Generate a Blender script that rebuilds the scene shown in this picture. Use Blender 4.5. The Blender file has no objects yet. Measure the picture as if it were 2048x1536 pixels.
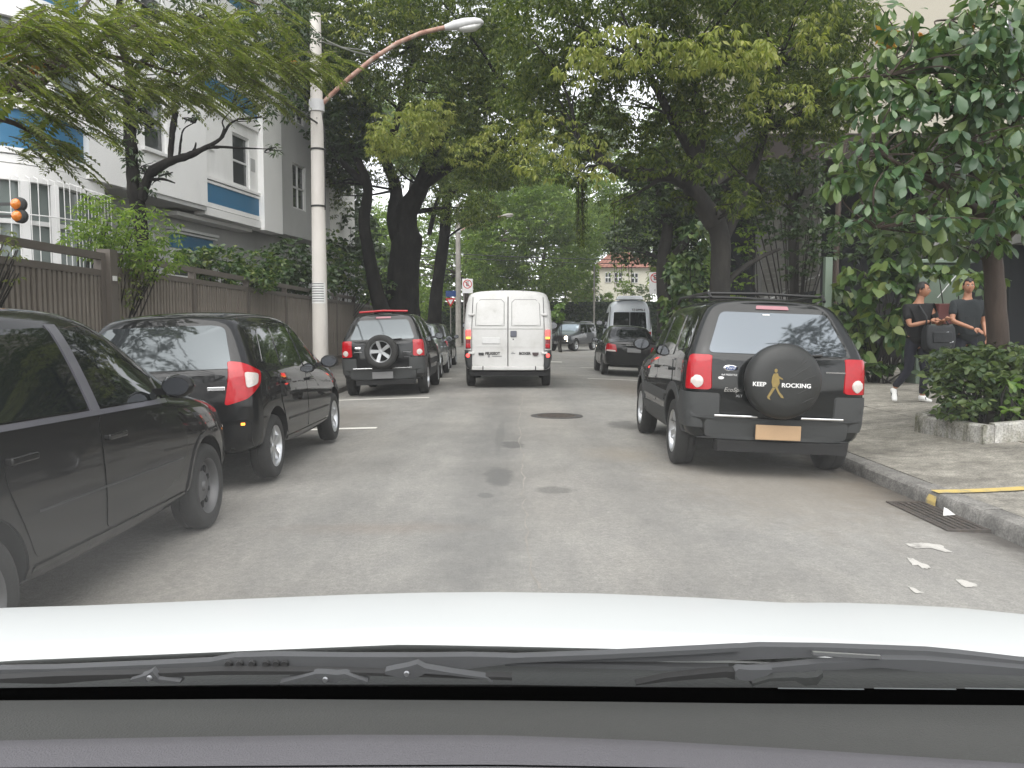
import bpy, bmesh, math, random
import numpy as np
from mathutils import Vector, Matrix, Euler
from mathutils.bvhtree import BVHTree
random.seed(7)
RNG = np.random.default_rng(7)
R = math.radians
SC = bpy.context.scene
COL = SC.collection

# ---------------------------------------------------------------- camera, world, sun, exposure
F_PX, HORIZON, VPX, EYE = 1650.0, 654.0, 1030.0, 1.38
PITCH = math.atan((768 - HORIZON) / F_PX)
YAW = math.atan((VPX - 1024) / F_PX)
cam_data = bpy.data.cameras.new('camera')
cam = bpy.data.objects.new('camera', cam_data)
COL.objects.link(cam)
cam.location = (0, 0, EYE)
cam.rotation_euler = (math.pi / 2 - PITCH, 0, YAW)
cam_data.sensor_width = 36
cam_data.lens = 36 * F_PX / 2048
cam_data.clip_start = 0.03
cam_data.clip_end = 1500
SC.camera = cam
SC.render.resolution_x, SC.render.resolution_y = 1024, 768

SUN_EL, SUN_AZ = R(56), R(190)         # azimuth clockwise from +Y: high, a little behind the camera
world = bpy.data.worlds.new('World')
SC.world = world
world.use_nodes = True
wn = world.node_tree
wn.nodes.clear()
sky = wn.nodes.new('ShaderNodeTexSky')
sky.sky_type = 'NISHITA'
sky.sun_disc = False
sky.sun_elevation = SUN_EL
sky.sun_rotation = SUN_AZ
sky.air_density = 1.0
sky.dust_density = 1.0
sky.ozone_density = 1.0
hsv = wn.nodes.new('ShaderNodeHueSaturation')   # overcast: the cloud layer takes the blue out of the sky
hsv.inputs['Saturation'].default_value = 0.12
bg = wn.nodes.new('ShaderNodeBackground')
bg.inputs['Strength'].default_value = 0.15
wo = wn.nodes.new('ShaderNodeOutputWorld')
wn.links.new(sky.outputs[0], hsv.inputs['Color'])
wn.links.new(hsv.outputs[0], bg.inputs[0])
wn.links.new(bg.outputs[0], wo.inputs[0])

sd = bpy.data.lights.new('sun', 'SUN')
sd.energy = 1.35
sd.angle = R(80)
sd.color = (1.0, 0.97, 0.92)
sun = bpy.data.objects.new('sun', sd)
COL.objects.link(sun)
_d = Vector((math.sin(SUN_AZ) * math.cos(SUN_EL), math.cos(SUN_AZ) * math.cos(SUN_EL), math.sin(SUN_EL)))
sun.rotation_euler = (-_d).to_track_quat('-Z', 'Y').to_euler()
sun.location = _d * 60

SC.view_settings.view_transform = 'Standard'
SC.view_settings.look = 'None'
SC.view_settings.gamma = 1
SC.view_settings.use_curve_mapping = False
SC.view_settings.exposure = 1.3
SC.render.engine = 'CYCLES'
cy = SC.cycles
cy.use_denoising = True
cy.max_bounces = 7
cy.diffuse_bounces = 4
cy.glossy_bounces = 3
cy.transmission_bounces = 4
cy.transparent_max_bounces = 8
cy.volume_bounces = 0
cy.sample_clamp_indirect = 8

# ---------------------------------------------------------------- helpers
_rot = Euler(cam.rotation_euler).to_matrix()


def ray(px, py):
    """direction in the world of a photograph pixel (2048 x 1536)"""
    return _rot @ Vector(((px - 1024) / F_PX, -(py - 768) / F_PX, -1.0))


def at(px, py, Y):
    d = ray(px, py)
    k = Y / d.y
    return Vector((0, 0, EYE)) + d * k


def sstep(a, b, t):
    t = min(1, max(0, (t - a) / (b - a)))
    return t * t * (3 - 2 * t)


KERB_L = -3.9


def kerb_r(y):
    return 3.4 + 0.9 * sstep(13, 24, y) + 1.6 * sstep(24, 36, y)


def road_z(x, y=0):
    k = 0.09 * min(1.3, ((x + 0.25) / 3.65) ** 2)
    f = sstep(40, 50, y)
    return -(k * (1 - f) + 0.056 * f)


def side_z(x, y=0):
    """right pavement: rises away from the kerb"""
    return 0.04 + 0.20 * sstep(3.4, 6.6, x)


def ground(px, py, zf=road_z):
    d = ray(px, py)
    z = 0.0
    for _ in range(12):
        k = (z - EYE) / d.z
        p = Vector((0, 0, EYE)) + d * k
        z = zf(p.x, p.y)
    return p


def tag(o, label=None, cat=None, group=None, kind=None):
    if label: o['label'] = label
    if cat: o['category'] = cat
    if group: o['group'] = group
    if kind: o['kind'] = kind
    return o


def empty(name, loc, rz=0, label=None, cat=None, group=None, rot=None):
    o = bpy.data.objects.new(name, None)
    COL.objects.link(o)
    o.location = loc
    o.rotation_euler = rot if rot else (0, 0, rz)
    o.empty_display_size = 0.2
    return tag(o, label, cat, group)


def link(name, me, parent=None, mat=None):
    o = bpy.data.objects.new(name, me)
    COL.objects.link(o)
    if parent is not None: o.parent = parent
    if mat is not None:
        me.materials.clear()
        for m in (mat if isinstance(mat, (list, tuple)) else [mat]): me.materials.append(m)
    return o


class MB:
    """collects shapes and builds them as one mesh"""
    def __init__(s):
        s.v, s.f, s.m = [], [], []
        s.cur = 0

    def add(s, vs, fs):
        n = len(s.v)
        s.v += [tuple(v) for v in vs]
        s.f += [tuple(i + n for i in f) for f in fs]
        s.m += [s.cur] * len(fs)
        return s

    def box(s, c, d, rot=None, taper=1.0):
        hx, hy, hz = d[0] / 2, d[1] / 2, d[2] / 2
        vs = []
        for z in (-hz, hz):
            t = taper if z > 0 else 1.0
            for x, y in ((-hx, -hy), (hx, -hy), (hx, hy), (-hx, hy)):
                vs.append(Vector((x * t, y * t, z)))
        if rot is not None:
            m = rot if isinstance(rot, Matrix) else Euler(rot).to_matrix()
            vs = [m @ v for v in vs]
        vs = [v + Vector(c) for v in vs]
        return s.add(vs, [(0, 3, 2, 1), (4, 5, 6, 7), (0, 1, 5, 4), (1, 2, 6, 5), (2, 3, 7, 6), (3, 0, 4, 7)])

    def bar(s, a, b, w, h=None):
        """square bar between two points"""
        a, b = Vector(a), Vector(b)
        h = h or w
        q = (b - a).to_track_quat('Z', 'Y').to_matrix()
        return s.box((a + b) / 2, (w, h, (b - a).length), q)

    def tube(s, pts, r, n=8, cap=True):
        pts = [Vector(p) for p in pts]
        rs = r if isinstance(r, (list, tuple)) else [r] * len(pts)
        vs, fs = [], []
        up = Vector((0.31, 0.17, 0.93)).normalized()
        for i, p in enumerate(pts):
            t = (pts[min(i + 1, len(pts) - 1)] - pts[max(i - 1, 0)]).normalized()
            a = t.cross(up)
            if a.length < 0.05: a = t.cross(Vector((1, 0, 0)))
            a.normalize()
            b = t.cross(a)
            for k in range(n):
                an = 2 * math.pi * k / n
                vs.append(p + (a * math.cos(an) + b * math.sin(an)) * rs[i])
        for i in range(len(pts) - 1):
            for k in range(n):
                k2 = (k + 1) % n
                fs.append((i * n + k, i * n + k2, (i + 1) * n + k2, (i + 1) * n + k))
        if cap:
            fs.append(tuple(range(n))[::-1])
            e = (len(pts) - 1) * n
            fs.append(tuple(range(e, e + n)))
        return s.add(vs, fs)

    def lathe(s, prof, n=24, mat=None, close=False):
        """prof: (radius, height) along local Z"""
        vs, fs = [], []
        for r, z in prof:
            for k in range(n):
                an = 2 * math.pi * k / n
                vs.append(Vector((r * math.cos(an), r * math.sin(an), z)))
        L = len(prof)
        for i in range(L if close else L - 1):
            j = (i + 1) % L
            for k in range(n):
                k2 = (k + 1) % n
                fs.append((i * n + k, i * n + k2, j * n + k2, j * n + k))
        if mat is not None: vs = [mat @ v for v in vs]
        return s.add(vs, fs)

    def prism(s, poly, axis_map, a, b):
        """poly: 2d points; axis_map(u, v, w) -> xyz; w from a to b"""
        n = len(poly)
        vs = [axis_map(u, v, a) for u, v in poly] + [axis_map(u, v, b) for u, v in poly]
        fs = [tuple(range(n))[::-1], tuple(range(n, 2 * n))]
        for i in range(n):
            j = (i + 1) % n
            fs.append((i, j, n + j, n + i))
        return s.add(vs, fs)

    def grid(s, rows, flip=False):
        n = len(rows[0])
        vs = [p for r in rows for p in r]
        fs = []
        for i in range(len(rows) - 1):
            for k in range(n - 1):
                f = (i * n + k, i * n + k + 1, (i + 1) * n + k + 1, (i + 1) * n + k)
                fs.append(f[::-1] if flip else f)
        return s.add(vs, fs)

    def mesh(s, name, smooth=None, fix=True):
        me = bpy.data.meshes.new(name)
        me.from_pydata(s.v, [], s.f)
        if any(s.m): me.polygons.foreach_set('material_index', s.m)
        if fix:
            bm = bmesh.new()
            bm.from_mesh(me)
            bmesh.ops.recalc_face_normals(bm, faces=bm.faces)
            bm.to_mesh(me)
            bm.free()
        if smooth:
            me.polygons.foreach_set('use_smooth', [True] * len(me.polygons))
            if smooth is not True: me.set_sharp_from_angle(angle=R(smooth))
        me.update()
        return me

    def build(s, name, mat=None, parent=None, smooth=None, fix=True, bevel=0):
        me = s.mesh(name, smooth, fix)
        o = link(name, me, parent, mat)
        if bevel: bevelled(o, bevel)
        return o


def bevelled(o, w, seg=2, angle=40):
    m = o.modifiers.new('edge', 'BEVEL')
    m.width = w
    m.segments = seg
    m.limit_method = 'ANGLE'
    m.angle_limit = R(angle)
    return o


def frozen(o):
    """applies an object's modifiers to its mesh"""
    dg = bpy.context.evaluated_depsgraph_get()
    dg.update()
    me = bpy.data.meshes.new_from_object(o.evaluated_get(dg), depsgraph=dg)
    old = o.data
    o.modifiers.clear()
    o.data = me
    return o


def text_mesh(name, body, size, mat, parent=None, loc=(0, 0, 0), rot=(0, 0, 0), depth=0.004, sx=1.0, align='CENTER', shear=0.0, bold=0.0):
    cu = bpy.data.curves.new(name, 'FONT')
    cu.body = body
    cu.size = size
    cu.align_x = align
    cu.align_y = 'CENTER'
    cu.extrude = depth
    cu.shear = shear
    cu.offset = bold
    cu.resolution_u = 3
    o = bpy.data.objects.new(name, cu)
    COL.objects.link(o)
    dg = bpy.context.evaluated_depsgraph_get()
    dg.update()
    me = bpy.data.meshes.new_from_object(o.evaluated_get(dg), depsgraph=dg)
    bpy.data.objects.remove(o)
    if sx != 1.0: me.transform(Matrix.Diagonal((sx, 1, 1, 1)))
    o = link(name, me, parent, mat)
    o.location = loc
    o.rotation_euler = rot
    return o


# ---------------------------------------------------------------- materials
def node_mat(name):
    m = bpy.data.materials.new(name)
    m.use_nodes = True
    nt = m.node_tree
    return m, nt, nt.nodes['Principled BSDF']


def setp(b, **k):
    names = dict(rough='Roughness', metal='Metallic', spec='Specular IOR Level', coat='Coat Weight', coatr='Coat Roughness')
    for a, v in k.items():
        b.inputs[names.get(a, a)].default_value = v


def rgb(c): return (c[0], c[1], c[2], 1)


def flat(name, c, rough=0.5, var=0.12, scale=6.0, bump=0.0, bscale=60.0, **k):
    """a plain colour with slight mottling and optional fine relief"""
    m, nt, b = node_mat(name)
    tc = nt.nodes.new('ShaderNodeTexCoord')
    nz = nt.nodes.new('ShaderNodeTexNoise')
    nz.inputs['Scale'].default_value = scale
    nz.inputs['Detail'].default_value = 5
    nt.links.new(tc.outputs['Object'], nz.inputs['Vector'])
    mx = nt.nodes.new('ShaderNodeMix')
    mx.data_type = 'RGBA'
    mx.inputs[6].default_value = rgb([x * (1 - var) for x in c])
    mx.inputs[7].default_value = rgb([min(1, x * (1 + var)) for x in c])
    nt.links.new(nz.outputs[0], mx.inputs[0])
    nt.links.new(mx.outputs[2], b.inputs['Base Color'])
    setp(b, rough=rough, **k)
    if bump:
        n2 = nt.nodes.new('ShaderNodeTexNoise')
        n2.inputs['Scale'].default_value = bscale
        n2.inputs['Detail'].default_value = 4
        nt.links.new(tc.outputs['Object'], n2.inputs['Vector'])
        bp = nt.nodes.new('ShaderNodeBump')
        bp.inputs['Strength'].default_value = bump
        bp.inputs['Distance'].default_value = 0.02
        nt.links.new(n2.outputs[0], bp.inputs['Height'])
        nt.links.new(bp.outputs[0], b.inputs['Normal'])
    return m


def blotchy(name, cols, rough=0.8, scale=1.5, detail=8, lo=0.3, hi=0.7, bump=0.2, bscale=30, stretch=(1, 1, 1), grain=0, **k):
    m, nt, b = node_mat(name)
    tc = nt.nodes.new('ShaderNodeTexCoord')
    mp = nt.nodes.new('ShaderNodeMapping')
    mp.inputs['Scale'].default_value = stretch
    nt.links.new(tc.outputs['Object'], mp.inputs[0])
    nz = nt.nodes.new('ShaderNodeTexNoise')
    nz.inputs['Scale'].default_value = scale
    nz.inputs['Detail'].default_value = detail
    nz.inputs['Roughness'].default_value = 0.62
    nt.links.new(mp.outputs[0], nz.inputs['Vector'])
    rp = nt.nodes.new('ShaderNodeValToRGB')
    e = rp.color_ramp.elements
    e[0].position, e[1].position = lo, hi
    e[0].color, e[1].color = rgb(cols[0]), rgb(cols[-1])
    for i, c in enumerate(cols[1:-1]):
        x = e.new(lo + (hi - lo) * (i + 1) / (len(cols) - 1))
        x.color = rgb(c)
    nt.links.new(nz.outputs[0], rp.inputs[0])
    out = rp.outputs[0]
    for gs, lo_ in ((grain, .55), (grain * .16, .70)) if grain else ():
        n3 = nt.nodes.new('ShaderNodeTexNoise')
        n3.inputs['Scale'].default_value = gs
        n3.inputs['Detail'].default_value = 6
        nt.links.new(tc.outputs['Object'], n3.inputs['Vector'])
        mr = nt.nodes.new('ShaderNodeMapRange')
        mr.inputs[1].default_value, mr.inputs[2].default_value = .3, .7
        mr.inputs[3].default_value, mr.inputs[4].default_value = lo_, 2 - lo_ - .12
        nt.links.new(n3.outputs[0], mr.inputs[0])
        m3 = nt.nodes.new('ShaderNodeMix')
        m3.data_type = 'RGBA'
        m3.blend_type = 'MULTIPLY'
        m3.inputs[0].default_value = 1
        nt.links.new(out, m3.inputs[6])
        nt.links.new(mr.outputs[0], m3.inputs[7])
        out = m3.outputs[2]
    nt.links.new(out, b.inputs['Base Color'])
    setp(b, rough=rough, **k)
    if bump:
        n2 = nt.nodes.new('ShaderNodeTexNoise')
        n2.inputs['Scale'].default_value = bscale
        n2.inputs['Detail'].default_value = 5
        nt.links.new(mp.outputs[0], n2.inputs['Vector'])
        bp = nt.nodes.new('ShaderNodeBump')
        bp.inputs['Strength'].default_value = bump
        bp.inputs['Distance'].default_value = 0.02
        nt.links.new(n2.outputs[0], bp.inputs['Height'])
        nt.links.new(bp.outputs[0], b.inputs['Normal'])
    return m


def leaf_mat(name, cols, rough=0.42, trans=0.25, spec=0.5):
    m, nt, b = node_mat(name)
    g = nt.nodes.new('ShaderNodeNewGeometry')
    rp = nt.nodes.new('ShaderNodeValToRGB')
    e = rp.color_ramp.elements
    e[0].position, e[1].position = 0, 1
    e[0].color, e[1].color = rgb(cols[0]), rgb(cols[-1])
    for i, c in enumerate(cols[1:-1]):
        x = e.new((i + 1) / (len(cols) - 1))
        x.color = rgb(c)
    nt.links.new(g.outputs['Random Per Island'], rp.inputs[0])
    nt.links.new(rp.outputs[0], b.inputs['Base Color'])
    setp(b, rough=rough, spec=spec)
    tr = nt.nodes.new('ShaderNodeBsdfTranslucent')
    br = nt.nodes.new('ShaderNodeMix')
    br.data_type = 'RGBA'
    br.blend_type = 'MULTIPLY'
    br.inputs[0].default_value = 1
    br.inputs[7].default_value = (1.5, 1.7, 0.6, 1)
    nt.links.new(rp.outputs[0], br.inputs[6])
    nt.links.new(br.outputs[2], tr.inputs[0])
    mx = nt.nodes.new('ShaderNodeMixShader')
    mx.inputs[0].default_value = trans
    nt.links.new(b.outputs[0], mx.inputs[1])
    nt.links.new(tr.outputs[0], mx.inputs[2])
    nt.links.new(mx.outputs[0], nt.nodes['Material Output'].inputs['Surface'])
    return m


def glow(name, c, strength, base=None):
    m, nt, b = node_mat(name)
    b.inputs['Base Color'].default_value = rgb(base or c)
    b.inputs['Emission Color'].default_value = rgb(c)
    b.inputs['Emission Strength'].default_value = strength
    setp(b, rough=0.2)
    return m


M = {}
M['black_paint'] = flat('black_paint', (0.0045, 0.005, 0.0055), 0.5, 0.1, 3, spec=0.1, coat=0.85, coatr=0.02)
M['black_sedan'] = flat('black_sedan', (0.0045, 0.0045, 0.0045), 0.5, 0.1, 3, spec=0.1, coat=0.8, coatr=0.03)
M['green_black'] = flat('green_black', (0.005, 0.0062, 0.0062), 0.5, 0.1, 3, spec=0.1, coat=0.85, coatr=0.02)
M['silver_paint'] = flat('silver_paint', (0.33, 0.36, 0.38), 0.3, 0.08, 3, metal=0.6, coat=1.0, coatr=0.05)
M['white_paint'] = flat('white_paint', (0.70, 0.70, 0.68), 0.35, 0.03, 2, coat=0.5, coatr=0.1)
M['hood_white'] = flat('hood_white', (0.53, 0.55, 0.548), 0.5, 0.02, 2, spec=.3, coat=0.25, coatr=0.25)
M['van_white'] = blotchy('van_white', [(0.30, 0.29, 0.26), (0.49, 0.485, 0.465), (0.55, 0.545, 0.53)], 0.45, 1.6, 9, 0.25, 0.52, 0.03, 8, coat=0.3, coatr=0.2)
M['bus_white'] = flat('bus_white', (0.62, 0.66, 0.70), 0.35, 0.05, 2, coat=0.6, coatr=0.1)
M['grey_plastic'] = flat('grey_plastic', (0.036, 0.038, 0.038), 0.6, 0.1, 30, 0.1, 300)
M['pale_plastic'] = flat('pale_plastic', (0.16, 0.17, 0.17), 0.5, 0.1, 30, 0.08, 300)
M['black_plastic'] = flat('black_plastic', (0.015, 0.015, 0.015), 0.5, 0.2, 30)
M['rubber'] = flat('rubber', (0.022, 0.022, 0.021), 0.8, 0.25, 20, 0.2, 80)
M['seam'] = flat('seam', (0.004, 0.004, 0.004), 0.9)
M['under'] = flat('under', (0.01, 0.01, 0.01), 0.9)
M['tint_glass'] = flat('tint_glass', (0.006, 0.008, 0.008), 0.03, 0.05, 1, spec=0.8)
M['rear_glass'] = flat('rear_glass', (0.115, 0.13, 0.145), 0.04, 0.05, 1, metal=0.75)
M['dark_rear_glass'] = flat('dark_rear_glass', (0.08, 0.09, 0.095), 0.04, 0.05, 1, metal=0.7)
M['alloy'] = flat('alloy', (0.55, 0.56, 0.57), 0.28, 0.1, 20, metal=0.85)
M['dark_alloy'] = flat('dark_alloy', (0.12, 0.12, 0.12), 0.45, 0.1, 20, metal=0.4)
M['chrome'] = flat('chrome', (0.72, 0.73, 0.74), 0.12, 0.05, 5, metal=1.0)
M['mirror_grey'] = flat('mirror_grey', (0.13, 0.135, 0.145), 0.08, 0.05, 5, metal=1.0)
M['red_lens'] = flat('red_lens', (0.36, 0.002, 0.008), 0.25, 0.2, 30, spec=.3, coat=0.6, coatr=0.02)
M['dark_red_lens'] = flat('dark_red_lens', (0.16, 0.006, 0.012), 0.15, 0.15, 30, coat=1.0, coatr=0.03)
M['clear_lens'] = flat('clear_lens', (0.55, 0.50, 0.47), 0.12, 0.2, 40, coat=1.0, coatr=0.02)
M['amber_lens'] = flat('amber_lens', (0.75, 0.22, 0.02), 0.2, 0.1, 30, coat=1.0, coatr=0.03)
M['wagon_paint'] = flat('wagon_paint', (0.035, 0.040, 0.046), 0.35, 0.1, 3, coat=1.0, coatr=0.03)
M['wagon_glass'] = flat('wagon_glass', (0.30, 0.36, 0.40), 0.12, 0.2, 3, metal=0.5)
M['pink_lens'] = flat('pink_lens', (0.25, 0.08, 0.10), 0.2, 0.1, 30, coat=0.6)
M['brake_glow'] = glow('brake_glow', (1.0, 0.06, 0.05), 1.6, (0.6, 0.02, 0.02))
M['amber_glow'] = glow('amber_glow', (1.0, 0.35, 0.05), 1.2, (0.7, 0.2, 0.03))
M['head_glow'] = glow('head_glow', (1.0, 0.86, 0.68), 9.0, (0.9, 0.9, 0.85))
M['plate_grey'] = flat('plate_grey', (0.17, 0.17, 0.17), 0.5, 0.1, 8)
M['plate_orange'] = flat('plate_orange', (0.40, 0.265, 0.15), 0.5, 0.08, 8)
M['plate_white'] = flat('plate_white', (0.58, 0.58, 0.57), 0.5, 0.08, 8)
M['white_print'] = flat('white_print', (0.75, 0.75, 0.74), 0.5, 0.05, 8)
M['black_print'] = flat('black_print', (0.012, 0.012, 0.012), 0.5)
M['red_print'] = flat('red_print', (0.55, 0.03, 0.03), 0.5, 0.06)
M['blue_print'] = flat('blue_print', (0.02, 0.06, 0.20), 0.5)
M['gold_print'] = flat('gold_print', (0.22, 0.16, 0.05), 0.6, 0.25, 40)
M['cover'] = flat('cover', (0.018, 0.019, 0.018), 0.5, 0.15, 8, 0.15, 10)
M['wall_white'] = blotchy('wall_white', [(0.64, 0.635, 0.62), (0.80, 0.795, 0.78), (0.84, 0.835, 0.82)], 0.8, 0.5, 9, 0.25, 0.6, 0.06, 40, (1, 1, 0.35))
M['wall_grey'] = blotchy('wall_grey', [(0.40, 0.40, 0.395), (0.52, 0.52, 0.51)], 0.85, 0.6, 9, 0.3, 0.7, 0.06, 40, (1, 1, 0.4))
M['blue_panel'] = flat('blue_panel', (0.030, 0.145, 0.27), 0.55, 0.12, 1.2)
M['frame_white'] = flat('frame_white', (0.68, 0.68, 0.67), 0.5, 0.06, 4)
M['pane'] = flat('pane', (0.05, 0.055, 0.055), 0.04, 0.1, 1, spec=0.8)
M['pane_pale'] = flat('pane_pale', (0.16, 0.19, 0.18), 0.10, 0.25, 1.2, spec=0.8)
M['fence_brown'] = blotchy('fence_brown', [(0.125, 0.107, 0.088), (0.195, 0.170, 0.142), (0.245, 0.215, 0.182)], 0.7, 3, 6, 0.25, 0.75, 0.1, 30, (1, 1, 0.25))
M['fence_rail'] = flat('fence_rail', (0.105, 0.090, 0.076), 0.6, 0.2, 3)
M['fence_panel'] = flat('fence_panel', (0.19, 0.16, 0.135), 0.75, 0.2, 3)
M['concrete_pole'] = blotchy('concrete_pole', [(0.50, 0.47, 0.43), (0.62, 0.59, 0.55)], 0.8, 2.5, 8, 0.3, 0.7, 0.1, 60, (1, 1, 0.3))
M['old_pole'] = blotchy('old_pole', [(0.22, 0.21, 0.19), (0.34, 0.32, 0.29)], 0.8, 2.5, 8)
M['rust'] = blotchy('rust', [(0.17, 0.065, 0.04), (0.34, 0.20, 0.15), (0.42, 0.36, 0.32)], 0.7, 5, 7, 0.3, 0.68, 0.15, 60)
M['lamp_grey'] = flat('lamp_grey', (0.50, 0.50, 0.50), 0.4, 0.15, 8)
M['lamp_bowl'] = flat('lamp_bowl', (0.62, 0.62, 0.60), 0.15, 0.1, 8, coat=0.5)
M['cable'] = flat('cable', (0.02, 0.02, 0.02), 0.6)
M['pale_cable'] = flat('pale_cable', (0.30, 0.30, 0.28), 0.5)
M['asphalt_manhole'] = blotchy('asphalt_manhole', [(0.03, 0.03, 0.03), (0.065, 0.06, 0.055)], 0.7, 8)
M['iron'] = blotchy('iron', [(0.03, 0.027, 0.024), (0.085, 0.066, 0.052)], 0.7, 12)
M['white_road_paint'] = blotchy('white_road_paint', [(0.20, 0.19, 0.175), (0.40, 0.385, 0.355), (0.48, 0.465, 0.43)], 0.8, 9, 9, 0.32, 0.5, 0.1, 90)
M['line_white'] = blotchy('line_white', [(0.35, 0.34, 0.31), (0.66, 0.64, 0.58), (0.74, 0.72, 0.66)], 0.8, 9, 9, 0.22, 0.42, 0.1, 90)
M['yellow_paint'] = blotchy('yellow_paint', [(0.28, 0.25, 0.18), (0.46, 0.35, 0.12), (0.54, 0.40, 0.12)], 0.8, 7, 9, 0.34, 0.55, 0.1, 90)
M['slab'] = blotchy('slab', [(0.13, 0.12, 0.10), (0.24, 0.225, 0.19), (0.33, 0.31, 0.265)], 0.85, 1.3, 12, 0.33, 0.66, 0.25, 25, grain=60)
M['slab_left'] = blotchy('slab_left', [(0.12, 0.115, 0.105), (0.22, 0.21, 0.19)], 0.85, 0.9, 10, 0.3, 0.7, 0.25, 25)
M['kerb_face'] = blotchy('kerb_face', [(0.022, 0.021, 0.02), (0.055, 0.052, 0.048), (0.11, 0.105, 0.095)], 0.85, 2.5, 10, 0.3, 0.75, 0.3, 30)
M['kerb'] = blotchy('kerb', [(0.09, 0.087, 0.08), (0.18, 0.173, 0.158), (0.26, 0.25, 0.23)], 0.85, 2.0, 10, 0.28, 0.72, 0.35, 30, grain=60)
M['planter'] = blotchy('planter', [(0.10, 0.10, 0.06), (0.30, 0.29, 0.25), (0.40, 0.39, 0.36)], 0.85, 7, 8, 0.34, 0.58, 0.2, 25, (1, 1, .3), grain=50)
M['soil'] = blotchy('soil', [(0.025, 0.02, 0.014), (0.06, 0.05, 0.035)], 0.95, 3, 8)
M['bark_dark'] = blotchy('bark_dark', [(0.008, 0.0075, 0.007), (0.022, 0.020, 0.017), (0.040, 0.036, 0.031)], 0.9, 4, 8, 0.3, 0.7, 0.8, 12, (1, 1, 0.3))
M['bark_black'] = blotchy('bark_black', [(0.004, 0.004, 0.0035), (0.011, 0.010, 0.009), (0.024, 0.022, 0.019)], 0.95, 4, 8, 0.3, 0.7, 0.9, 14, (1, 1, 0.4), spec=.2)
M['bark_brown'] = blotchy('bark_brown', [(0.034, 0.024, 0.019), (0.075, 0.055, 0.044)], 0.9, 5, 8, 0.3, 0.7, 0.6, 14, (1, 1, 0.3))
M['bark_pale'] = blotchy('bark_pale', [(0.09, 0.075, 0.062), (0.17, 0.15, 0.125)], 0.9, 5, 8, 0.3, 0.7, 0.5, 14, (1, 1, 0.4))
M['leaf_canopy'] = leaf_mat('leaf_canopy', [(0.028, 0.048, 0.011), (0.056, 0.084, 0.017), (0.092, 0.124, 0.024), (0.155, 0.180, 0.040)], 0.5, 0.4, .35)
M['leaf_lit'] = leaf_mat('leaf_lit', [(0.11, 0.145, 0.028), (0.18, 0.21, 0.044), (0.24, 0.262, 0.065), (0.30, 0.30, 0.095)], 0.5, 0.38, .35)  # brighter yellow-green: light on the near clumps put into the leaf colour
M['leaf_dark'] = leaf_mat('leaf_dark', [(0.016, 0.033, 0.011), (0.032, 0.058, 0.018), (0.055, 0.088, 0.026)], 0.42, 0.2)
M['leaf_broad'] = leaf_mat('leaf_broad', [(0.026, 0.062, 0.022), (0.056, 0.108, 0.034), (0.10, 0.155, 0.048), (0.155, 0.205, 0.068)], 0.38, 0.2, 0.6)
M['leaf_hedge'] = leaf_mat('leaf_hedge', [(0.02, 0.05, 0.016), (0.045, 0.09, 0.025), (0.08, 0.13, 0.035), (0.17, 0.20, 0.06)], 0.4, 0.25)
M['leaf_feather'] = leaf_mat('leaf_feather', [(0.065, 0.092, 0.024), (0.11, 0.138, 0.040), (0.16, 0.18, 0.06), (0.21, 0.23, 0.075)], 0.5, 0.35)
M['leaf_mid'] = leaf_mat('leaf_mid', [(0.065, 0.115, 0.025), (0.11, 0.175, 0.038), (0.16, 0.23, 0.052), (0.23, 0.29, 0.075)], 0.5, 0.45, .35)
M['leaf_shrub'] = leaf_mat('leaf_shrub', [(0.020, 0.040, 0.016), (0.038, 0.068, 0.025), (0.07, 0.105, 0.036)], 0.42, 0.2)
M['leaf_planter'] = leaf_mat('leaf_planter', [(0.024, 0.048, 0.018), (0.05, 0.085, 0.03), (0.09, 0.13, 0.042), (0.13, 0.17, 0.055)], 0.45, 0.25)
M['leaf_bright'] = leaf_mat('leaf_bright', [(0.08, 0.16, 0.03), (0.15, 0.23, 0.04)], 0.4, 0.3)
M['leaf_dry'] = leaf_mat('leaf_dry', [(0.30, 0.12, 0.02), (0.42, 0.22, 0.05)], 0.6, 0.3)
M['beige_wall'] = flat('beige_wall', (0.36, 0.335, 0.275), 0.85, 0.08, 0.6)
M['grey_concrete'] = blotchy('grey_concrete', [(0.12, 0.12, 0.115), (0.22, 0.215, 0.205)], 0.85, 1.2, 9)
M['brown_beam'] = flat('brown_beam', (0.022, 0.015, 0.012), 0.8, 0.2, 2)
M['louver'] = flat('louver', (0.15, 0.145, 0.13), 0.6, 0.15, 3)
M['green_wall'] = blotchy('green_wall', [(0.018, 0.038, 0.022), (0.035, 0.06, 0.036)], 0.85, 2.5, 9)
M['booth_green'] = flat('booth_green', (0.13, 0.17, 0.13), 0.5, 0.12, 1.5)
M['dark_red_box'] = flat('dark_red_box', (0.075, 0.016, 0.014), 0.6, 0.15, 4)
M['house_cream'] = flat('house_cream', (0.56, 0.54, 0.45), 0.85, 0.08, 0.5)
M['tile_red'] = blotchy('tile_red', [(0.24, 0.10, 0.075), (0.40, 0.20, 0.15)], 0.8, 3)
M['dash'] = flat('dash', (0.050, 0.051, 0.048), 0.75, 0.12, 12, 0.35, 520)
M['dash_pad'] = flat('dash_pad', (0.100, 0.097, 0.106), 0.7, 0.06, 12, 0.3, 700)
M['void'] = flat('void', (0.001, 0.001, 0.001), 1.0, 0.0, spec=0.0)
M['wiper'] = flat('wiper', (0.060, 0.062, 0.065), 0.5, 0.2, 14)
M['cowl'] = flat('cowl', (0.020, 0.022, 0.021), 0.6, 0.15, 12, 0.1, 200)
M['skin'] = flat('skin', (0.36, 0.17, 0.10), 0.5, 0.08, 20)
M['hair'] = flat('hair', (0.010, 0.008, 0.007), 0.6, 0.3, 60)
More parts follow.
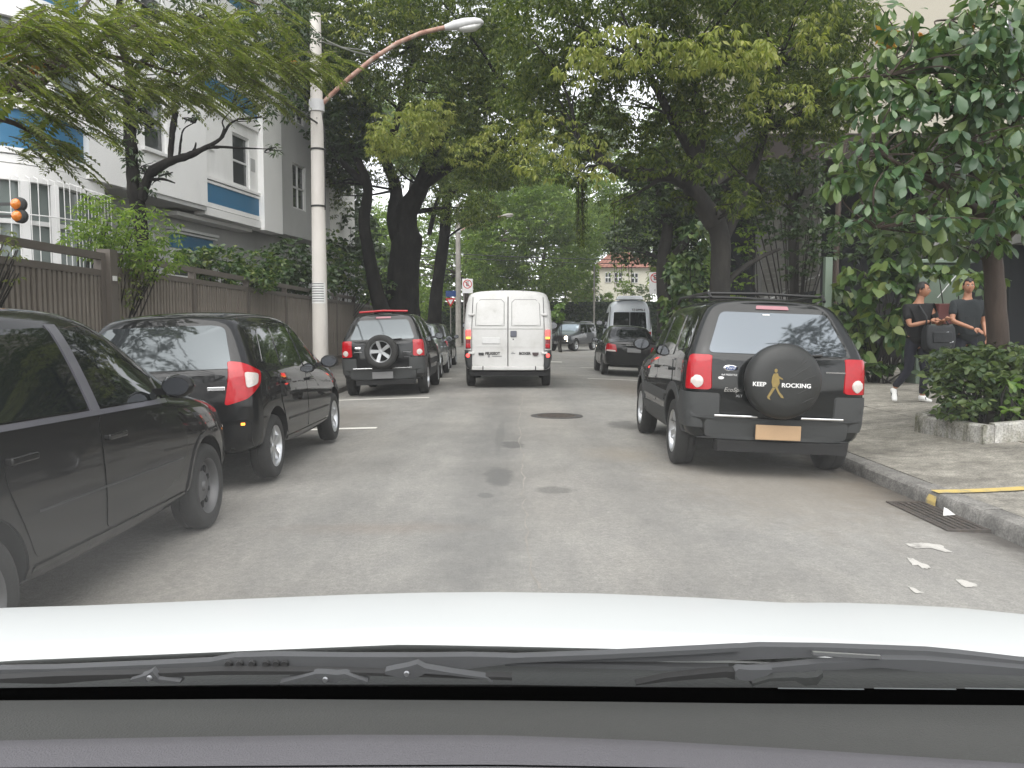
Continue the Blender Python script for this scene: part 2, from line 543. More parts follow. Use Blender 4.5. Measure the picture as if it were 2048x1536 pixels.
M['tshirt_black'] = flat('tshirt_black', (0.007, 0.007, 0.008), 0.85, 0.25, 14, 0.3, 14)
M['tshirt_dark'] = flat('tshirt_dark', (0.013, 0.017, 0.019), 0.85, 0.25, 14, 0.3, 14)
M['jeans_dark'] = flat('jeans_dark', (0.008, 0.009, 0.017), 0.85, 0.25, 16, 0.3, 18)
M['jeans_blue'] = flat('jeans_blue', (0.05, 0.08, 0.14), 0.85, 0.25, 16, 0.3, 18)
M['shoe_white'] = flat('shoe_white', (0.68, 0.68, 0.66), 0.6, 0.06, 20)
M['bag'] = flat('bag', (0.012, 0.014, 0.016), 0.6, 0.3, 14, 0.3, 14)
M['paper'] = flat('paper', (0.62, 0.62, 0.60), 0.7, 0.08, 10)
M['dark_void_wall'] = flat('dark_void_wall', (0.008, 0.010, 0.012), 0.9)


def road_material():
    m, nt, b = node_mat('asphalt')
    N, L = nt.nodes.new, nt.links.new
    tc = N('ShaderNodeTexCoord')
    P = tc.outputs['Object']

    def noise(scale, detail=6, rough=0.6, stretch=None):
        n = N('ShaderNodeTexNoise')
        n.inputs['Scale'].default_value = scale
        n.inputs['Detail'].default_value = detail
        n.inputs['Roughness'].default_value = rough
        v = P
        if stretch:
            mp = N('ShaderNodeMapping')
            mp.inputs['Scale'].default_value = stretch
            L(P, mp.inputs[0])
            v = mp.outputs[0]
        L(v, n.inputs['Vector'])
        return n.outputs[0]

    def ramp(f, lo, hi, c0, c1):
        r = N('ShaderNodeValToRGB')
        r.color_ramp.elements[0].position, r.color_ramp.elements[1].position = lo, hi
        r.color_ramp.elements[0].color, r.color_ramp.elements[1].color = rgb(c0), rgb(c1)
        L(f, r.inputs[0])
        return r.outputs[0]

    def mix(f, a, c, mode='MIX', k=1.0):
        x = N('ShaderNodeMix')
        x.data_type = 'RGBA'
        x.blend_type = mode
        if isinstance(f, float): x.inputs[0].default_value = f
        else: L(f, x.inputs[0])
        for i, q in ((6, a), (7, c)):
            if isinstance(q, tuple): x.inputs[i].default_value = rgb(q)
            else: L(q, x.inputs[i])
        return x.outputs[2]

    col = ramp(noise(0.55, 9), 0.3, 0.72, (0.205, 0.200, 0.187), (0.305, 0.297, 0.275))
    col = mix(ramp(noise(0.33, 6, 0.5, (1, 0.35, 1)), 0.45, 0.75, (0, 0, 0), (0.55, 0.55, 0.55)), col, (0.235, 0.21, 0.175))
    col = mix(0.55, col, ramp(noise(85, 4, 0.75), 0.30, 0.72, (0.35, 0.35, 0.35), (1.5, 1.5, 1.5)), 'MULTIPLY')
    col = mix(0.6, col, ramp(noise(22, 6, 0.7), 0.3, 0.75, (0.66, 0.66, 0.66), (1.3, 1.3, 1.3)), 'MULTIPLY')
    col = mix(0.6, col, ramp(noise(3.2, 8, 0.72, (1.6, .5, 1)), 0.3, 0.72, (0.74, 0.74, 0.75), (1.22, 1.21, 1.18)), 'MULTIPLY')
    # stains: (x, y, rx, ry, darkness)
    sep = N('ShaderNodeSeparateXYZ')
    L(P, sep.inputs[0])
    wob = noise(5, 5, 0.6)

    def spot(x, y, rx, ry, dark, soft=0.35, colour=(0.042, 0.043, 0.042)):
        nonlocal col
        def mth(op, a, c=None):
            q = N('ShaderNodeMath')
            q.operation = op
            for i, v in enumerate((a, c)):
                if v is None: continue
                if isinstance(v, (int, float)): q.inputs[i].default_value = v
                else: L(v, q.inputs[i])
            return q.outputs[0]
        dx = mth('DIVIDE', mth('SUBTRACT', sep.outputs[0], x), rx)
        dy = mth('DIVIDE', mth('SUBTRACT', sep.outputs[1], y), ry)
        d = mth('SQRT', mth('ADD', mth('MULTIPLY', dx, dx), mth('MULTIPLY', dy, dy)))
        d = mth('ADD', d, mth('MULTIPLY', mth('SUBTRACT', wob, 0.5), 1.1))
        r = ramp(d, 1 - soft, 1 + soft, (dark, dark, dark), (0, 0, 0))
        col = mix(r, col, colour)

    for px, py, wx, hy, dk in ((1025, 889, 26, 9, .6), (998, 952, 34, 20, .5), (1108, 980, 46, 8, .45), (972, 991, 18, 6, .45), (1250, 850, 40, 9, .5), (1000, 870, 10, 30, .25)):
        c = ground(px, py)
        e = ground(px + wx, py)
        f = ground(px, py - hy)
        spot(c.x, c.y, abs(e.x - c.x), abs(f.y - c.y), dk)
    # oil-darkened, dusty gutter and brown leaf dust on the bays
    spot(3.45, 7.5, 0.50, 5.0, .9, .6, (0.045, 0.038, 0.03))
    spot(3.0, 7.4, .5, 1.4, .5, .7, (0.12, 0.095, 0.065))
    spot(2.3, 7.6, 1.2, 2.4, .45, .6, (0.19, 0.165, 0.13))
    spot(1.15, 9.0, .5, .7, .45, .8, (0.28, 0.24, 0.185))
    spot(-0.9, 5.6, .9, .22, .25, .8, (0.20, 0.14, 0.10))  # faint reddish-brown band across the near road
    spot(-3.0, 12.5, 1.2, 3, .5, .6, (0.16, 0.14, 0.115))
    spot(2.7, 20, 1.0, 4, .5, .6, (0.17, 0.14, 0.11))
    # wheel-worn darker lanes
    spot(-0.25, 11, .45, 16, .40, .7, (0.095, 0.096, 0.095))
    spot(1.0, 12, .3, 16, .22, .7, (0.10, 0.10, 0.098))
    spot(-1.3, 12, .3, 16, .18, .7, (0.10, 0.10, 0.098))
    L(col, b.inputs['Base Color'])
    setp(b, rough=0.82)
    bp = N('ShaderNodeBump')
    bp.inputs['Strength'].default_value = 0.5
    bp.inputs['Distance'].default_value = 0.01
    L(noise(90, 4, 0.7), bp.inputs['Height'])
    L(bp.outputs[0], b.inputs['Normal'])
    return m


M['asphalt'] = road_material()
# ================================================================ ground, road, pavements
YS = [-8 + 0.75 * i for i in range(int(60 / 0.75))]
soil = MB()
soil.grid([[(x, y, -0.34) for x in (-400, -60, -20, 0, 20, 60, 400)] for y in (-200, -40, 0, 40, 100, 500)])
tag(soil.build('ground', M['soil']), kind='structure')

rows = []
for y in YS:
    a, b = KERB_L, kerb_r(y)
    rows.append([(a + (b - a) * t / 18, y, road_z(a + (b - a) * t / 18, y)) for t in range(19)])
road = MB().grid(rows).build('road', M['asphalt'], smooth=True)
tag(road, kind='structure')
cross = MB().grid([[(x, y, -0.060) for x in (-90, -30, -10, 0, 10, 30, 90)] for y in (50.5, 58, 64.5)]).build('cross_street', M['asphalt'])
tag(cross, kind='structure')

# painted markings, each a thin sheet 4 mm above the road
def marking(name, quad, mat, n=8, lift=0.004):
    """quad: four ground points (near-left, near-right, far-right, far-left)"""
    rows = []
    for j in range(3):
        v = j / 2
        r = []
        for i in range(n + 1):
            u = i / n
            a = Vector(quad[0]).lerp(Vector(quad[1]), u)
            b = Vector(quad[3]).lerp(Vector(quad[2]), u)
            p = a.lerp(b, v)
            r.append((p.x, p.y, road_z(p.x, p.y) + lift))
        rows.append(r)
    return tag(MB().grid(rows).build(name, mat), kind='structure')


def strip(x0, x1, y, w, name='road_marking', mat='line_white'):
    return marking(name, [(x0, y, 0), (x1, y, 0), (x1, y + w, 0), (x0, y + w, 0)], M[mat])


strip(-3.7, -1.70, 16.2, 0.13)
strip(-3.7, -1.92, 11.3, 0.16)
strip(-3.7, -1.72, 22.3, 0.13)
strip(1.2, 1.9, 33.0, 0.5)
strip(2.3, 3.9, 29.0, 0.13)
strip(2.0, 3.5, 22.6, 0.12)
marking('road_marking', [(0.3, 49.2, 0), (5.2, 49.2, 0), (5.2, 49.7, 0), (0.3, 49.7, 0)], M['white_road_paint'])
# worn remains of white paint by the drain
for k, pts in enumerate((
    [(1808, 1088), (1822, 1087), (1848, 1086), (1880, 1090), (1902, 1104), (1890, 1105), (1862, 1097), (1830, 1098)],
    [(1814, 1116), (1826, 1118), (1840, 1126), (1858, 1132), (1860, 1137), (1846, 1139), (1836, 1131), (1826, 1132)],
    [(1912, 1160), (1930, 1162), (1948, 1168), (1957, 1174), (1938, 1176), (1930, 1176), (1920, 1169)],
    [(1816, 1174), (1828, 1177), (1840, 1184), (1850, 1187), (1832, 1188), (1824, 1182)])):
    g = [ground(*p) for p in pts]
    c = sum(g, Vector()) / len(g)
    mb = MB()
    vs = [Vector((c.x, c.y, road_z(c.x, c.y) + 0.004))]
    for q in range(len(g) * 4):
        i, f = divmod(q, 4)
        p = g[i].lerp(g[(i + 1) % len(g)], f / 4)
        p = c + (p - c) * (1 + random.uniform(-.13, .13))
        vs.append(Vector((p.x, p.y, road_z(p.x, p.y) + 0.004)))
    n = len(vs) - 1
    mb.add(vs, [(0, 1 + i, 1 + (i + 1) % n) for i in range(n)])
    tag(mb.build('worn_marking', M['white_road_paint']), kind='structure')
# thin pale seam that wanders down the middle of the carriageway
seam_pts = [(1072, 1178), (1066, 1120), (1052, 1040), (1047, 990), (1046, 940), (1044, 900), (1037, 860), (1040, 815), (1050, 780)]
rows = []
g = [ground(*p) for p in seam_pts]
for i in range(len(g) - 1):
    for f in range(6):
        p = g[i].lerp(g[i + 1], f / 6)
        j = random.uniform(-.025, .025)
        w = random.uniform(.003, .010)
        rows.append([(p.x + j - w, p.y, road_z(p.x, p.y) + .003), (p.x + j + w, p.y, road_z(p.x, p.y) + .003)])
tag(MB().grid(rows).build('road_seam', flat('seam_pale', (0.25, 0.235, 0.21), 0.85, 0.5, 6)), kind='structure')

# manhole cover in the lane
c = ground(1113, 832)
mh = empty('manhole_cover', (c.x, c.y, road_z(c.x, c.y)), 0, 'round dark iron manhole cover in the asphalt behind the white van', 'manhole cover')
mb = MB()
mb.lathe([(0.0, .006), (.31, .006), (.31, -.03)], 32)
for a in range(6):
    mb.box((0, -0.25 + a * 0.1, .008), (2 * math.sqrt(max(.01, .29 ** 2 - (-.25 + a * .1) ** 2)), .025, .006))
mb.build('lid', M['iron'], mh)
MB().lathe([(.315, .004), (.315, .009), (.40, .009), (.41, .0), (.41, -.03), (.315, -.03)], 32, close=True).build('frame', M['asphalt_manhole'], mh)

# ---- right kerb: stones one by one, pavement slabs one by one
kerb = empty('kerb', (0, 0, 0))
tag(kerb, kind='structure')
y = -5.0
KW = 0.18
while y < 48:
    L = 1.0
    if y > 30: L = 3.0
    y1 = y + L - 0.012
    mb = MB()
    prof = [(0.0, -0.20), (0.0, -0.035), (0.008, 0.012), (0.024, 0.030), (0.055, 0.038), (KW, 0.04), (KW, -0.20)]
    dz = random.uniform(-.006, .006)
    jj = random.uniform(-.008, .008)
    pa = [(kerb_r(y) + u + jj, y, v + dz) for u, v in prof]
    pm = [(kerb_r((y + y1) / 2) + u + jj, (y + y1) / 2, v + dz + (random.uniform(-.006, .003) if v > -.1 else 0)) for u, v in prof]
    pb = [(kerb_r(y1) + u + jj, y1, v + dz) for u, v in prof]
    n = len(prof)
    mb.add(pa + pm + pb, [tuple(range(n))[::-1], tuple(range(2 * n, 3 * n))] +
           [(r * n + i, r * n + i + 1, (r + 1) * n + i + 1, (r + 1) * n + i) for r in (0, 1) for i in range(n - 1)])
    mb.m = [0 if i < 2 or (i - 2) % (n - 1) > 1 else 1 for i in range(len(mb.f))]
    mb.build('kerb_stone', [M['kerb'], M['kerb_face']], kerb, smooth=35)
    y += L

pave = empty('pavement', (0, 0, 0))
tag(pave, kind='structure')
MB().grid([[(kerb_r(y) + KW + (14 - kerb_r(y)) * t / 8, y, side_z(kerb_r(y) + KW + (14 - kerb_r(y)) * t / 8) - 0.05) for t in range(9)] for y in (-6, 0, 6, 12, 14, 16, 18, 20, 24, 28, 36, 48)]).build('bed', M['soil'], pave)
ey = [-5, -2.6, -0.4, 2.0, 4.3, 6.58, 8.4, 10.3, 12.4, 14.6, 17, 19.5, 22, 25, 28, 32, 36, 41, 46]
for j in range(len(ey) - 1):
    y0, y1 = ey[j] + .008, ey[j + 1] - .008
    cols = [0, 1.75, 3.6, 5.6, 8.0, 10.0]
    for i in range(len(cols) - 1):
        lift = random.uniform(-.006, .006)
        rows = []
        for q in range(3):
            yy = y0 + (y1 - y0) * q / 2
            base = kerb_r(yy) + KW + .008
            r = []
            for t in range(5):
                x = base + cols[i] + .008 + (cols[i + 1] - cols[i] - .016) * t / 4
                r.append((x, yy, side_z(x - kerb_r(yy) + 3.4) + lift))
            rows.append(r)
        mb = MB().grid(rows)
        top = [rows[0][t] for t in range(5)] + [rows[1][4]] + [rows[2][t] for t in range(4, -1, -1)] + [rows[1][0]]
        low = [(a, b, c - .07) for a, b, c in top]
        n = len(top)
        mb.add(top + low, [(k, (k + 1) % n, n + (k + 1) % n, n + k) for k in range(n)])
        mb.build('slab', M['slab'], pave, fix=False)

# yellow line across the pavement and down the kerb
rows = []
for x in np.linspace(3.415, 7.5, 22):
    z = 0.035 + 0.0 if x < 3.6 else side_z(x)
    z = max(z, 0.038 if x < 3.6 else z) + .007
    rows.append([(x, 6.585, z), (x, 6.715, z)])
tag(MB().grid(rows).build('pavement_line', M['yellow_paint']), kind='structure')
tag(MB().grid([[(3.4 - .011, 6.58, z), (3.4 - .011, 6.74, z)] for z in (-.085, -.06, -.035)] + [[(3.406, 6.6, .012), (3.406, 6.72, .012)]]).build('kerb_line', M['yellow_paint']), kind='structure')

# storm drain grate
dr = empty('drain_grate', (3.24, 6.30, road_z(3.24, 6.30)), 0, 'rusty iron storm drain grate in the gutter below the yellow line', 'drain grate')
mb = MB()
for sx in (-.14, .14): mb.box((sx, 0, .004), (.03, .98, .03))
for sy in (-.475, .475): mb.box((0, sy, .004), (.25, .03, .03))
mb.build('frame', M['iron'], dr)
for k in range(5):
    MB().box((-.10 + k * .05, 0, .006), (.022, .9, .02)).build('bar', M['iron'], dr)
MB().box((0, 0, -.03), (.27, .94, .03)).build('pit', M['seam'], dr)
p = ground(1895, 1036)
pp = MB()
pp.add([(-.05, -.03, .0), (.05, -.02, .004), (.02, .05, .03), (-.02, .02, .055), (.0, -.0, .045)], [(0, 1, 4), (1, 2, 4), (2, 3, 4), (3, 0, 4)])
o = pp.build('paper_scrap', M['paper'])
o.location = (p.x, p.y, road_z(p.x, p.y) + .025)
tag(o, 'crumpled white paper scrap lying at the kerb end of the drain grate', 'litter')

# left pavement and kerb
rows = []
for y in YS[::2]:
    rows.append([(-3.9, y, -.2), (-3.9, y, .02), (-3.93, y, .05), (-4.08, y, .06), (-5.0, y, .075), (-6.4, y, .09)])
tag(MB().grid(rows).build('left_pavement', M['slab_left'], smooth=30), kind='structure')
tag(MB().grid([[(x, y, .06) for x in (-60, -20, -6.4)] for y in (-10, 10, 30, 50)]).build('garden_ground', M['soil']), kind='structure')
# far side of the cross street
rows = [[(x, 64.5, -.06), (x, 64.5, .08), (x, 66.0, .09), (x, 95, .1)] for x in (-60, -20, 0, 20, 60)]
tag(MB().grid(rows).build('far_pavement', M['slab_left']), kind='structure')
# ================================================================ fence and gate on the left
FX = -6.0
def slat_fence(name, label, y0, y1, top, slat_top, group=None, step=0.115):
    root = empty(name, (FX, y0, .09), 0, label, 'fence' if 'fence' in name else 'gate', group)
    L = y1 - y0
    n = int(L / step)
    me = None
    for i in range(n):
        yy = (i + .5) * L / n
        if me is None:
            o = MB().box((0, 0, slat_top / 2), (.03, .062, slat_top)).build('slat', M['fence_brown'], root)
            me = o.data
        else:
            o = link('slat', me, root)
        o.location = (random.uniform(-.006, .006), yy, .05)
        o.rotation_euler = (0, 0, random.uniform(-.04, .04))
    MB().box((.002, L / 2, slat_top + .09), (.06, L, .09)).build('rail', M['fence_rail'], root)
    MB().box((.002, L / 2, top - .05), (.08, L, .10)).build('top_rail', M['fence_rail'], root)
    MB().box((.03, L / 2, .30), (.04, L, .08)).build('lower_rail', M['fence_rail'], root)
    MB().box((-.05, L / 2, slat_top / 2 + .05), (.012, L, slat_top)).build('backing_panel', M['fence_panel'], root)
    k = max(1, round(L / 3.0))
    for i in range(k + 1):
        MB().box((-.01, i * L / k, top / 2), (.11, .12, top)).build('post', M['fence_rail'], root)
    return root


slat_fence('gate', 'brown slatted driveway gate behind the nearest black sedan', 6.3, 12.0, 2.36, 1.98)
slat_fence('fence', 'long brown slatted fence beyond the driveway gate', 12.35, 37.0, 2.40, 2.05, step=.125)
gp = empty('gate_post', (FX + .02, 12.17, .09), 0, 'thick brown post between the driveway gate and the slatted fence', 'post')
MB().box((0, 0, 1.21), (.2, .22, 2.42)).build('shaft', M['fence_rail'], gp)
MB().box((.115, -.02, 2.0), (.02, .10, .07)).build('tag', M['paper'], gp)

# amber garage warning lights on a bracket above the gate
wl = empty('warning_light', (FX + .05, 9.75, 2.45), 0, 'pair of round amber garage warning lights above the gate', 'warning light')
p0 = at(33, 408, 9.75); p1 = at(35, 432, 9.75)
rl = Vector(wl.location)
mb = MB()
mb.bar((-.6, 0, p0.z - rl.z + .0), (p0.x - rl.x - .05, 0, p0.z - rl.z), .03)
mb.bar((-.6, 0, p1.z - rl.z + .0), (p1.x - rl.x - .05, 0, p1.z - rl.z), .03)
mb.bar((-.5, 0, -.08), (-.5, 0, p0.z - rl.z + .1), .05)
mb.build('bracket', M['grey_plastic'], wl)
for p in (p0, p1):
    q = p - rl
    MB().lathe([(0, .05), (.06, .05), (.082, .03), (.082, -.02), (.07, -.03), (0, -.03)], 20, Matrix.Translation(q + Vector((.02, .03, 0))) @ Matrix.Rotation(R(90), 4, 'X')).build('housing', M['grey_plastic'], wl, smooth=40)
    MB().lathe([(0, .05), (.03, .045), (.055, .025), (.066, 0), (.066, -.01)], 20, Matrix.Translation(q + Vector((0, -.01, 0))) @ Matrix.Rotation(R(90), 4, 'X')).build('lens', M['amber_lens'], wl, smooth=60)

# ================================================================ white apartment building on the left
U = Vector((math.sin(R(9.3)), math.cos(R(9.3)), 0))     # along the facade, away from the camera
NV = Vector((U.y, -U.x, 0))                              # out of the facade, towards the street
F0 = Vector((-8.13, 27.0, 0))
bld = empty('apartment_building', (-8.13, 27.0, 0), 0, 'white apartment building with blue panels under its windows behind the brown fence', 'building')
MW = Matrix(((U.x, NV.x, 0), (U.y, NV.y, 0), (0, 0, 1)))  # facade frame: (t along, n out, z up)


def fb(mb, t0, t1, n0, n1, z0, z1):
    a = MW @ Vector(((t0 + t1) / 2, (n0 + n1) / 2, (z0 + z1) / 2))
    mb.box(a, (abs(t1 - t0), abs(n1 - n0), abs(z1 - z0)), Matrix(((U.x, NV.x, 0), (U.y, NV.y, 0), (0, 0, 1))) @ Matrix.Identity(3))
    return mb


def part(name, mat, *boxes, bevel=0, smooth=None):
    mb = MB()
    for b in boxes: fb(mb, *b)
    return mb.build(name, M[mat], bld, bevel=bevel, smooth=smooth)


def sash(t0, t1, n, z0, z1, parent_name='window', panes=2, pale=False, mull=False):
    """a window whose frame stands in an opening, with its panes and bars"""
    w = .06
    mb = MB()
    fb(mb, t0, t0 + w, n - .06, n + .03, z0, z1)
    fb(mb, t1 - w, t1, n - .06, n + .03, z0, z1)
    fb(mb, t0 + w, t1 - w, n - .06, n + .03, z1 - w, z1)
    fb(mb, t0 + w, t1 - w, n - .06, n + .03, z0, z0 + w)
    zs = z0 + (z1 - z0) * .48
    fb(mb, t0 + w, t1 - w, n - .05, n + .02, zs - .03, zs + .03)
    if mull:
        tm = (t0 + t1) / 2
        fb(mb, tm - .03, tm + .03, n - .05, n + .021, z0 + w, z1 - w)
    f = mb.build(parent_name, M['frame_white'], bld)
    for a, b in ((z0 + w, zs - .03), (zs + .03, z1 - w)):
        m2 = MB()
        fb(m2, t0 + w, t1 - w, n - .03, n - .018, a, b)
        m2.build('pane', M['pane_pale' if pale else 'pane'], f)
    return f


# main upper block, floors repeat every 3.05 m.  t runs negative towards the camera
part('rear_block', 'wall_white', (-8.6, 9.5, -9, -.42, 4.9, 13))
part('ground_storey', 'wall_grey', (-8.6, 12, -9, -.95, 0, 4.56))
part('upper_soffit', 'wall_grey', (-8.59, -3.46, -2, -.03, 4.66, 4.777))
part('soffit_wall', 'wall_grey', (-8.59, 6, -3, -.96, 4.561, 4.899))
# wide white pier with a tall window opening: built round the opening
P0, P1 = -7.3, -3.45
for k in range(3):
    zb = 4.78 + 3.05 * k
    part('wall_panel', 'wall_white', (P0, -6.35, -.42, .0, zb, zb + 3.05))
    part('wall_panel', 'wall_white', (-5.35, P1, -.42, .0, zb, zb + 3.05))
    part('wall_panel', 'wall_white', (-6.35, -5.35, -.42, 0, zb, zb + 1.02))
    part('wall_panel', 'wall_white', (-6.35, -5.35, -.42, 0, zb + 2.72, zb + 3.05))
    sash(-6.35, -5.35, -.12, zb + 1.05, zb + 2.72)
    part('sill', 'frame_white', (-6.5, -5.2, -.05, .09, zb + .95, zb + 1.03))
# near pier, its end face looks at the camera
part('near_pier', 'wall_white', (-8.6, -7.303, -.45, .12, 4.66, 13))
# right bay: blue panels under windows, cornices
B0, B1 = P1, -.0
for k in range(3):
    z = 4.57 + 3.05 * k
    n0 = -.16
    part('cornice', 'wall_white', (B0 + .003, B1 - .003, -.42, n0 + .06, z, z + .22), (B0 + .003, B1 - .003, -.42, n0 + .03, z + .25, z + .38))
    part('blue_panel', 'blue_panel', (B0 + .01, B1 - .01, -.40, n0, z + .383, z + .93))
    part('cornice', 'wall_white', (B0 + .003, B1 - .003, -.42, n0 + .03, z + .933, z + 1.01), (B0 + .003, B1 - .003, -.42, n0 + .06, z + 1.04, z + 1.12))
    part('wall_panel', 'wall_white', (B0 + .003, -1.62, -.42, n0 - .02, z + 1.123, z + 3.05), (-.55, B1 - .003, -.42, n0 - .02, z + 1.123, z + 3.05), (-1.62, -.55, -.42, n0 - .02, z + 2.72, z + 3.05), (-1.62, -.55, -.42, n0 - .02, z + 1.123, z + 1.16))
    sash(-1.62, -.55, n0 - .10, z + 1.16, z + 2.72)
    part('alcove', 'wall_grey', (-.50, -.2, n0 - .018, n0 - .008, z + 1.75, z + 2.15))
    part('side_box', 'wall_white', (-3.2, -2.75, n0 - .018, n0 + .02, z + 1.9, z + 2.6))
part('soffit_trim', 'wall_white', (-4.3, .0, -.9, -.424, 4.45, 4.56))
# pier right of the bay and wing beyond, coloured grey for its weaker light
part('far_pier', 'wall_white', (0.003, 1.35, -.42, .02, 4.52, 13))
for k in range(3):
    z = 4.60 + 3.05 * k
    part('wing_wall', 'wall_grey', (1.353, 2.6, -.9, -.16, z, z + 3.05), (3.7, 6.0, -.9, -.16, z, z + 3.05), (2.6, 3.7, -.9, -.16, z, z + 1.0), (2.6, 3.7, -.9, -.16, z + 2.6, z + 3.05))
    sash(2.6, 3.7, -.24, z + 1.0, z + 2.6, mull=True)
# ground storey window with a blue blind, and a doorway
part('blue_panel', 'blue_panel', (-3.9, -1.7, -.949, -.85, 3.62, 4.0))
part('window_hood', 'frame_white', (-4.05, -1.55, -.949, -.72, 4.1, 4.18), (-4.05, -1.55, -.949, -.78, 4.02, 4.08))
sash(-3.9, -1.7, -.88, 2.1, 3.6, mull=True)
sash(-5.6, -4.7, -.90, 1.6, 3.9)
# left rounded bay with panels, window grille
arc = []
for i in range(5): arc.append(Vector((-15.5 + i * 1.05, 16.15, 0)))
cc = Vector((-11.25, 17.9, 0))
for i in range(1, 9):
    a = R(-90 + i * 10.2)
    arc.append(cc + Vector((math.cos(a), math.sin(a), 0)) * 1.75)
arc.append(Vector((-9.50, 19.2, 0)))


def arc_wall(name, mat, off, z0, z1, thick=.15):
    out, inn = [], []
    for i, p in enumerate(arc):
        t = (arc[min(i + 1, len(arc) - 1)] - arc[max(0, i - 1)]).normalized()
        n = Vector((t.y, -t.x, 0))
        out.append(p + n * off)
        inn.append(p + n * (off - thick))
    mb = MB()
    k = len(arc)
    O = bld.location
    vs = [(p.x - O.x, p.y - O.y, z) for z in (z0, z1) for p in out] + [(p.x - O.x, p.y - O.y, z) for z in (z0, z1) for p in inn]
    fs = []
    for i in range(k - 1):
        fs += [(i, i + 1, k + i + 1, k + i), (2 * k + i, 3 * k + i, 3 * k + i + 1, 2 * k + i + 1), (k + i, k + i + 1, 3 * k + i + 1, 3 * k + i), (i, 2 * k + i, 2 * k + i + 1, i + 1)]
    fs += [(0, k, 3 * k, 2 * k), (k - 1, 3 * k - 1, 4 * k - 1, 2 * k - 1)]
    mb.add(vs, fs)
    return mb.build(name, M[mat], bld, smooth=40)


arc_wall('bay_base', 'wall_grey', -.02, 0, 2.3)
arc_wall('bay_glazing', 'pane_pale', -.10, 2.3, 4.3, .05)
arc_wall('cornice', 'wall_white', .06, 4.30, 4.62)
arc_wall('cornice', 'wall_white', .02, 4.65, 4.80)
arc_wall('cornice', 'wall_white', .05, 4.83, 4.95)
arc_wall('blue_panel', 'blue_panel', -.03, 4.953, 5.72)
arc_wall('cornice', 'wall_white', .04, 5.723, 5.85)
arc_wall('cornice', 'wall_white', .02, 5.88, 6.0)
arc_wall('bay_glazing', 'pane_pale', -.10, 6.0, 7.5, .05)
arc_wall('cornice', 'wall_white', .05, 7.5, 8.0)
arc_wall('blue_panel', 'blue_panel', -.03, 8.003, 8.75)
arc_wall('bay_wall', 'wall_white', .02, 8.753, 13)
# mullions of the bay and its iron grille
for z0, z1 in ((2.3, 4.3), (6.0, 7.5)):
    for i in (1, 3, 5, 7, 9, 11):
        p = arc[i] - bld.location
        MB().box((p.x, p.y, (z0 + z1) / 2), (.16, .16, z1 - z0), (0, 0, R(-45))).build('mullion', M['frame_white'], bld)
for z in (3.45,):
    arc_wall('transom', 'frame_white', -.02, z, z + .09, .08)
path = []
for i in range(len(arc) - 1):
    n = max(1, int((arc[i + 1] - arc[i]).length / .13))
    for k in range(n): path.append((arc[i].lerp(arc[i + 1], k / n), (arc[i + 1] - arc[i]).normalized()))
path = [q for q in path if q[0].x > -13.2]
for p, t in path:
    n = Vector((t.y, -t.x, 0))
    o = p - bld.location
    a = o + n * .10; b = o + n * .26; c = o + n * .27; d = o + n * .10
    MB().tube([(a.x, a.y, 4.40), (b.x, b.y, 4.34), (c.x, c.y, 3.3), (c.x, c.y, 2.32), (d.x, d.y, 2.25)], .009, 5).build('grille_bar', M['frame_white'], bld)
for zz, off in ((3.62, .27), (2.6, .27)):
    pts = []
    for p, t in path:
        n = Vector((t.y, -t.x, 0))
        q = p - bld.location + n * off
        pts.append((q.x, q.y, zz))
    MB().tube(pts, .013, 5).build('grille_rail', M['frame_white'], bld)

# ================================================================ lamp poles
def lamp_pole(label, x, y, H, r0, r1, arm, mat, head=True, bands=()):
    root = empty('lamp_pole', (x, y, .06), 0, label, 'lamp pole', 'street lamp poles along the left pavement')
    MB().tube([(0, 0, 0), (0, 0, H * .5), (0, 0, H)], [r0, (r0 + r1) / 2, r1], 16).build('pole', M[mat], root, smooth=40)
    if arm:
        MB().tube(arm, .048, 8).build('arm', M['rust'], root, smooth=60)
        MB().tube([(0, 0, arm[0][2] - .12), (0, 0, arm[0][2] + .12)], r1 * 1.25 + .02, 16).build('clamp', M['lamp_grey'], root, smooth=40)
        if head:
            a, b = Vector(arm[-2]), Vector(arm[-1])
            d = (b - a).normalized()
            rot = d.to_track_quat('X', 'Z').to_matrix().to_4x4()
            mt = Matrix.Translation(b) @ rot
            # cobra head housing: ovals swept along the axis
            def oval(xs, up):
                mb = MB()
                rows = []
                for x_, w_, h_, zc in xs:
                    rows.append([mt @ Vector((x_, w_ * math.cos(2 * math.pi * k / 12), zc + h_ * math.sin(2 * math.pi * k / 12))) for k in range(12)] )
                vs = [p for r in rows for p in r]
                fs = [(i * 12 + k, i * 12 + (k + 1) % 12, (i + 1) * 12 + (k + 1) % 12, (i + 1) * 12 + k) for i in range(len(rows) - 1) for k in range(12)]
                fs += [tuple(range(12))[::-1], tuple(range(12 * (len(rows) - 1), 12 * len(rows)))]
                return mb.add(vs, fs)
            oval([(-.08, .06, .06, 0), (.0, .075, .075, 0), (.12, .10, .10, .01), (.35, .15, .12, .0), (.58, .15, .10, -.01), (.70, .10, .07, -.02), (.75, .03, .02, -.03)], 1).build('lamp_head', M['lamp_grey' if mat == 'concrete_pole' else 'old_pole'], root, smooth=50)
            oval([(.22, .07, .03, -.09), (.34, .12, .07, -.10), (.55, .12, .08, -.10), (.68, .07, .04, -.07)], 1).build('lamp_bowl', M['lamp_bowl' if mat == 'concrete_pole' else 'old_pole'], root, smooth=50)
    for z in bands:
        MB().tube([(0, 0, z - .02), (0, 0, z + .02)], r0 + (r1 - r0) * z / H + .012, 16).build('band', M['cable'], root)
    return root


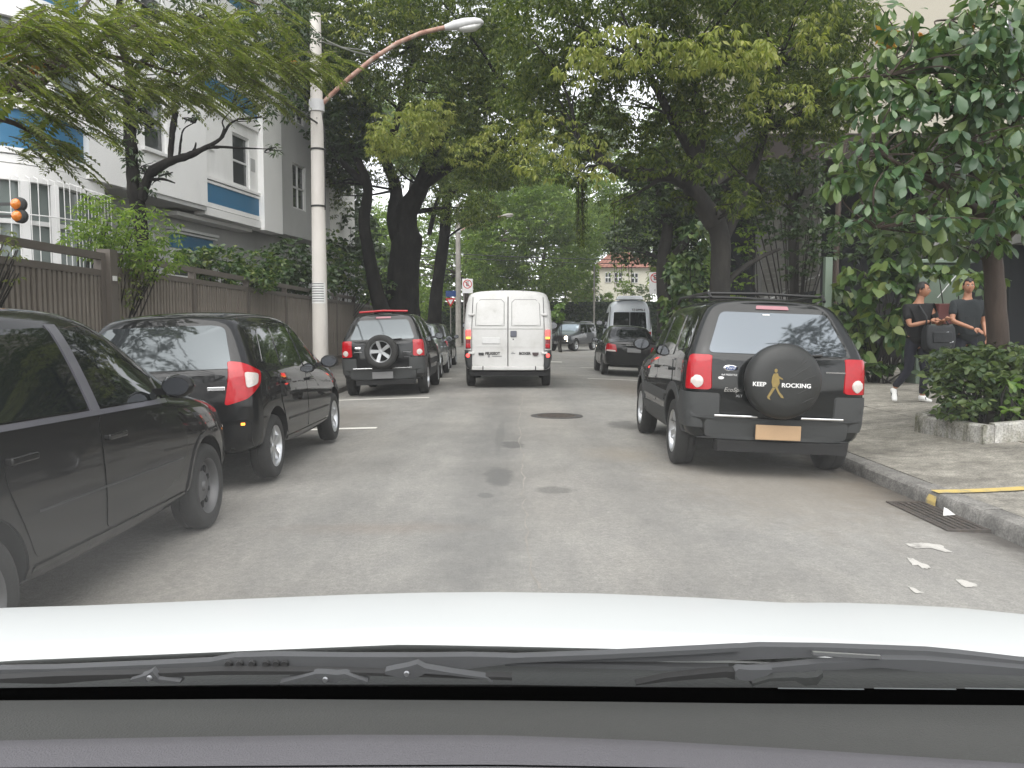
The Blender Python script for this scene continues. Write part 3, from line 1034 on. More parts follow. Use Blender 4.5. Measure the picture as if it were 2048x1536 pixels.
PY = 17.9
pb = Vector((-4.22, PY, .06))
arm = [at(x, y_, PY) - pb for x, y_ in ((640, 212), (662, 190), (700, 155), (745, 118), (795, 86), (842, 66), (880, 57), (897, 54))]
near_pole = lamp_pole('tall pale concrete lamp pole with a rusty curved arm behind the black hatchback', pb.x, PY, at(632, 28, PY).z - .06, .175, .115, arm, 'concrete_pole', bands=(6.05, 5.1, 3.9))
# notice pasted on the pole, wraps a little round it
mb = MB()
cols = 9
zt, zb_ = at(635, 566, PY).z - .06, at(635, 607, PY).z - .06
rows = []
for z in np.linspace(zb_, zt, 3):
    rr = .175 + (.115 - .175) * z / 8.15 + .004
    rows.append([(rr * math.cos(R(-160 + 130 * i / cols)), rr * math.sin(R(-160 + 130 * i / cols)), z) for i in range(cols + 1)])
mb.grid(rows)
notice = mb.build('notice', M['paper'], near_pole)
for k in range(8):
    z = zt - .03 - k * (zt - zb_ - .05) / 7.4
    rr = .175 + (.115 - .175) * z / 8.15 + .006
    MB().grid([[(rr * math.cos(R(-150 + 105 * i / cols)), rr * math.sin(R(-150 + 105 * i / cols)), zz) for i in range(cols + 1)] for zz in (z, z + .016)]).build('text_line', M['grey_plastic'], notice)

P2 = 56.0
pb2 = Vector(at(917, 690, P2)); pb2.z = .06
arm2 = [at(x, y_, P2) - pb2 for x, y_ in ((920, 462), (940, 450), (975, 437), (1005, 432))]
lamp_pole('grey lamp pole beyond the white van beside the no parking sign', pb2.x, P2, at(917, 408, P2).z - .06, .20, .15, arm2, 'old_pole')

# ================================================================ signs
def no_parking(label, x, y, z, w, h, face_y=-1, post=None, group='no parking signs'):
    root = empty('no_parking_sign', (x, y, .05), 0, label, 'sign', group)
    zz = z - .05
    MB().box((0, 0, zz), (w, .02, h)).build('board', M['white_print'], root, bevel=.008)
    r = w * .42
    zc = zz + h / 2 - w * .5
    MB().lathe([(r, -.006), (r * .82, -.006), (r * .82, .004), (r, .004)], 28, Matrix.Translation((0, -.014, zc)) @ Matrix.Rotation(R(90), 4, 'X'), close=True).build('ring', M['red_print'], root)
    text_mesh('letter', 'E', r * 1.45, M['black_print'], root, (0, -.012, zc), (R(90), 0, 0), .003, bold=.004)
    MB().box((0, -.017, zc), (r * 1.75, .006, r * .16), (0, R(45), 0)).build('slash', M['red_print'], root)
    if post: MB().tube([(post, .04, 0), (post, .04, zz + h / 2)], .035, 8).build('post', M['old_pole'], root)
    return root


c = at(935, 572, 55.0)
no_parking('no parking sign with red ring at the grey lamp pole left of the white van', c.x, 55.0, c.z, .70, .95, post=-.25)
c = at(1310, 566, 37.0)
rs = no_parking('no parking sign beside the dark trunk right of the white minibus', c.x, 37.0, c.z, .50, .95, post=.2)
text_mesh('small_print', 'E', .1, M['black_print'], rs, (0, -.013, c.z - .05 - .32), (R(90), 0, 0), .003)
# give way sign with a blue street board, seen past the parked cars
c = at(901, 603, 50.0)
gw = empty('give_way_sign', (c.x, 50, .05), 0, 'red give way sign under a blue board left of the grey lamp pole', 'sign')
MB().prism([(-.32, .2), (.32, .2), (0, -.34)], lambda u, v, w: (u, w, c.z - .05 + v), -.01, .01).build('triangle', M['red_print'], gw)
MB().prism([(-.17, .11), (.17, .11), (0, -.17)], lambda u, v, w: (u, w, c.z - .05 + v), -.016, -.012).build('triangle_centre', M['white_print'], gw)
MB().box((.02, .02, c.z + .42), (.62, .02, .36)).build('street_board', M['blue_print'], gw)
MB().tube([(0, .04, 0), (0, .04, c.z + .6)], .03, 8).build('post', M['old_pole'], gw)

# ================================================================ overhead cables
def cable(label, pts, r=.012, mat='cable', sag=.0):
    P = [Vector(p) for p in pts]
    out = []
    for i in range(len(P) - 1):
        for k in range(10):
            t = k / 10
            q = P[i].lerp(P[i + 1], t)
            q.z -= sag * 4 * t * (1 - t)
            out.append(q)
    out.append(P[-1])
    o = MB().tube(out, r, 5).build('overhead_cable', M[mat], smooth=True)
    return tag(o, label, 'cable', 'overhead cables')


cable('thick black cable slanting from the upper left to the near lamp pole', [at(235, -30, 9.0), at(330, 40, 10.5), at(634, 246, 17.75)], .022, sag=.02)
cable('thin black cable crossing the top of the near lamp pole from the left', [at(520, -40, 11.0), at(632, 64, 17.76), at(660, 110, 19)], .012)
cable('thin black cable sloping down from the near lamp pole to the white building', [at(634, 236, 17.75), at(540, 195, 22), at(430, 110, 27)], .010)
cable('pale twisted cable running from the near lamp pole into the trees', [at(636, 72, 17.76), at(715, 105, 22), at(960, 165, 33)], .022, 'pale_cable', sag=.04)
cable('second pale cable running from the near lamp pole into the trees', [at(636, 80, 17.77), at(715, 98, 22), at(960, 158, 33)], .014, 'pale_cable', sag=.04)
cable('black cable hanging down the shaft of the near lamp pole', [at(644, 225, 17.70), at(650, 270, 17.70), at(650, 420, 17.70)], .012)
cable('thin dark cable strung across the far end of the street', [at(640, 528, 57), at(917, 508, 56.2), at(1340, 520, 57)], .030, sag=.1)
cable('lower thin dark cable strung across the far end of the street', [at(640, 520, 57), at(917, 516, 56.2), at(1340, 528, 57)], .022, sag=.1)
# ================================================================ vehicle kit
def ring(st):
    """right-half points of a section -> closed ring (right up, left down)"""
    R_ = [Vector(p) for p in st]
    L_ = [Vector((-p.x, p.y, p.z)) for p in R_[1:-1]][::-1]
    return R_ + L_


def sect(y, *pts):
    """pts: (w, z[, dy]) from floor centre to roof centre"""
    return [(p[0], y + (p[2] if len(p) > 2 else 0), p[1]) for p in pts]


def body_loft(name, stations, mat, parent, arches=(), wheel_r=.33, levels=2, arch_depth=.32):
    mb = MB()
    rings = [ring(s) for s in stations]
    n = len(rings[0])
    vs = [p for r in rings for p in r]
    fs = []
    for i in range(len(rings) - 1):
        for k in range(n):
            k2 = (k + 1) % n
            fs.append((i * n + k, i * n + k2, (i + 1) * n + k2, (i + 1) * n + k))
    h = len(stations[0]) - 1          # index of the roof centre
    for e, off in ((0, 0), (1, (len(rings) - 1) * n)):
        for i in range(0, h):
            a, b = i, i + 1
            c, d = (n - i) % n, (n - i - 1) % n
            f = [off + a, off + b, off + d, off + c]
            f = list(dict.fromkeys(f))
            fs.append(tuple(f[::-1] if e == 0 else f))
    mb.add(vs, fs)
    o = mb.build(name, mat, parent)
    m = o.modifiers.new('sub', 'SUBSURF')
    m.levels = m.render_levels = levels
    frozen(o)
    cutters = []
    for (y, z, r) in arches:
        for s in (-1, 1):
            c = MB()
            c.lathe([(r, -arch_depth / 2), (r, arch_depth / 2 + .2)], 40, Matrix.Translation((s * (abs(max(p[0] for q in stations for p in q)) - arch_depth / 2), y, z)) @ Matrix.Rotation(s * R(90), 4, 'Y'))
            k = len(c.v) // 2
            c.f += [tuple(range(k)), tuple(range(k, 2 * k))]
            c.m += [0, 0]
            co = c.build('cutter', M['under'])
            cutters.append(co)
    if cutters:
        o.data.materials.append(M['under'])
        for co in cutters:
            mo = o.modifiers.new('b', 'BOOLEAN')
            mo.operation = 'DIFFERENCE'
            mo.object = co
            mo.solver = 'EXACT'
            mo.material_mode = 'TRANSFER'
        # cutters live in the car's own frame
        for co in cutters: co.parent = parent
        bpy.context.view_layer.update()
        frozen(o)
        for co in cutters: bpy.data.objects.remove(co)
    me = o.data
    me.polygons.foreach_set('use_smooth', [True] * len(me.polygons))
    me.set_sharp_from_angle(angle=R(42))
    bm = bmesh.new()
    bm.from_mesh(me)
    o_bvh = BVHTree.FromBMesh(bm)
    bm.free()
    return o, o_bvh


VIEWS = {
    'R': (Vector((-1, 0, 0)), Vector((0, 1, 0)), Vector((0, 0, 1)), Vector((5, 0, 0))),
    'L': (Vector((1, 0, 0)), Vector((0, 1, 0)), Vector((0, 0, 1)), Vector((-5, 0, 0))),
    'B': (Vector((0, 1, 0)), Vector((1, 0, 0)), Vector((0, 0, 1)), Vector((0, -9, 0))),
    'F': (Vector((0, -1, 0)), Vector((1, 0, 0)), Vector((0, 0, 1)), Vector((0, 9, 0))),
    'T': (Vector((0, 0, -1)), Vector((1, 0, 0)), Vector((0, 1, 0)), Vector((0, 0, 6))),
}
_s = math.sqrt(.5)
VIEWS['BR'] = (Vector((-_s, _s, 0)), Vector((_s, _s, 0)), Vector((0, 0, 1)), Vector((_s, -_s, 0)) * 8)
VIEWS['BL'] = (Vector((_s, _s, 0)), Vector((_s, -_s, 0)), Vector((0, 0, 1)), Vector((-_s, -_s, 0)) * 8)
VIEWS['FR'] = (Vector((-_s, -_s, 0)), Vector((-_s, _s, 0)), Vector((0, 0, 1)), Vector((_s, _s, 0)) * 8)


def rounded(poly, r=.05, n=4):
    """rounds the corners of a 2d polygon"""
    out = []
    P = [Vector((p[0], p[1])) for p in poly]
    rs = [p[2] if len(p) > 2 else r for p in poly]
    for i, p in enumerate(P):
        a, b = P[i - 1] - p, P[(i + 1) % len(P)] - p
        k = min(rs[i], a.length * .45, b.length * .45)
        p0, p1 = p + a.normalized() * k, p + b.normalized() * k
        for j in range(n + 1):
            t = j / n
            out.append(p0 * (1 - t) ** 2 + p * 2 * t * (1 - t) + p1 * t * t)
    return out


def resample(poly, step):
    out = []
    for i, p in enumerate(poly):
        q = poly[(i + 1) % len(poly)]
        k = max(1, int((q - p).length / step))
        for j in range(k): out.append(p.lerp(q, j / k))
    return out


def cast(bvh, view, u, v):
    d, ua, va, org = VIEWS[view]
    o = org + ua * u + va * v
    hit = bvh.ray_cast(o, d)
    if hit[0] is not None: return hit[0]
    # beside the silhouette: fall back on the nearest point of the surface
    best = bvh.find_nearest(o + d * (abs(org.length) - .7))
    return best[0]


def panel(name, bvh, view, poly, mat, parent, off=.004, thick=.012, r=.04, rings=5, step=.06, smooth=True):
    """a solid panel lying on the body: a 2d outline cast on to it along a view direction"""
    d = VIEWS[view][0]
    out = resample(rounded(poly, r), step)
    c = sum(out, Vector((0, 0))) / len(out)
    n = len(out)
    vs, fs = [], []
    for k in range(rings):
        s = 1 - k / rings
        for p in out:
            q = c + (p - c) * s
            vs.append(cast(bvh, view, q.x, q.y) - d * off)
    vs.append(cast(bvh, view, c.x, c.y) - d * off)
    for k in range(rings - 1):
        for i in range(n):
            j = (i + 1) % n
            fs.append((k * n + i, k * n + j, (k + 1) * n + j, (k + 1) * n + i))
    for i in range(n): fs.append(((rings - 1) * n + i, (rings - 1) * n + (i + 1) % n, rings * n))
    b = len(vs)
    vs += [vs[i] + d * (thick + off) for i in range(n)]
    for i in range(n):
        j = (i + 1) % n
        fs.append((j, i, b + i, b + j))
    mb = MB().add(vs, fs)
    return mb.build(name, mat, parent, smooth=35)


def ribbon(name, bvh, view, pts, w, mat, parent, off=.003, thick=.006, step=.05, closed=False):
    """a strip of even width that follows a path on the body"""
    d = VIEWS[view][0]
    P = [Vector((p[0], p[1])) for p in pts]
    Q = []
    m = len(P) if closed else len(P) - 1
    for i in range(m):
        a, b = P[i], P[(i + 1) % len(P)]
        k = max(1, int((b - a).length / step))
        for j in range(k): Q.append(a.lerp(b, j / k))
    if not closed: Q.append(P[-1])
    rows = []
    n = len(Q)
    for i, p in enumerate(Q):
        t = (Q[(i + 1) % n if closed else min(i + 1, n - 1)] - Q[i - 1 if closed else max(0, i - 1)])
        t.normalize()
        nn = Vector((-t.y, t.x)) * w / 2
        rows.append([cast(bvh, view, (p + nn).x, (p + nn).y) - d * (off - .004 - thick), cast(bvh, view, (p + nn).x, (p + nn).y) - d * off,
                     cast(bvh, view, (p - nn).x, (p - nn).y) - d * off, cast(bvh, view, (p - nn).x, (p - nn).y) - d * (off - .004 - thick)])
    if closed: rows.append(rows[0])
    return MB().grid(rows).build(name, mat, parent, smooth=40)


WHEELS = {}
def wheel(parent, x, y, r, w, kind='five', name='wheel', z=None, axis='X'):
    """tyre (the wheel itself) with a rim as its part; the outer face looks along +x for x > 0"""
    key = (r, w, kind)
    if key not in WHEELS:
        rr = r * .66
        t = MB().lathe([(rr * .96, -w * .42), (rr, -w * .46), (r * .86, -w * .5), (r * .96, -w * .45), (r, -w * .3), (r, -w * .1), (r * .985, -w * .08), (r * .985, -w * .04), (r, -w * .02), (r, w * .3),
                        (r * .96, w * .45), (r * .86, w * .5), (rr, w * .46), (rr * .96, w * .42), (rr * .93, w * .25), (rr * .9, -w * .3)], 40, close=True)
        tm = t.mesh('tyre', 50)
        mb = MB()
        mb.cur = 1
        mb.lathe([(0, -w * .02), (rr * .9, -w * .02), (rr * .92, -w * .1)], 32)
        mb.cur = 0
        mb.lathe([(rr * .88, w * .16), (rr * .93, w * .40), (rr * .985, w * .455), (rr * .985, w * .40), (rr * .95, w * .2), (rr * .92, -w * .1)], 36)
        mb.lathe([(0, w * .34), (rr * .14, w * .34), (rr * .2, w * .28), (rr * .24, w * .0)], 20)
        nsp = {'five': 5, 'six': 6, 'steel': 0, 'cap': 9}[kind]
        for k in range(nsp):
            a = 2 * math.pi * k / nsp + .3
            wd = {5: .17, 6: .15, 9: .10}[nsp] * rr
            m4 = Matrix.Rotation(a, 4, 'Z')
            sp = [(-wd * .75, rr * .16, w * .30), (wd * .75, rr * .16, w * .30), (wd, rr * .92, w * .36), (-wd, rr * .92, w * .36),
                  (-wd * .75, rr * .16, w * .12), (wd * .75, rr * .16, w * .12), (wd * 1.1, rr * .92, w * .16), (-wd * 1.1, rr * .92, w * .16)]
            mb.add([m4 @ Vector(p) for p in sp], [(0, 1, 2, 3), (0, 4, 5, 1), (1, 5, 6, 2), (3, 2, 6, 7), (0, 3, 7, 4), (4, 7, 6, 5)])
        if kind == 'steel':
            mb.lathe([(rr * .2, w * .26), (rr * .5, w * .22), (rr * .6, w * .12), (rr * .75, w * .10), (rr * .9, w * .18)], 32)
            mb.cur = 1
            for k in range(10):
                a = 2 * math.pi * k / 10
                mb.box((rr * .66 * math.cos(a), rr * .66 * math.sin(a), w * .105), (.05, .03, .03), (0, 0, a))
        WHEELS[key] = (tm, mb.mesh('rim', 40))
    tm, rm = WHEELS[key]
    t = link(name, tm, parent)
    if not tm.materials: tm.materials.append(M['rubber'])
    t.location = (x, y, r if z is None else z)
    if axis == 'X': t.rotation_euler = (0, R(90) if x > 0 else R(-90), 0)
    else: t.rotation_euler = (R(90), 0, 0)
    rim = link('rim', rm, t)
    if not rm.materials:
        rm.materials.append(M['alloy'] if kind != 'steel' else M['dark_alloy'])
        rm.materials.append(M['seam'])
    return t


def mirror(parent, side, x, y, z, mat, glass=True, s=1.0):
    mb = MB()
    o = Vector((side * x, y, z))
    rows = []
    for dy, a, b in ((-.055, .085, .062), (-.03, .105, .078), (.02, .10, .075), (.06, .07, .055), (.085, .02, .02)):
        rows.append([o + Vector((side * .10 * s + a * s * math.cos(2 * math.pi * k / 12), dy * s, b * s * math.sin(2 * math.pi * k / 12))) for k in range(12)])
    vs = [p for r in rows for p in r]
    fs = [(i * 12 + k, i * 12 + (k + 1) % 12, (i + 1) * 12 + (k + 1) % 12, (i + 1) * 12 + k) for i in range(4) for k in range(12)] + [tuple(range(12)), tuple(range(48, 60))]
    mb.add(vs, fs)
    mb.box(o + Vector((-side * .03, 0, -.03)), (.16, .05, .04))
    h = mb.build('mirror', mat, parent, smooth=50)
    if glass:
        g = MB()
        g.add([o + Vector((side * .10 * s + .085 * s * math.cos(2 * math.pi * k / 14), -.058 * s, .058 * s * math.sin(2 * math.pi * k / 14))) for k in range(14)], [tuple(range(14))])
        g.build('mirror_glass', M['mirror_grey'], h)
    return h


def handle(parent, bvh, view, y, z, mat, L=.2):
    p = cast(bvh, view, y, z)
    d = -VIEWS[view][0]
    mb = MB()
    mb.box(p + d * .028, (.022, L, .032), None)
    mb.box(p + d * .012 + Vector((0, -L * .42, 0)), (.03, .03, .03))
    mb.box(p + d * .012 + Vector((0, L * .42, 0)), (.03, .03, .03))
    return mb.build('door_handle', mat, parent, bevel=.008)


def car_root(name, x, y, rz, label, cat, group, zoff=0.0):
    z = road_z(x, y)
    slope = math.atan((road_z(x + .5, y) - road_z(x - .5, y)))
    return empty(name, (x, y, z + zoff), 0, label, cat, group, rot=Euler((0, -slope, rz)))


PARKED = 'cars parked along the street'

# ---------------------------------------------------------------- compact SUV with a spare wheel on its tailgate
def suv(x, y, rz, label, paint, cover=False, plate='plate_grey', red_strip=False, rails=True, wheels='five'):
    root = car_root('compact_suv', x, y, rz, label, 'car', PARKED)
    st = [
        sect(-1.93, (0, .36), (.70, .36, .05), (.77, .44, .03), (.79, .72), (.785, 1.10, .03), (.775, 1.17, .05), (.59, 1.585, .34), (.47, 1.645, .40), (0, 1.66, .38)),
        sect(-1.84, (0, .32), (.76, .32), (.84, .40), (.855, .72), (.845, 1.10), (.83, 1.17), (.645, 1.60, .25), (.52, 1.675, .29), (0, 1.70, .28)),
        sect(-1.25, (0, .28), (.76, .28), (.855, .36), (.865, .70), (.855, 1.09), (.84, 1.145), (.665, 1.625), (.54, 1.695), (0, 1.72)),
        sect(-.4, (0, .26), (.76, .26), (.855, .34), (.865, .68), (.855, 1.05), (.84, 1.10), (.672, 1.63), (.545, 1.70), (0, 1.725)),
        sect(.30, (0, .26), (.76, .26), (.855, .34), (.865, .66), (.852, 1.01), (.835, 1.06), (.665, 1.60), (.54, 1.675), (0, 1.70)),
        sect(.55, (0, .26), (.76, .26), (.855, .34), (.865, .66), (.852, 1.0), (.83, 1.05), (.655, 1.53, -.02), (.53, 1.60, -.05), (0, 1.63, -.08)),
        sect(1.15, (0, .27), (.76, .27), (.852, .36), (.862, .66), (.845, .98), (.80, 1.03), (.70, 1.07), (.5, 1.095), (0, 1.11)),
        sect(1.45, (0, .28), (.76, .28), (.85, .37), (.86, .66), (.83, .94), (.78, .99), (.68, 1.02), (.5, 1.04), (0, 1.05)),
        sect(1.98, (0, .30), (.73, .30), (.81, .38), (.82, .62), (.78, .84), (.73, .88), (.62, .91), (.45, .92), (0, .93)),
        sect(2.12, (0, .34), (.60, .34), (.68, .41), (.70, .60), (.66, .77), (.62, .81), (.55, .83), (.4, .84), (0, .85)),
    ]
    body, bvh = body_loft('body', st, [paint, M['under']], root, [(-1.20, .36, .40), (1.29, .36, .40)])
    for s, v in ((1, 'R'), (-1, 'L')):
        # doors are panels of their own, cladding below
        rd = panel('door', bvh, v, [(-.95, .58), (-.16, .56), (-.16, 1.03), (-1.10, 1.07), (-1.12, .85)], paint, root, .006, .01, .05)
        fd = panel('door', bvh, v, [(-.14, .56), (.82, .56), (.86, .80), (.80, .99), (-.14, 1.03)], paint, root, .006, .01, .05)
        panel('window', bvh, v, [(-1.06, 1.12), (-.24, 1.09), (-.24, 1.53), (-.90, 1.54)], M['tint_glass'], rd, .008, .012, .05)
        panel('window', bvh, v, [(-.14, 1.09), (.80, 1.05), (.72, 1.13), (.30, 1.50), (-.14, 1.53)], M['tint_glass'], fd, .008, .012, .05)
        panel('quarter_window', bvh, v, [(-1.70, 1.20), (-1.16, 1.16), (-1.0, 1.53), (-1.46, 1.52)], M['tint_glass'], root, .008, .012, .06)
        handle(rd, bvh, v, -.98, .97, paint)
        handle(fd, bvh, v, -.02, .95, paint)
        panel('sill_cladding', bvh, v, [(-.80, .30), (.90, .30), (.88, .50), (-.80, .52)], M['grey_plastic'], root, .012, .012, .03)
        panel('side_moulding', bvh, v, [(-.93, .60), (.86, .60), (.86, .72), (-.93, .72)], M['grey_plastic'], root, .016, .012, .03)
        for yc in (-1.20, 1.29):
            arcp = [(yc + .445 * math.cos(R(a)), .36 + .445 * math.sin(R(a))) for a in range(-8, 189, 8)]
            ribbon('arch_trim', bvh, v, arcp, .085, M['grey_plastic'], root, .012, .02)
        mirror(root, s, .84, .74, 1.19, M['black_plastic'], s=1.05)
        if rails:
            MB().tube([(s * .56, -1.40, 1.70), (s * .57, -1.32, 1.755), (s * .585, .15, 1.745), (s * .585, .26, 1.68)], .016, 8).build('roof_rail', M['black_plastic'], root, smooth=60)
    if rails:
        for yy in (-1.25, -.15):
            MB().tube([(-.575, yy, 1.752), (0, yy, 1.765), (.575, yy, 1.752)], .015, 8).build('roof_bar', M['black_plastic'], root, smooth=60)
    if red_strip:
        MB().tube([(-.50, -1.52, 1.735), (0, -1.55, 1.757), (.50, -1.52, 1.735)], .022, 8).build('roof_bar', M['red_lens'], root, smooth=60)  # red strip laid across the roof's rear edge
        tag(root.children[-1], 'red strip across the rear of the roof')
    # rear: glass, tailgate, lights
    panel('rear_window', bvh, 'B', [(-.66, 1.17), (.66, 1.17), (.51, 1.565), (-.51, 1.565)], M['rear_glass' if cover else 'dark_rear_glass'], root, .006, .01, .06, step=.05)
    tg = panel('tailgate', bvh, 'B', [(-.60, .60), (.60, .60), (.63, 1.14), (-.63, 1.14)], paint, root, .006, .012, .04)
    panel('high_brake_light', bvh, 'B', [(-.16, 1.60), (.16, 1.60), (.15, 1.635), (-.15, 1.635)], M['pink_lens'], root, .010, .012, .01)
    for s, v in ((1, 'BR'), (-1, 'BL')):
        u0 = lambda xx: (xx, )
        # centre of the wrap-round light in the diagonal view
        p = Vector((.77, -1.88, 0))
        uc = (p.x + p.y) * _s
        lens = panel('tail_light', bvh, v, [((uc - .125) * s, .82), ((uc + .115) * s, .82), ((uc + .105) * s, 1.02), ((uc + .075) * s, 1.15), ((uc - .105) * s, 1.15)], M['red_lens'], root, .014, .02, .035, step=.03)
        q = cast(bvh, v, (uc - .01) * s, .895)
        d = -VIEWS[v][0]
        rot = d.to_track_quat('Z', 'Y').to_matrix().to_4x4()
        MB().lathe([(0, .020), (.045, .019), (.060, .014), (.062, -.01)], 20, Matrix.Translation(q) @ Vector((s * .42, -.9, 0)).to_track_quat('Z', 'Y').to_matrix().to_4x4()).build('reversing_lamp', M['clear_lens'], lens, smooth=50)
    panel('bumper', bvh, 'B', [(-.83, .36), (.83, .36), (.84, .56), (-.84, .56)], M['grey_plastic'], root, .035, .06, .05, step=.05)
    for s in (1, -1):
        panel('bumper_corner', bvh, 'BR' if s > 0 else 'BL', [((uc - .19) * s, .46), ((uc + .30) * s, .46), ((uc + .26) * s, .79), ((uc - .19) * s, .79)], M['grey_plastic'], root, .022, .04, .03, step=.04)
    for s in (1, -1):
        MB().box((s * .40, -1.985, .585), (.40, .03, .022), (0, 0, s * R(1.5))).build('bumper_strip', M['chrome'], root, bevel=.006)
    MB().box((0, -1.998, .445), (.42, .022, .14)).build('licence_plate', M[plate], root, bevel=.006)
    MB().box((.05, -1.87, .30), (1.2, .2, .1)).build('underbody', M['under'], root)
    # wheels
    for s in (1, -1):
        for yy in (-1.20, 1.29): wheel(root, s * .75, yy, .335, .205, wheels)
    # spare wheel, hung on the tailgate
    sz, sy = .93, -2.06
    if cover:
        cv = MB()
        cv.lathe([(0, .105), (.20, .10), (.30, .085), (.335, .055), (.352, .0), (.345, -.08), (.32, -.10), (0, -.10)], 48, Matrix.Translation((0, sy, sz)) @ Matrix.Rotation(R(90), 4, 'X'))
        co = cv.build('spare_wheel_cover', M['cover'], root, smooth=50)
        # creases in the vinyl
        for k, (u0_, v0_, u1_, v1_) in enumerate(((.02, .02, .30, .20), (.05, .09, .24, .24), (.10, -.01, .33, .09), (.08, -.12, .31, -.02), (.14, -.20, .28, -.13), (.12, .17, .20, .28))):
            def surf(u, v):
                rr = math.hypot(u, v)
                hh = np.interp(rr, [0, .20, .30, .335, .352], [.105, .10, .085, .055, 0])
                return Vector((u, sy - hh + .0015, sz + v))
            pts = [surf(u0_ + (u1_ - u0_) * t, v0_ + (v1_ - v0_) * t + .01 * math.sin(3 * t)) for t in np.linspace(0, 1, 8)]
            MB().tube(pts, [.001, .004, .005, .005, .005, .004, .003, .001], 6).build('crease', M['cover'], co, smooth=True)
        text_mesh('lettering', 'KEEP', .054, M['white_print'], co, (-.245, sy - .103, sz - .028), (R(90), 0, 0), .003, 1.05, bold=.001)
        text_mesh('lettering', 'ROCKING', .054, M['white_print'], co, (.088, sy - .107, sz - .030), (R(90), 0, R(2)), .003, 1.10, bold=.001)
        # plain gold figure in mid stride
        for poly in ([(-.025, .105), (.02, .11), (.035, .06), (.045, .0), (.02, -.05), (-.03, -.045), (-.045, .01), (-.04, .07)],
                     [(-.018, .125), (.0, .115), (.014, .13), (.014, .15), (-.002, .162), (-.018, .15)],
                     [(-.03, -.05), (.0, -.055), (-.03, -.11), (-.06, -.16), (-.045, -.19), (-.075, -.175), (-.085, -.155)],
                     [(.0, -.05), (.025, -.05), (.05, -.10), (.085, -.135), (.10, -.165), (.07, -.16), (.035, -.115)],
                     [(.03, .08), (.075, .055), (.08, .04), (.04, .05)]):
            MB().prism(poly, lambda u, v, w: (u * .82 - .10, sy - .1045 - w, sz - .012 + v * .82), -.004, .0035).build('printed_figure', M['gold_print'], co)
        # lettering and badge on the tailgate
        bx = -.46
        bp = cast(bvh, 'B', bx, 1.03)
        bd = MB().lathe([(0, .014), (.055, .012), (.068, .006), (.068, -.01)], 28, Matrix.Translation(bp + Vector((.01, -.006, 0))) @ Matrix.Rotation(R(90), 4, 'X') @ Matrix.Diagonal((1.0, .42, 1, 1)))
        bo = bd.build('badge', M['chrome'], tg, smooth=40)
        MB().lathe([(0, .016), (.05, .0145)], 24, Matrix.Translation(bp + Vector((.01, -.007, 0))) @ Matrix.Rotation(R(90), 4, 'X') @ Matrix.Diagonal((1.0, .40, 1, 1))).build('badge_field', M['blue_print'], tg)
        text_mesh('badge_lettering', 'Ford', .036, M['white_print'], tg, bp + Vector((.01, -.024, 0)), (R(90), 0, 0), .001, 1.1, shear=.3)
        p = cast(bvh, 'B', bx, .965)
        text_mesh('dealer_sticker', '4x4 FREESTYLE', .024, M['white_print'], tg, p + Vector((.0, -.011, 0)), (R(90), 0, 0), .002, .95)
        MB().lathe([(0, .004), (.022, .004), (.024, 0)], 16, Matrix.Translation(cast(bvh, 'B', -.535, .935) + Vector((0, -.008, 0))) @ Matrix.Rotation(R(90), 4, 'X') @ Matrix.Diagonal((1.2, .6, 1, 1))).build('sticker', M['white_print'], tg)
        p = cast(bvh, 'B', -.42, .825)
        text_mesh('model_lettering', 'EcoSport', .055, M['chrome'], tg, p + Vector((.02, -.011, 0)), (R(90), 0, 0), .003, 1.05, shear=.25, bold=.001)
        p = cast(bvh, 'B', -.36, .77)
        text_mesh('model_lettering', 'XLT', .032, M['alloy'], tg, p + Vector((.0, -.010, 0)), (R(90), 0, 0), .002, 1.1)
        MB().box(cast(bvh, 'B', .53, 1.02) + Vector((0, -.012, 0)), (.18, .015, .012)).build('handle_trim', M['chrome'], tg)
        MB().box(cast(bvh, 'B', -.07, 1.545) + Vector((0, -.012, 0)), (.07, .004, .012)).build('window_sticker', M['white_print'], root)
    else:
        w = wheel(root, 0, sy, .335, .2, 'five', 'spare_wheel', sz, 'Y')
        bp = cast(bvh, 'B', -.50, 1.0)
        MB().lathe([(0, .014), (.055, .012), (.068, .006), (.068, -.01)], 20, Matrix.Translation(bp + Vector((0, -.006, 0))) @ Matrix.Rotation(R(90), 4, 'X') @ Matrix.Diagonal((1.0, .42, 1, 1))).build('badge', M['chrome'], tg, smooth=40)
        MB().box(cast(bvh, 'B', .50, .90) + Vector((0, -.010, 0)), (.16, .01, .022)).build('model_lettering', M['chrome'], tg)
        MB().box(cast(bvh, 'B', -.50, .92) + Vector((0, -.010, 0)), (.16, .01, .014)).build('trim_strip', M['chrome'], tg)
        MB().box(cast(bvh, 'B', .50, .80) + Vector((0, -.010, 0)), (.12, .01, .02)).build('trim_strip', M['chrome'], tg)
    # rear wiper
    wp = MB()
    a, b = cast(bvh, 'B', .02, 1.155), cast(bvh, 'B', .40, 1.175)
    wp.tube([a + Vector((0, -.03, 0)), b + Vector((0, -.025, 0))], .012, 6)
    wp.box(a + Vector((0, -.02, 0)), (.09, .04, .04))
    wp.build('rear_wiper', M['black_plastic'], root)
    return root


suv(2.475, 7.72 + 1.93, R(-1.1), 'black compact SUV with a lettered spare wheel cover parked at the pavement kerb', M['green_black'], True, 'plate_orange')
suv(-2.68, 16.75 + 1.93, R(.4), 'black compact SUV with an uncovered silver spare wheel beyond the black hatchback', M['black_paint'], False, 'plate_grey', True, rails=False)

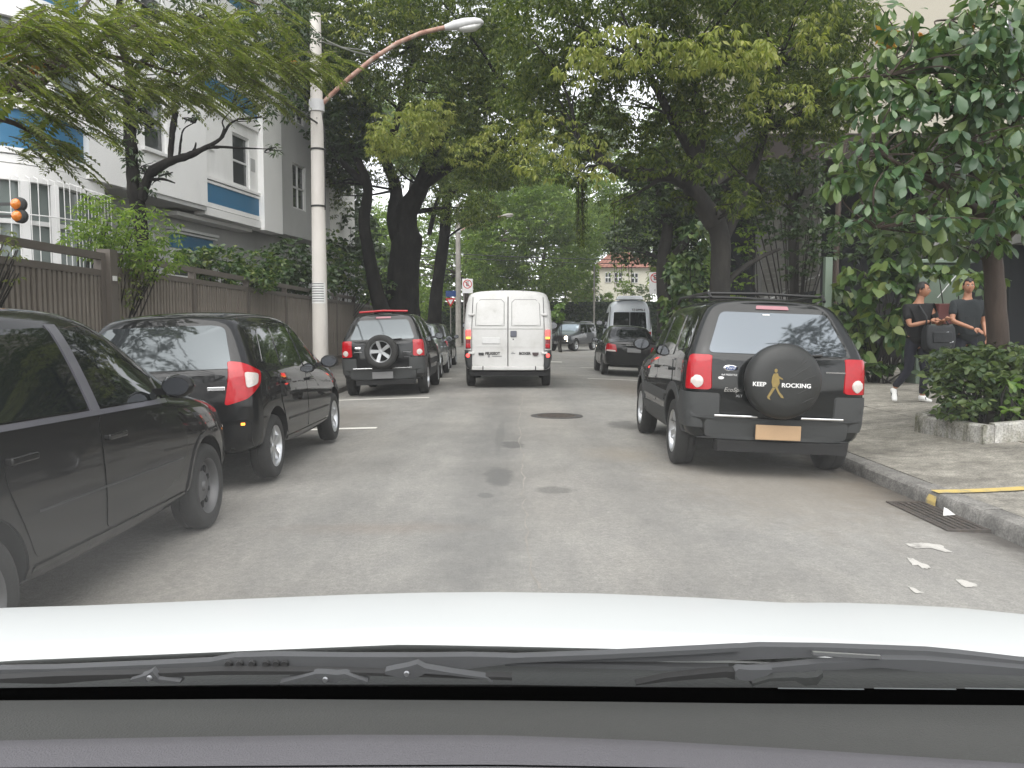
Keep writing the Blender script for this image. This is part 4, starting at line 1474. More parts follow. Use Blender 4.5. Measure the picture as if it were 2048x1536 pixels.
# ---------------------------------------------------------------- hatchback
def hatch(x, y, rz, label, paint):
    root = car_root('hatchback', x, y, rz, label, 'car', PARKED, .03)
    st = [
        sect(-1.88, (0, .34), (.62, .34, .04), (.72, .42, .02), (.74, .66), (.72, .96, .03), (.70, 1.02, .05), (.56, 1.40, .28), (.44, 1.46, .34), (0, 1.485, .32)),
        sect(-1.74, (0, .28), (.72, .28), (.82, .36), (.835, .66), (.815, .97), (.795, 1.03), (.615, 1.42, .26), (.48, 1.49, .30), (0, 1.515, .30)),
        sect(-1.2, (0, .24), (.74, .24), (.835, .32), (.848, .64), (.83, .96), (.81, 1.01), (.645, 1.45), (.50, 1.52), (0, 1.545)),
        sect(-.4, (0, .21), (.74, .21), (.835, .29), (.845, .62), (.83, .92), (.81, .97), (.648, 1.455), (.50, 1.53), (0, 1.555)),
        sect(.2, (0, .21), (.74, .21), (.835, .29), (.845, .60), (.825, .89), (.80, .94), (.635, 1.43), (.49, 1.50), (0, 1.525)),
        sect(.5, (0, .21), (.74, .21), (.835, .29), (.845, .60), (.822, .88), (.79, .93), (.615, 1.33, -.03), (.48, 1.40, -.05), (0, 1.425, -.07)),
        sect(1.35, (0, .22), (.73, .22), (.83, .31), (.842, .60), (.80, .85), (.76, .89), (.68, .92), (.5, .955), (0, .975)),
        sect(1.62, (0, .23), (.72, .23), (.81, .32), (.825, .58), (.77, .78), (.72, .82), (.62, .85), (.46, .88), (0, .90)),
        sect(1.92, (0, .25), (.64, .25), (.72, .33), (.73, .54), (.68, .67), (.64, .70), (.55, .73), (.4, .75), (0, .765)),
        sect(2.02, (0, .30), (.48, .30), (.54, .36), (.55, .50), (.51, .60), (.48, .62), (.42, .64), (.3, .66), (0, .67)),
    ]
    body, bvh = body_loft('body', st, [paint, M['under']], root, [(-1.23, .31, .345), (1.27, .31, .345)])
    for s, v in ((1, 'R'), (-1, 'L')):
        rd = panel('door', bvh, v, [(-.86, .36), (-.10, .34), (-.10, .90), (-1.02, .95), (-1.06, .72)], paint, root, .005, .01, .05)
        fd = panel('door', bvh, v, [(-.08, .34), (.86, .34), (.92, .60), (.90, .84), (-.08, .90)], paint, root, .005, .01, .05)
        panel('window', bvh, v, [(-.90, 1.01), (-.13, .97), (-.13, 1.38), (-.74, 1.385)], M['tint_glass'], rd, .007, .012, .05)
        panel('window', bvh, v, [(-.06, .965), (.66, .92), (.60, .99), (.30, 1.32), (-.06, 1.38)], M['tint_glass'], fd, .007, .012, .05)
        panel('quarter_window', bvh, v, [(.74, .92), (1.10, .90), (.80, 1.06)], M['tint_glass'], root, .007, .012, .03)
        panel('quarter_window', bvh, v, [(-1.42, 1.06), (-.98, 1.025), (-.84, 1.37), (-1.16, 1.36)], M['tint_glass'], root, .007, .012, .06)
        handle(rd, bvh, v, -.90, .86, paint)
        handle(fd, bvh, v, .02, .83, paint)
        ribbon('side_moulding', bvh, v, [(-.84, .50), (.84, .47)], .022, M['black_plastic'], root, .008, .01)
        panel('sill', bvh, v, [(-.84, .24), (.88, .24), (.86, .32), (-.84, .33)], paint, root, .010, .012, .02)
        mirror(root, s, .82, .70, .98, M['black_plastic'], s=.95)
    for yy in (-1.23, 1.27):
        for s in (1, -1): wheel(root, s * .735, yy, .29, .175, 'six')
    panel('rear_window', bvh, 'B', [(-.64, 1.03), (.64, 1.03), (.62, 1.10), (.53, 1.375), (.44, 1.40), (-.44, 1.40), (-.53, 1.375), (-.62, 1.10)], M['dark_rear_glass'], root, .006, .01, .06, step=.05)
    tg = panel('tailgate', bvh, 'B', [(-.58, .60), (.58, .60), (.62, .80), (.60, .98), (-.60, .98), (-.62, .80)], paint, root, .006, .012, .05)
    p = Vector((.73, -1.80, 0)); uc = (p.x + p.y) * _s
    for s, v in ((1, 'BR'), (-1, 'BL')):
        lens = panel('tail_light', bvh, v, [((uc - .14) * s, .72), ((uc + .02) * s, .77), ((uc + .20) * s, .89), ((uc + .23) * s, .99), ((uc + .02) * s, 1.08), ((uc - .07) * s, 1.095)], M['red_lens'], root, .014, .02, .03, step=.03)
        panel('reversing_lamp', bvh, v, [((uc + .02) * s, .86), ((uc + .15) * s, .89), ((uc + .18) * s, .975), ((uc + .02) * s, 1.0)], M['clear_lens'], lens, .022, .02, .03, step=.03)
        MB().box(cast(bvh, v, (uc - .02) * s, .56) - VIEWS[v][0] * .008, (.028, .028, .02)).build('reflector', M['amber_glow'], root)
    panel('bumper', bvh, 'B', [(-.76, .30), (.76, .30), (.78, .60), (-.78, .60)], paint, root, .02, .04, .06, step=.05)
    MB().box(cast(bvh, 'B', .52, .865) + Vector((0, -.012, 0)), (.15, .012, .034)).build('model_lettering', M['chrome'], tg, bevel=.004)
    MB().box((0, -1.905, .72), (.40, .02, .13)).build('licence_plate', M['plate_grey'], root, bevel=.006)
    panel('headlight', bvh, 'FR', [(.83, .56), (1.06, .54), (1.08, .66), (.90, .70)], M['clear_lens'], root, .01, .012, .03)
    panel('windscreen', bvh, 'F', [(-.62, .97), (.62, .97), (.50, 1.38), (-.50, 1.38)], M['tint_glass'], root, .006, .01, .06)
    return root


hatch(-2.99, 6.82 + 1.88, R(.3), 'black five door hatchback with a wide red tail light beside the tall lamp pole', M['black_paint'])

# ---------------------------------------------------------------- saloon
def saloon(x, y, rz, label, paint, name='parked_saloon', k=1.0, H=1.0, wheels='steel', pillar=None, light='wrap', plate='plate_grey', front=False):
    root = car_root(name, x, y, rz, label, 'car', PARKED)
    def S(y_, *p): return sect(y_ * k, *[(q[0], q[1] * H) + ((q[2],) if len(q) > 2 else ()) for q in p])
    st = [
        S(-2.10, (0, .36), (.62, .36, .03), (.70, .43, .02), (.72, .64), (.70, .88), (.68, .93, .02), (.60, .965, .05), (.42, .985, .06), (0, .995, .05)),
        S(-1.96, (0, .30), (.72, .30), (.81, .38), (.825, .64), (.80, .90), (.77, .955), (.66, .985), (.46, 1.0), (0, 1.01)),
        S(-1.42, (0, .25), (.74, .25), (.83, .33), (.84, .63), (.815, .91), (.79, .96), (.66, 1.0), (.5, 1.03), (0, 1.045)),
        S(-.88, (0, .22), (.74, .22), (.83, .30), (.84, .62), (.82, .91), (.79, .96), (.60, 1.34), (.47, 1.395), (0, 1.42)),
        S(-.45, (0, .21), (.74, .21), (.83, .29), (.84, .61), (.82, .905), (.80, .955), (.62, 1.385), (.48, 1.45), (0, 1.475)),
        S(.10, (0, .21), (.74, .21), (.83, .29), (.84, .60), (.82, .895), (.80, .945), (.62, 1.395), (.48, 1.455), (0, 1.48)),
        S(.52, (0, .21), (.74, .21), (.83, .29), (.84, .60), (.818, .885), (.79, .935), (.605, 1.34), (.47, 1.40), (0, 1.425)),
        S(1.18, (0, .22), (.73, .22), (.825, .31), (.838, .60), (.80, .865), (.76, .90), (.67, .935), (.5, .965), (0, .985)),
        S(1.62, (0, .23), (.72, .23), (.81, .32), (.825, .59), (.77, .81), (.72, .845), (.62, .875), (.46, .90), (0, .915)),
        S(2.02, (0, .26), (.66, .26), (.74, .34), (.75, .55), (.70, .72), (.66, .75), (.56, .775), (.4, .79), (0, .80)),
        S(2.12, (0, .31), (.52, .31), (.60, .38), (.61, .54), (.57, .66), (.54, .69), (.46, .71), (.33, .72), (0, .73)),
    ]
    ya, yb = -1.12 * k, 1.36 * k
    body, bvh = body_loft('body', st, [paint, M['under']], root, [(ya, .30, .345), (yb, .30, .345)])
    q = lambda pts: [(a * k, b * H) + tuple(c) for a, b, *c in pts]
    for s, v in ((1, 'R'), (-1, 'L')):
        rd = panel('door', bvh, v, q([(-.72, .36), (-.11, .34), (-.11, .90), (-.92, .915), (-.90, .70)]), paint, root, .005, .01, .05)
        fd = panel('door', bvh, v, q([(-.09, .34), (.88, .34), (.96, .60), (.93, .86), (-.09, .90)]), paint, root, .005, .01, .05)
        panel('window', bvh, v, q([(-.90, .955), (-.155, .945), (-.155, 1.345), (-.56, 1.335)]), M['tint_glass'], rd, .007, .012, .04)
        panel('window', bvh, v, q([(-.05, .945), (.70, .92), (.66, .98), (.42, 1.26), (-.05, 1.345)]), M['tint_glass'], fd, .007, .012, .04)
        panel('quarter_window', bvh, v, q([(.76, .925), (.98, .915), (.80, 1.05)]), M['tint_glass'], root, .007, .012, .02)
        ribbon('waist_trim', bvh, v, q([(-.95, .935), (.80, .905)]), .026, pillar or M['black_plastic'], root, .010, .01)
        if pillar:
            ribbon('door_pillar', bvh, v, q([(-.10, .93), (-.10, 1.36)]), .085, pillar, root, .012, .012)
            ribbon('door_pillar', bvh, v, q([(-.96, .95), (-.60, 1.345)]), .06, pillar, root, .012, .012)
        handle(rd, bvh, v, -.80 * k, .80 * H, paint)
        handle(fd, bvh, v, .03 * k, .79 * H, paint)
        ribbon('side_moulding', bvh, v, q([(-.70, .56), (.90, .54)]), .010, M['grey_plastic'], root, .008, .008)
        panel('sill', bvh, v, q([(-.74, .235), (.98, .235), (.96, .32), (-.74, .33)]), paint, root, .010, .012, .02)
        mirror(root, s, .81, .74 * k, .99 * H, paint, s=.95)
        for yc in (ya, yb):
            ribbon('arch_lip', bvh, v, [(yc + .365 * math.cos(R(a)), .30 + .365 * math.sin(R(a))) for a in range(0, 181, 9)], .03, paint, root, .010, .015)
    for yy in (ya, yb):
        for s in (1, -1): wheel(root, s * .735, yy, .295, .18, wheels)
    panel('rear_window', bvh, 'B', [(-.62, 1.05 * H), (.62, 1.05 * H), (.52, 1.36 * H), (-.52, 1.36 * H)], M['tint_glass'], root, .006, .01, .06, step=.05)
    panel('windscreen', bvh, 'F', [(-.66, .97 * H), (.66, .97 * H), (.52, 1.38 * H), (-.52, 1.38 * H)], M['tint_glass'], root, .006, .01, .06, step=.06)
    tg = panel('boot_lid', bvh, 'B', [(-.54, .62 * H), (.54, .62 * H), (.58, .93 * H), (-.58, .93 * H)], paint, root, .006, .012, .05)
    p = Vector((.71, -2.02 * k, 0)); uc = (p.x + p.y) * _s
    for s, v in ((1, 'BR'), (-1, 'BL')):
        lens = panel('tail_light', bvh, v, [((uc - .20) * s, .70 * H), ((uc + .16) * s, .72 * H), ((uc + .20) * s, .84 * H), ((uc + .06) * s, .93 * H), ((uc - .16) * s, .90 * H)], M['red_lens'], root, .012, .02, .03, step=.03)
        panel('reversing_lamp', bvh, v, [((uc - .18) * s, .705 * H), ((uc + .10) * s, .715 * H), ((uc + .08) * s, .755 * H), ((uc - .16) * s, .745 * H)], M['clear_lens'], lens, .018, .02, .015, step=.03)
    panel('bumper', bvh, 'B', [(-.74, .34), (.74, .34), (.76, .62 * H), (-.76, .62 * H)], paint, root, .02, .04, .06, step=.05)
    MB().box((0, -2.115 * k - .01, .76 * H), (.40, .02, .13)).build('licence_plate', M[plate], root, bevel=.006)
    MB().box((0, -2.11 * k - .008, .90 * H), (.5, .02, .02)).build('boot_trim', M['chrome'], tg)
    for s, v in ((1, 'FR'), ):
        panel('headlight', bvh, v, [(.92 * k, .60 * H), (1.15 * k, .58 * H), (1.17 * k, .68 * H), (1.0 * k, .71 * H)], M['clear_lens'], root, .01, .012, .03)
    return root


M['pillar_grey'] = flat('pillar_grey', (0.10, 0.10, 0.115), 0.35, 0.1, 3, coat=.5)  # lighter grey tone for the window pillars and waist trim
near = saloon(-2.93, 4.20 + .10, R(.6), 'black saloon car nearest on the left with grey window pillars and steel wheels', M['black_sedan'], pillar=M['pillar_grey'], k=1.02, H=1.045)
saloon(-2.85, 21.9 + 2.12, 0, 'silver saloon car between the left black SUV and the white van', M['silver_paint'], wheels='five', H=1.05)
saloon(-3.0, 27.2 + 2.12, 0, 'dark saloon car parked beyond the silver saloon', M['black_paint'], wheels='five', H=1.06)
saloon(3.45, 24.0 + 2.12, R(-.6), 'black saloon car in front of the white minibus on the right', M['black_paint'], H=1.04, k=.98)

# ---------------------------------------------------------------- white panel van
def van(x, y, rz, label):
    root = car_root('panel_van', x, y, rz, label, 'van', None)
    W = M['van_white']
    st = [
        sect(0, (0, .42), (.86, .42, .02), (.93, .50, .01), (.955, .95), (.95, 1.35), (.945, 1.45), (.895, 2.05, .10), (.80, 2.17, .14), (0, 2.205, .13)),
        sect(.07, (0, .38), (.92, .38), (.985, .46), (1.01, .95), (1.0, 1.35), (.995, 1.45), (.93, 2.07, .10), (.83, 2.19, .12), (0, 2.225, .12)),
        sect(1.2, (0, .34), (.93, .34), (.99, .42), (1.015, .95), (1.005, 1.35), (1.0, 1.45), (.94, 2.08), (.84, 2.20), (0, 2.235)),
        sect(2.9, (0, .34), (.93, .34), (.99, .42), (1.015, .95), (1.005, 1.35), (1.0, 1.45), (.94, 2.08), (.84, 2.20), (0, 2.235)),
        sect(3.55, (0, .34), (.93, .34), (.99, .42), (1.01, .95), (1.0, 1.30), (.99, 1.38), (.90, 2.02), (.80, 2.13), (0, 2.17)),
        sect(4.35, (0, .34), (.92, .34), (.97, .42), (.99, .90), (.97, 1.12), (.94, 1.18), (.85, 1.24), (.7, 1.28), (0, 1.30)),
        sect(4.75, (0, .36), (.86, .36), (.92, .42), (.94, .80), (.90, .98), (.86, 1.02), (.76, 1.05), (.6, 1.07), (0, 1.08)),
        sect(4.92, (0, .40), (.72, .40), (.78, .46), (.80, .72), (.76, .84), (.72, .87), (.64, .89), (.5, .90), (0, .91)),
    ]
    body, bvh = body_loft('body', st, [W, M['under']], root, [(.98, .34, .40), (4.0, .34, .40)])
    # two rear doors with pressed recesses
    for s in (-1, 1):
        d = panel('rear_door', bvh, 'B', [(s * .012, .50), (s * .80, .50), (s * .80, 1.30), (s * .775, 2.06), (s * .012, 2.06)], W, root, .010, .02, .03, step=.06)
        pr = panel('pressed_panel', bvh, 'B', [(s * .10, 1.42), (s * .715, 1.42), (s * .69, 1.98), (s * .10, 1.98)], W, d, .020, .008, .10, step=.05)
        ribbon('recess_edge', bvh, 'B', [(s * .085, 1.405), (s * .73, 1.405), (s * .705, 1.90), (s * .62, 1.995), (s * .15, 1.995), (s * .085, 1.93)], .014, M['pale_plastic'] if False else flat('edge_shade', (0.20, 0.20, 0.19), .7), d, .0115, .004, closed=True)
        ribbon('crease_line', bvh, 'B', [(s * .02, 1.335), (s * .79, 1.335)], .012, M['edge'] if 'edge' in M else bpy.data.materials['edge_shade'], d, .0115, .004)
        ribbon('crease_line', bvh, 'B', [(s * .02, .945), (s * .79, .945)], .02, W, d, .017, .008)
        ribbon('door_gap', bvh, 'B', [(s * .815, .52), (s * .815, 1.30), (s * .79, 2.05)], .012, M['grey_plastic'], d, .012, .004)
        for z in (1.66, .80):
            hp = cast(bvh, 'B', s * .82, z)
            MB().box(hp + Vector((s * .0, -.035, 0)), (.14, .05, .055)).build('hinge', W, d, bevel=.012)
        # lights in the corner posts
        p = cast(bvh, 'B', s * .895, 1.10)
        mb = MB()
        lens = MB().box((s * .892, p.y + .015, 1.105), (.125, .07, .43)).build('tail_light', M['dark_red_lens'], root, bevel=.012)
        MB().box((s * .892, p.y - .026, 1.235), (.10, .02, .15)).build('brake_lamp', M['brake_glow'], lens, bevel=.012)
        MB().box((s * .892, p.y - .026, 1.135), (.10, .02, .05)).build('indicator', M['amber_glow'], lens, bevel=.008)
        MB().box((s * .892, p.y - .026, .96), (.10, .02, .09)).build('fog_lamp', M['red_lens'], lens, bevel=.01)
        panel('bumper_corner', bvh, 'B', [(s * .82, .42), (s * 1.0, .44), (s * 1.0, .86), (s * .82, .86)], M['grey_plastic'], root, .03, .05, .04, step=.05)
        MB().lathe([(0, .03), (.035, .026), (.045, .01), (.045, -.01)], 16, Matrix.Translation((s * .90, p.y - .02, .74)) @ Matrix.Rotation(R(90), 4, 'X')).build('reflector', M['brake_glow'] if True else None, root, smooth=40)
    y0 = cast(bvh, 'B', .1, 1.0).y
    ribbon('door_gap', bvh, 'B', [(0, .50), (0, 2.06)], .016, M['seam'], root, .012, .004)
    lk = MB().box((.125, y0 - .02, 1.225), (.14, .03, .14)).build('lock_plate', flat('lock_grey', (.10, .105, .13), .5), root, bevel=.015)
    MB().lathe([(0, .012), (.012, .01), (.014, 0)], 10, Matrix.Translation((.12, y0 - .012, 1.105)) @ Matrix.Rotation(R(90), 4, 'X')).build('keyhole', M['seam'], root)
    MB().box((-.38, y0 - .018, 1.075), (.40, .016, .135)).build('licence_plate', M['plate_white'], root, bevel=.006)
    text_mesh('maker_lettering', 'PEUGEOT', .082, M['black_print'], root, (-.345, y0 - .013, .785), (R(90), 0, 0), .003, .92, bold=.003)
    text_mesh('model_lettering', 'BOXER', .082, M['black_print'], root, (.38, y0 - .013, .785), (R(90), 0, 0), .003, 1.0, bold=.003)
    MB().box((-.43, y0 - .012, .725), (.045, .004, .045)).build('lion_badge', flat('badge_line', (.2, .2, .2), .5), root)
    MB().box((-.25, y0 - .012, .725), (.22, .004, .014)).build('dealer_lettering', M['pale_plastic'], root)
    MB().box((.115, y0 - .012, .785), (.09, .004, .014)).build('dealer_lettering', M['pale_plastic'], root)
    MB().box((.105, y0 - .012, .815), (.04, .004, .012)).build('dealer_lettering', M['pale_plastic'], root)
    MB().box((-.60, y0 - .02, .775), (.12, .02, .06)).build('vent', M['grey_plastic'], root, bevel=.01)
    MB().prism([(-.07, .035), (.07, .035), (.07, -.01), (.035, -.045), (-.035, -.045), (-.07, -.01)], lambda u, v, w: (.62 + u, y0 - .012 - w, .775 + v), -.01, .016).build('vent', flat('vent_brown', (.07, .05, .05), .7), root)
    # bumper step with two brackets
    MB().box((0, .0, .455), (1.62, .12, .085)).build('bumper', W, root, bevel=.015)
    for sx in (-.56, .62): MB().box((sx, -.066, .46), (.02, .012, .09)).build('bumper_bracket', M['seam'], root)
    MB().box((0, .25, .33), (1.7, .5, .1)).build('underbody', M['under'], root)
    for s, v in ((1, 'R'), (-1, 'L')):
        fd = panel('door', bvh, v, [(3.0, .45), (3.75, .45), (4.0, .80), (4.05, 1.20), (3.0, 1.30)], W, root, .006, .01, .05)
        panel('window', bvh, v, [(3.05, 1.38), (3.95, 1.25), (3.60, 1.85), (3.05, 1.95)], M['tint_glass'], fd, .006, .01, .05)
        panel('side_panel', bvh, v, [(.35, 1.25), (2.8, 1.25), (2.8, 1.95), (.35, 1.95)], W, root, .008, .01, .1, step=.12)
        panel('rubbing_strip', bvh, v, [(.1, .62), (3.6, .62), (3.6, .74), (.1, .74)], M['grey_plastic'], root, .012, .01, .02, step=.12)
        mirror(root, s, 1.0, 3.95, 1.42, M['black_plastic'], s=1.5)
        for yy in (.98, 4.0): wheel(root, s * .885, yy, .335, .20, 'steel')
    panel('windscreen', bvh, 'F', [(-.78, 1.32), (.78, 1.32), (.68, 1.95), (-.68, 1.95)], M['tint_glass'], root, .006, .01, .08, step=.08)
    return root


van(-.16, 18.55, R(-.3), 'dirty white panel van seen from behind with its brake lights lit')

# ---------------------------------------------------------------- white minibus behind the black saloon
def minibus(x, y, rz, label):
    root = car_root('minibus', x, y, rz, label, 'minibus', None)
    W = M['bus_white']
    st = [
        sect(0, (0, .40), (.80, .40, .02), (.87, .48, .01), (.89, 1.0), (.88, 1.35), (.875, 1.45), (.76, 2.40, .12), (.62, 2.56, .18), (0, 2.62, .18)),
        sect(.10, (0, .36), (.87, .36), (.94, .44), (.96, 1.0), (.95, 1.35), (.945, 1.45), (.81, 2.44, .12), (.66, 2.61, .16), (0, 2.67, .16)),
        sect(1.6, (0, .34), (.88, .34), (.95, .42), (.965, 1.0), (.955, 1.35), (.95, 1.45), (.82, 2.45), (.67, 2.62), (0, 2.68)),
        sect(4.4, (0, .34), (.88, .34), (.95, .42), (.965, 1.0), (.955, 1.35), (.95, 1.45), (.82, 2.45), (.67, 2.62), (0, 2.68)),
        sect(5.6, (0, .34), (.88, .34), (.94, .42), (.95, .95), (.93, 1.15), (.90, 1.22), (.80, 1.28), (.66, 1.32), (0, 1.34)),
        sect(6.1, (0, .38), (.72, .38), (.80, .45), (.82, .75), (.78, .90), (.74, .94), (.66, .97), (.5, .99), (0, 1.0)),
    ]
    body, bvh = body_loft('body', st, [W, M['under']], root, [(1.2, .34, .40), (5.0, .34, .40)])
    rw = panel('rear_window', bvh, 'B', [(-.70, 1.42), (.70, 1.42), (.66, 2.12), (-.66, 2.12)], M['tint_glass'], root, .010, .015, .05, step=.06)
    p = cast(bvh, 'B', 0, 1.75)
    MB().box((0, p.y - .02, 1.76), (.03, .02, .72), (R(-7), 0, 0)).build('window_bar', M['pale_plastic'], rw)
    p = cast(bvh, 'B', .33, 2.2)
    text_mesh('fleet_number', 'TZ 039996-2', .125, M['black_print'], root, (.36, p.y - .014, 2.205), (R(83), 0, 0), .003, .82, bold=.003)
    MB().box((0, .45, 2.72), (1.16, .9, .16), None, taper=.86).build('air_conditioner', W, root, bevel=.03)
    for s in (-1, 1):
        MB().box((s * .83, .02, 1.05), (.12, .08, .5)).build('tail_light', M['red_lens'], root, bevel=.012)
        MB().tube([(s * .87, -.02, 1.4), (s * .80, .10, 2.35)], .02, 6).build('corner_trim', M['pale_plastic'], root)
        v = 'R' if s > 0 else 'L'
        for y0 in (.5, 1.6, 2.7, 3.8): panel('side_window', bvh, v, [(y0, 1.42), (y0 + .95, 1.42), (y0 + .95, 2.12), (y0, 2.12)], M['tint_glass'], root, .006, .01, .05, step=.1)
        mirror(root, s, .95, 5.1, 1.7, M['black_plastic'], s=1.6)
        for yy in (1.2, 5.0): wheel(root, s * .84, yy, .34, .21, 'steel')
    MB().box((0, -.03, .50), (1.7, .1, .18)).build('bumper', M['grey_plastic'], root, bevel=.02)
    MB().box((0, .03, .92), (.42, .02, .14)).build('licence_plate', M['plate_grey'], root)
    panel('windscreen', bvh, 'F', [(-.76, 1.34), (.76, 1.34), (.66, 2.2), (-.66, 2.2)], M['tint_glass'], root, .006, .01, .08, step=.08)
    return root


minibus(4.80, 34.6, R(-4.0), 'white minibus with a roof air conditioner and black fleet number above its rear window')

# ---------------------------------------------------------------- dark off-road wagon turning in from the cross street, headlamps lit
def wagon(x, y, rz, label):
    root = car_root('off_road_car', x, y, rz, label, 'car', None)
    P = M['wagon_paint']
    st = [
        sect(-1.95, (0, .42), (.70, .42), (.78, .48), (.80, .75), (.79, 1.02), (.78, 1.07), (.68, 1.60, .12), (.58, 1.67, .15), (0, 1.69, .15)),
        sect(-1.85, (0, .40), (.76, .40), (.82, .46), (.84, .75), (.83, 1.03), (.82, 1.08), (.71, 1.62, .10), (.60, 1.70, .12), (0, 1.72, .12)),
        sect(.1, (0, .38), (.76, .38), (.82, .44), (.84, .72), (.83, 1.02), (.82, 1.07), (.71, 1.63), (.60, 1.71), (0, 1.73)),
        sect(.42, (0, .38), (.76, .38), (.82, .44), (.84, .72), (.83, 1.01), (.81, 1.06), (.70, 1.60), (.59, 1.68), (0, 1.70)),
        sect(.80, (0, .38), (.76, .38), (.82, .44), (.84, .72), (.82, 1.0), (.79, 1.04), (.72, 1.07), (.55, 1.085), (0, 1.09)),
        sect(1.85, (0, .40), (.74, .40), (.80, .46), (.82, .70), (.80, .93), (.77, .97), (.70, 1.0), (.54, 1.01), (0, 1.015)),
        sect(1.98, (0, .44), (.66, .44), (.73, .50), (.75, .68), (.72, .88), (.69, .92), (.62, .94), (.48, .95), (0, .955)),
    ]
    body, bvh = body_loft('body', st, [P, M['under']], root, [(-1.25, .37, .42), (1.25, .37, .42)])
    panel('windscreen', bvh, 'F', [(-.70, 1.10), (.70, 1.10), (.60, 1.60), (-.60, 1.60)], M['wagon_glass'], root, .006, .01, .06, step=.06)  # paler glass colour stands for the sky reflected in it
    panel('roof', bvh, 'T', [(-.62, -1.6), (.62, -1.6), (.62, .15), (-.62, .15)], M['silver_paint'], root, .008, .01, .1, step=.1)
    panel('bonnet', bvh, 'T', [(-.66, .95), (.66, .95), (.62, 1.8), (-.62, 1.8)], M['silver_paint'], root, .008, .01, .08, step=.1)  # pale bonnet: sky reflection on the dark car put into the paint
    panel('rear_window', bvh, 'B', [(-.66, 1.12), (.66, 1.12), (.58, 1.56), (-.58, 1.56)], M['tint_glass'], root, .006, .01, .06, step=.08)
    for s, v in ((1, 'R'), (-1, 'L')):
        d = panel('door', bvh, v, [(-.35, .50), (.72, .50), (.75, .98), (-.35, 1.02)], P, root, .006, .01, .05)
        panel('window', bvh, v, [(-.30, 1.10), (.62, 1.08), (.36, 1.57), (-.30, 1.59)], M['tint_glass'], d, .006, .01, .05)
        panel('side_window', bvh, v, [(-1.65, 1.12), (-.45, 1.11), (-.45, 1.58), (-1.60, 1.56)], M['tint_glass'], root, .006, .01, .05)
        mirror(root, s, .83, .62, 1.12, M['black_plastic'])
        for yy in (-1.25, 1.25): wheel(root, s * .73, yy, .36, .21, 'five')
        MB().lathe([(0, .04), (.08, .03), (.10, .0), (.10, -.03)], 20, Matrix.Translation((s * .50, 1.985, .80)) @ Matrix.Rotation(R(-90), 4, 'X')).build('headlight', M['head_glow'] if s < 0 else M['clear_lens'], root, smooth=40)
        MB().lathe([(0, .02), (.05, .015), (.055, -.02)], 16, Matrix.Translation((s * .60, 2.0, .56)) @ Matrix.Rotation(R(-90), 4, 'X')).build('fog_lamp', M['head_glow'] if s < 0 else M['clear_lens'], root, smooth=40)
    for k in range(7): MB().box((-.27 + k * .09, 1.995, .78), (.04, .03, .24)).build('grille_slot', M['seam'], root)
    MB().box((0, 2.03, .52), (1.5, .14, .16)).build('bumper', M['black_plastic'], root, bevel=.03)
    MB().box((0, 2.11, .52), (.40, .02, .13)).build('licence_plate', M['plate_grey'], root)
    for s in (-1, 1): MB().tube([(s * .6, -1.5, 1.74), (s * .6, .2, 1.76)], .018, 6).build('roof_rail', M['chrome'], root)
    return root


wagon(3.55, 50.6, R(150), 'dark off-road car with lit headlights turning in at the far junction')
# ================================================================ the white car the view is taken from
own = empty('white_car', (0, .9, 0), 0, 'white car nearest the viewer with its bonnet, wipers and grey dashboard in view', 'car')
OW = Vector(own.location)


def pix_curve(pts):
    xs = [p[0] for p in pts]; ys = [p[1] for p in pts]
    return lambda x: float(np.interp(x, xs, ys))


crest = pix_curve([(-900, 1330), (-400, 1262), (0, 1215), (150, 1211), (330, 1204), (520, 1196), (700, 1189), (850, 1185), (1000, 1184), (1200, 1187), (1400, 1195), (1500, 1201), (1590, 1206), (1680, 1205), (1780, 1208), (1900, 1214), (2048, 1229), (2400, 1285), (2900, 1370)])
rear = pix_curve([(-900, 1370), (-400, 1338), (0, 1311), (200, 1303), (400, 1295), (600, 1287), (800, 1279), (1024, 1283), (1250, 1288), (1500, 1297), (1750, 1309), (2048, 1326), (2400, 1350), (2900, 1390)])


def tang(px, py):
    d = ray(px, py)
    return -d.z / d.y, d.x / d.y      # fall per metre ahead, drift per metre ahead


rows = []
pxs = list(np.linspace(-620, 2680, 67))
for px in pxs:
    yr, yc = .95, 1.36
    kx = (px - VPX) / F_PX * 1.14
    p_r, p_c = VPX + kx / yr * F_PX, VPX + kx / yc * F_PX
    tr, tc = tang(p_r, rear(p_r))[0], tang(p_c, crest(p_c))[0]
    zr, zc = EYE - yr * tr, EYE - yc * tc
    s0 = 2 * (zc - zr) / (yc - yr) + tc    # slope at the rear edge of a parabola that meets the crest tangent
    col = []
    # rolled rear lip
    col.append((kx, yr + .012, zr - .02))
    col.append((kx, yr, zr - .006))
    for k in range(9):
        y_ = yr + .004 + (yc - yr - .004) * k / 8
        t = (y_ - yr) / (yc - yr)
        z_ = zr + s0 * (y_ - yr) + (-tc - s0) * (y_ - yr) ** 2 / (2 * (yc - yr))
        col.append((kx, y_, z_))
    for k in range(1, 7):
        u = k / 6 * .62
        col.append((kx * (1.0 - .05 * (k / 6) ** 2), yc + u, zc - tc * u - .42 * u * u))
    e = col[-1]
    col.append((e[0], e[1] + .05, e[2] - .12))
    rows.append([(a, b - OW.y, c) for a, b, c in col])
hood = MB().grid(rows).build('hood', M['hood_white'], own, smooth=60, fix=False)
hood.data.flip_normals()
so = hood.modifiers.new('thick', 'SOLIDIFY'); so.thickness = .012; so.offset = -1
frozen(hood)
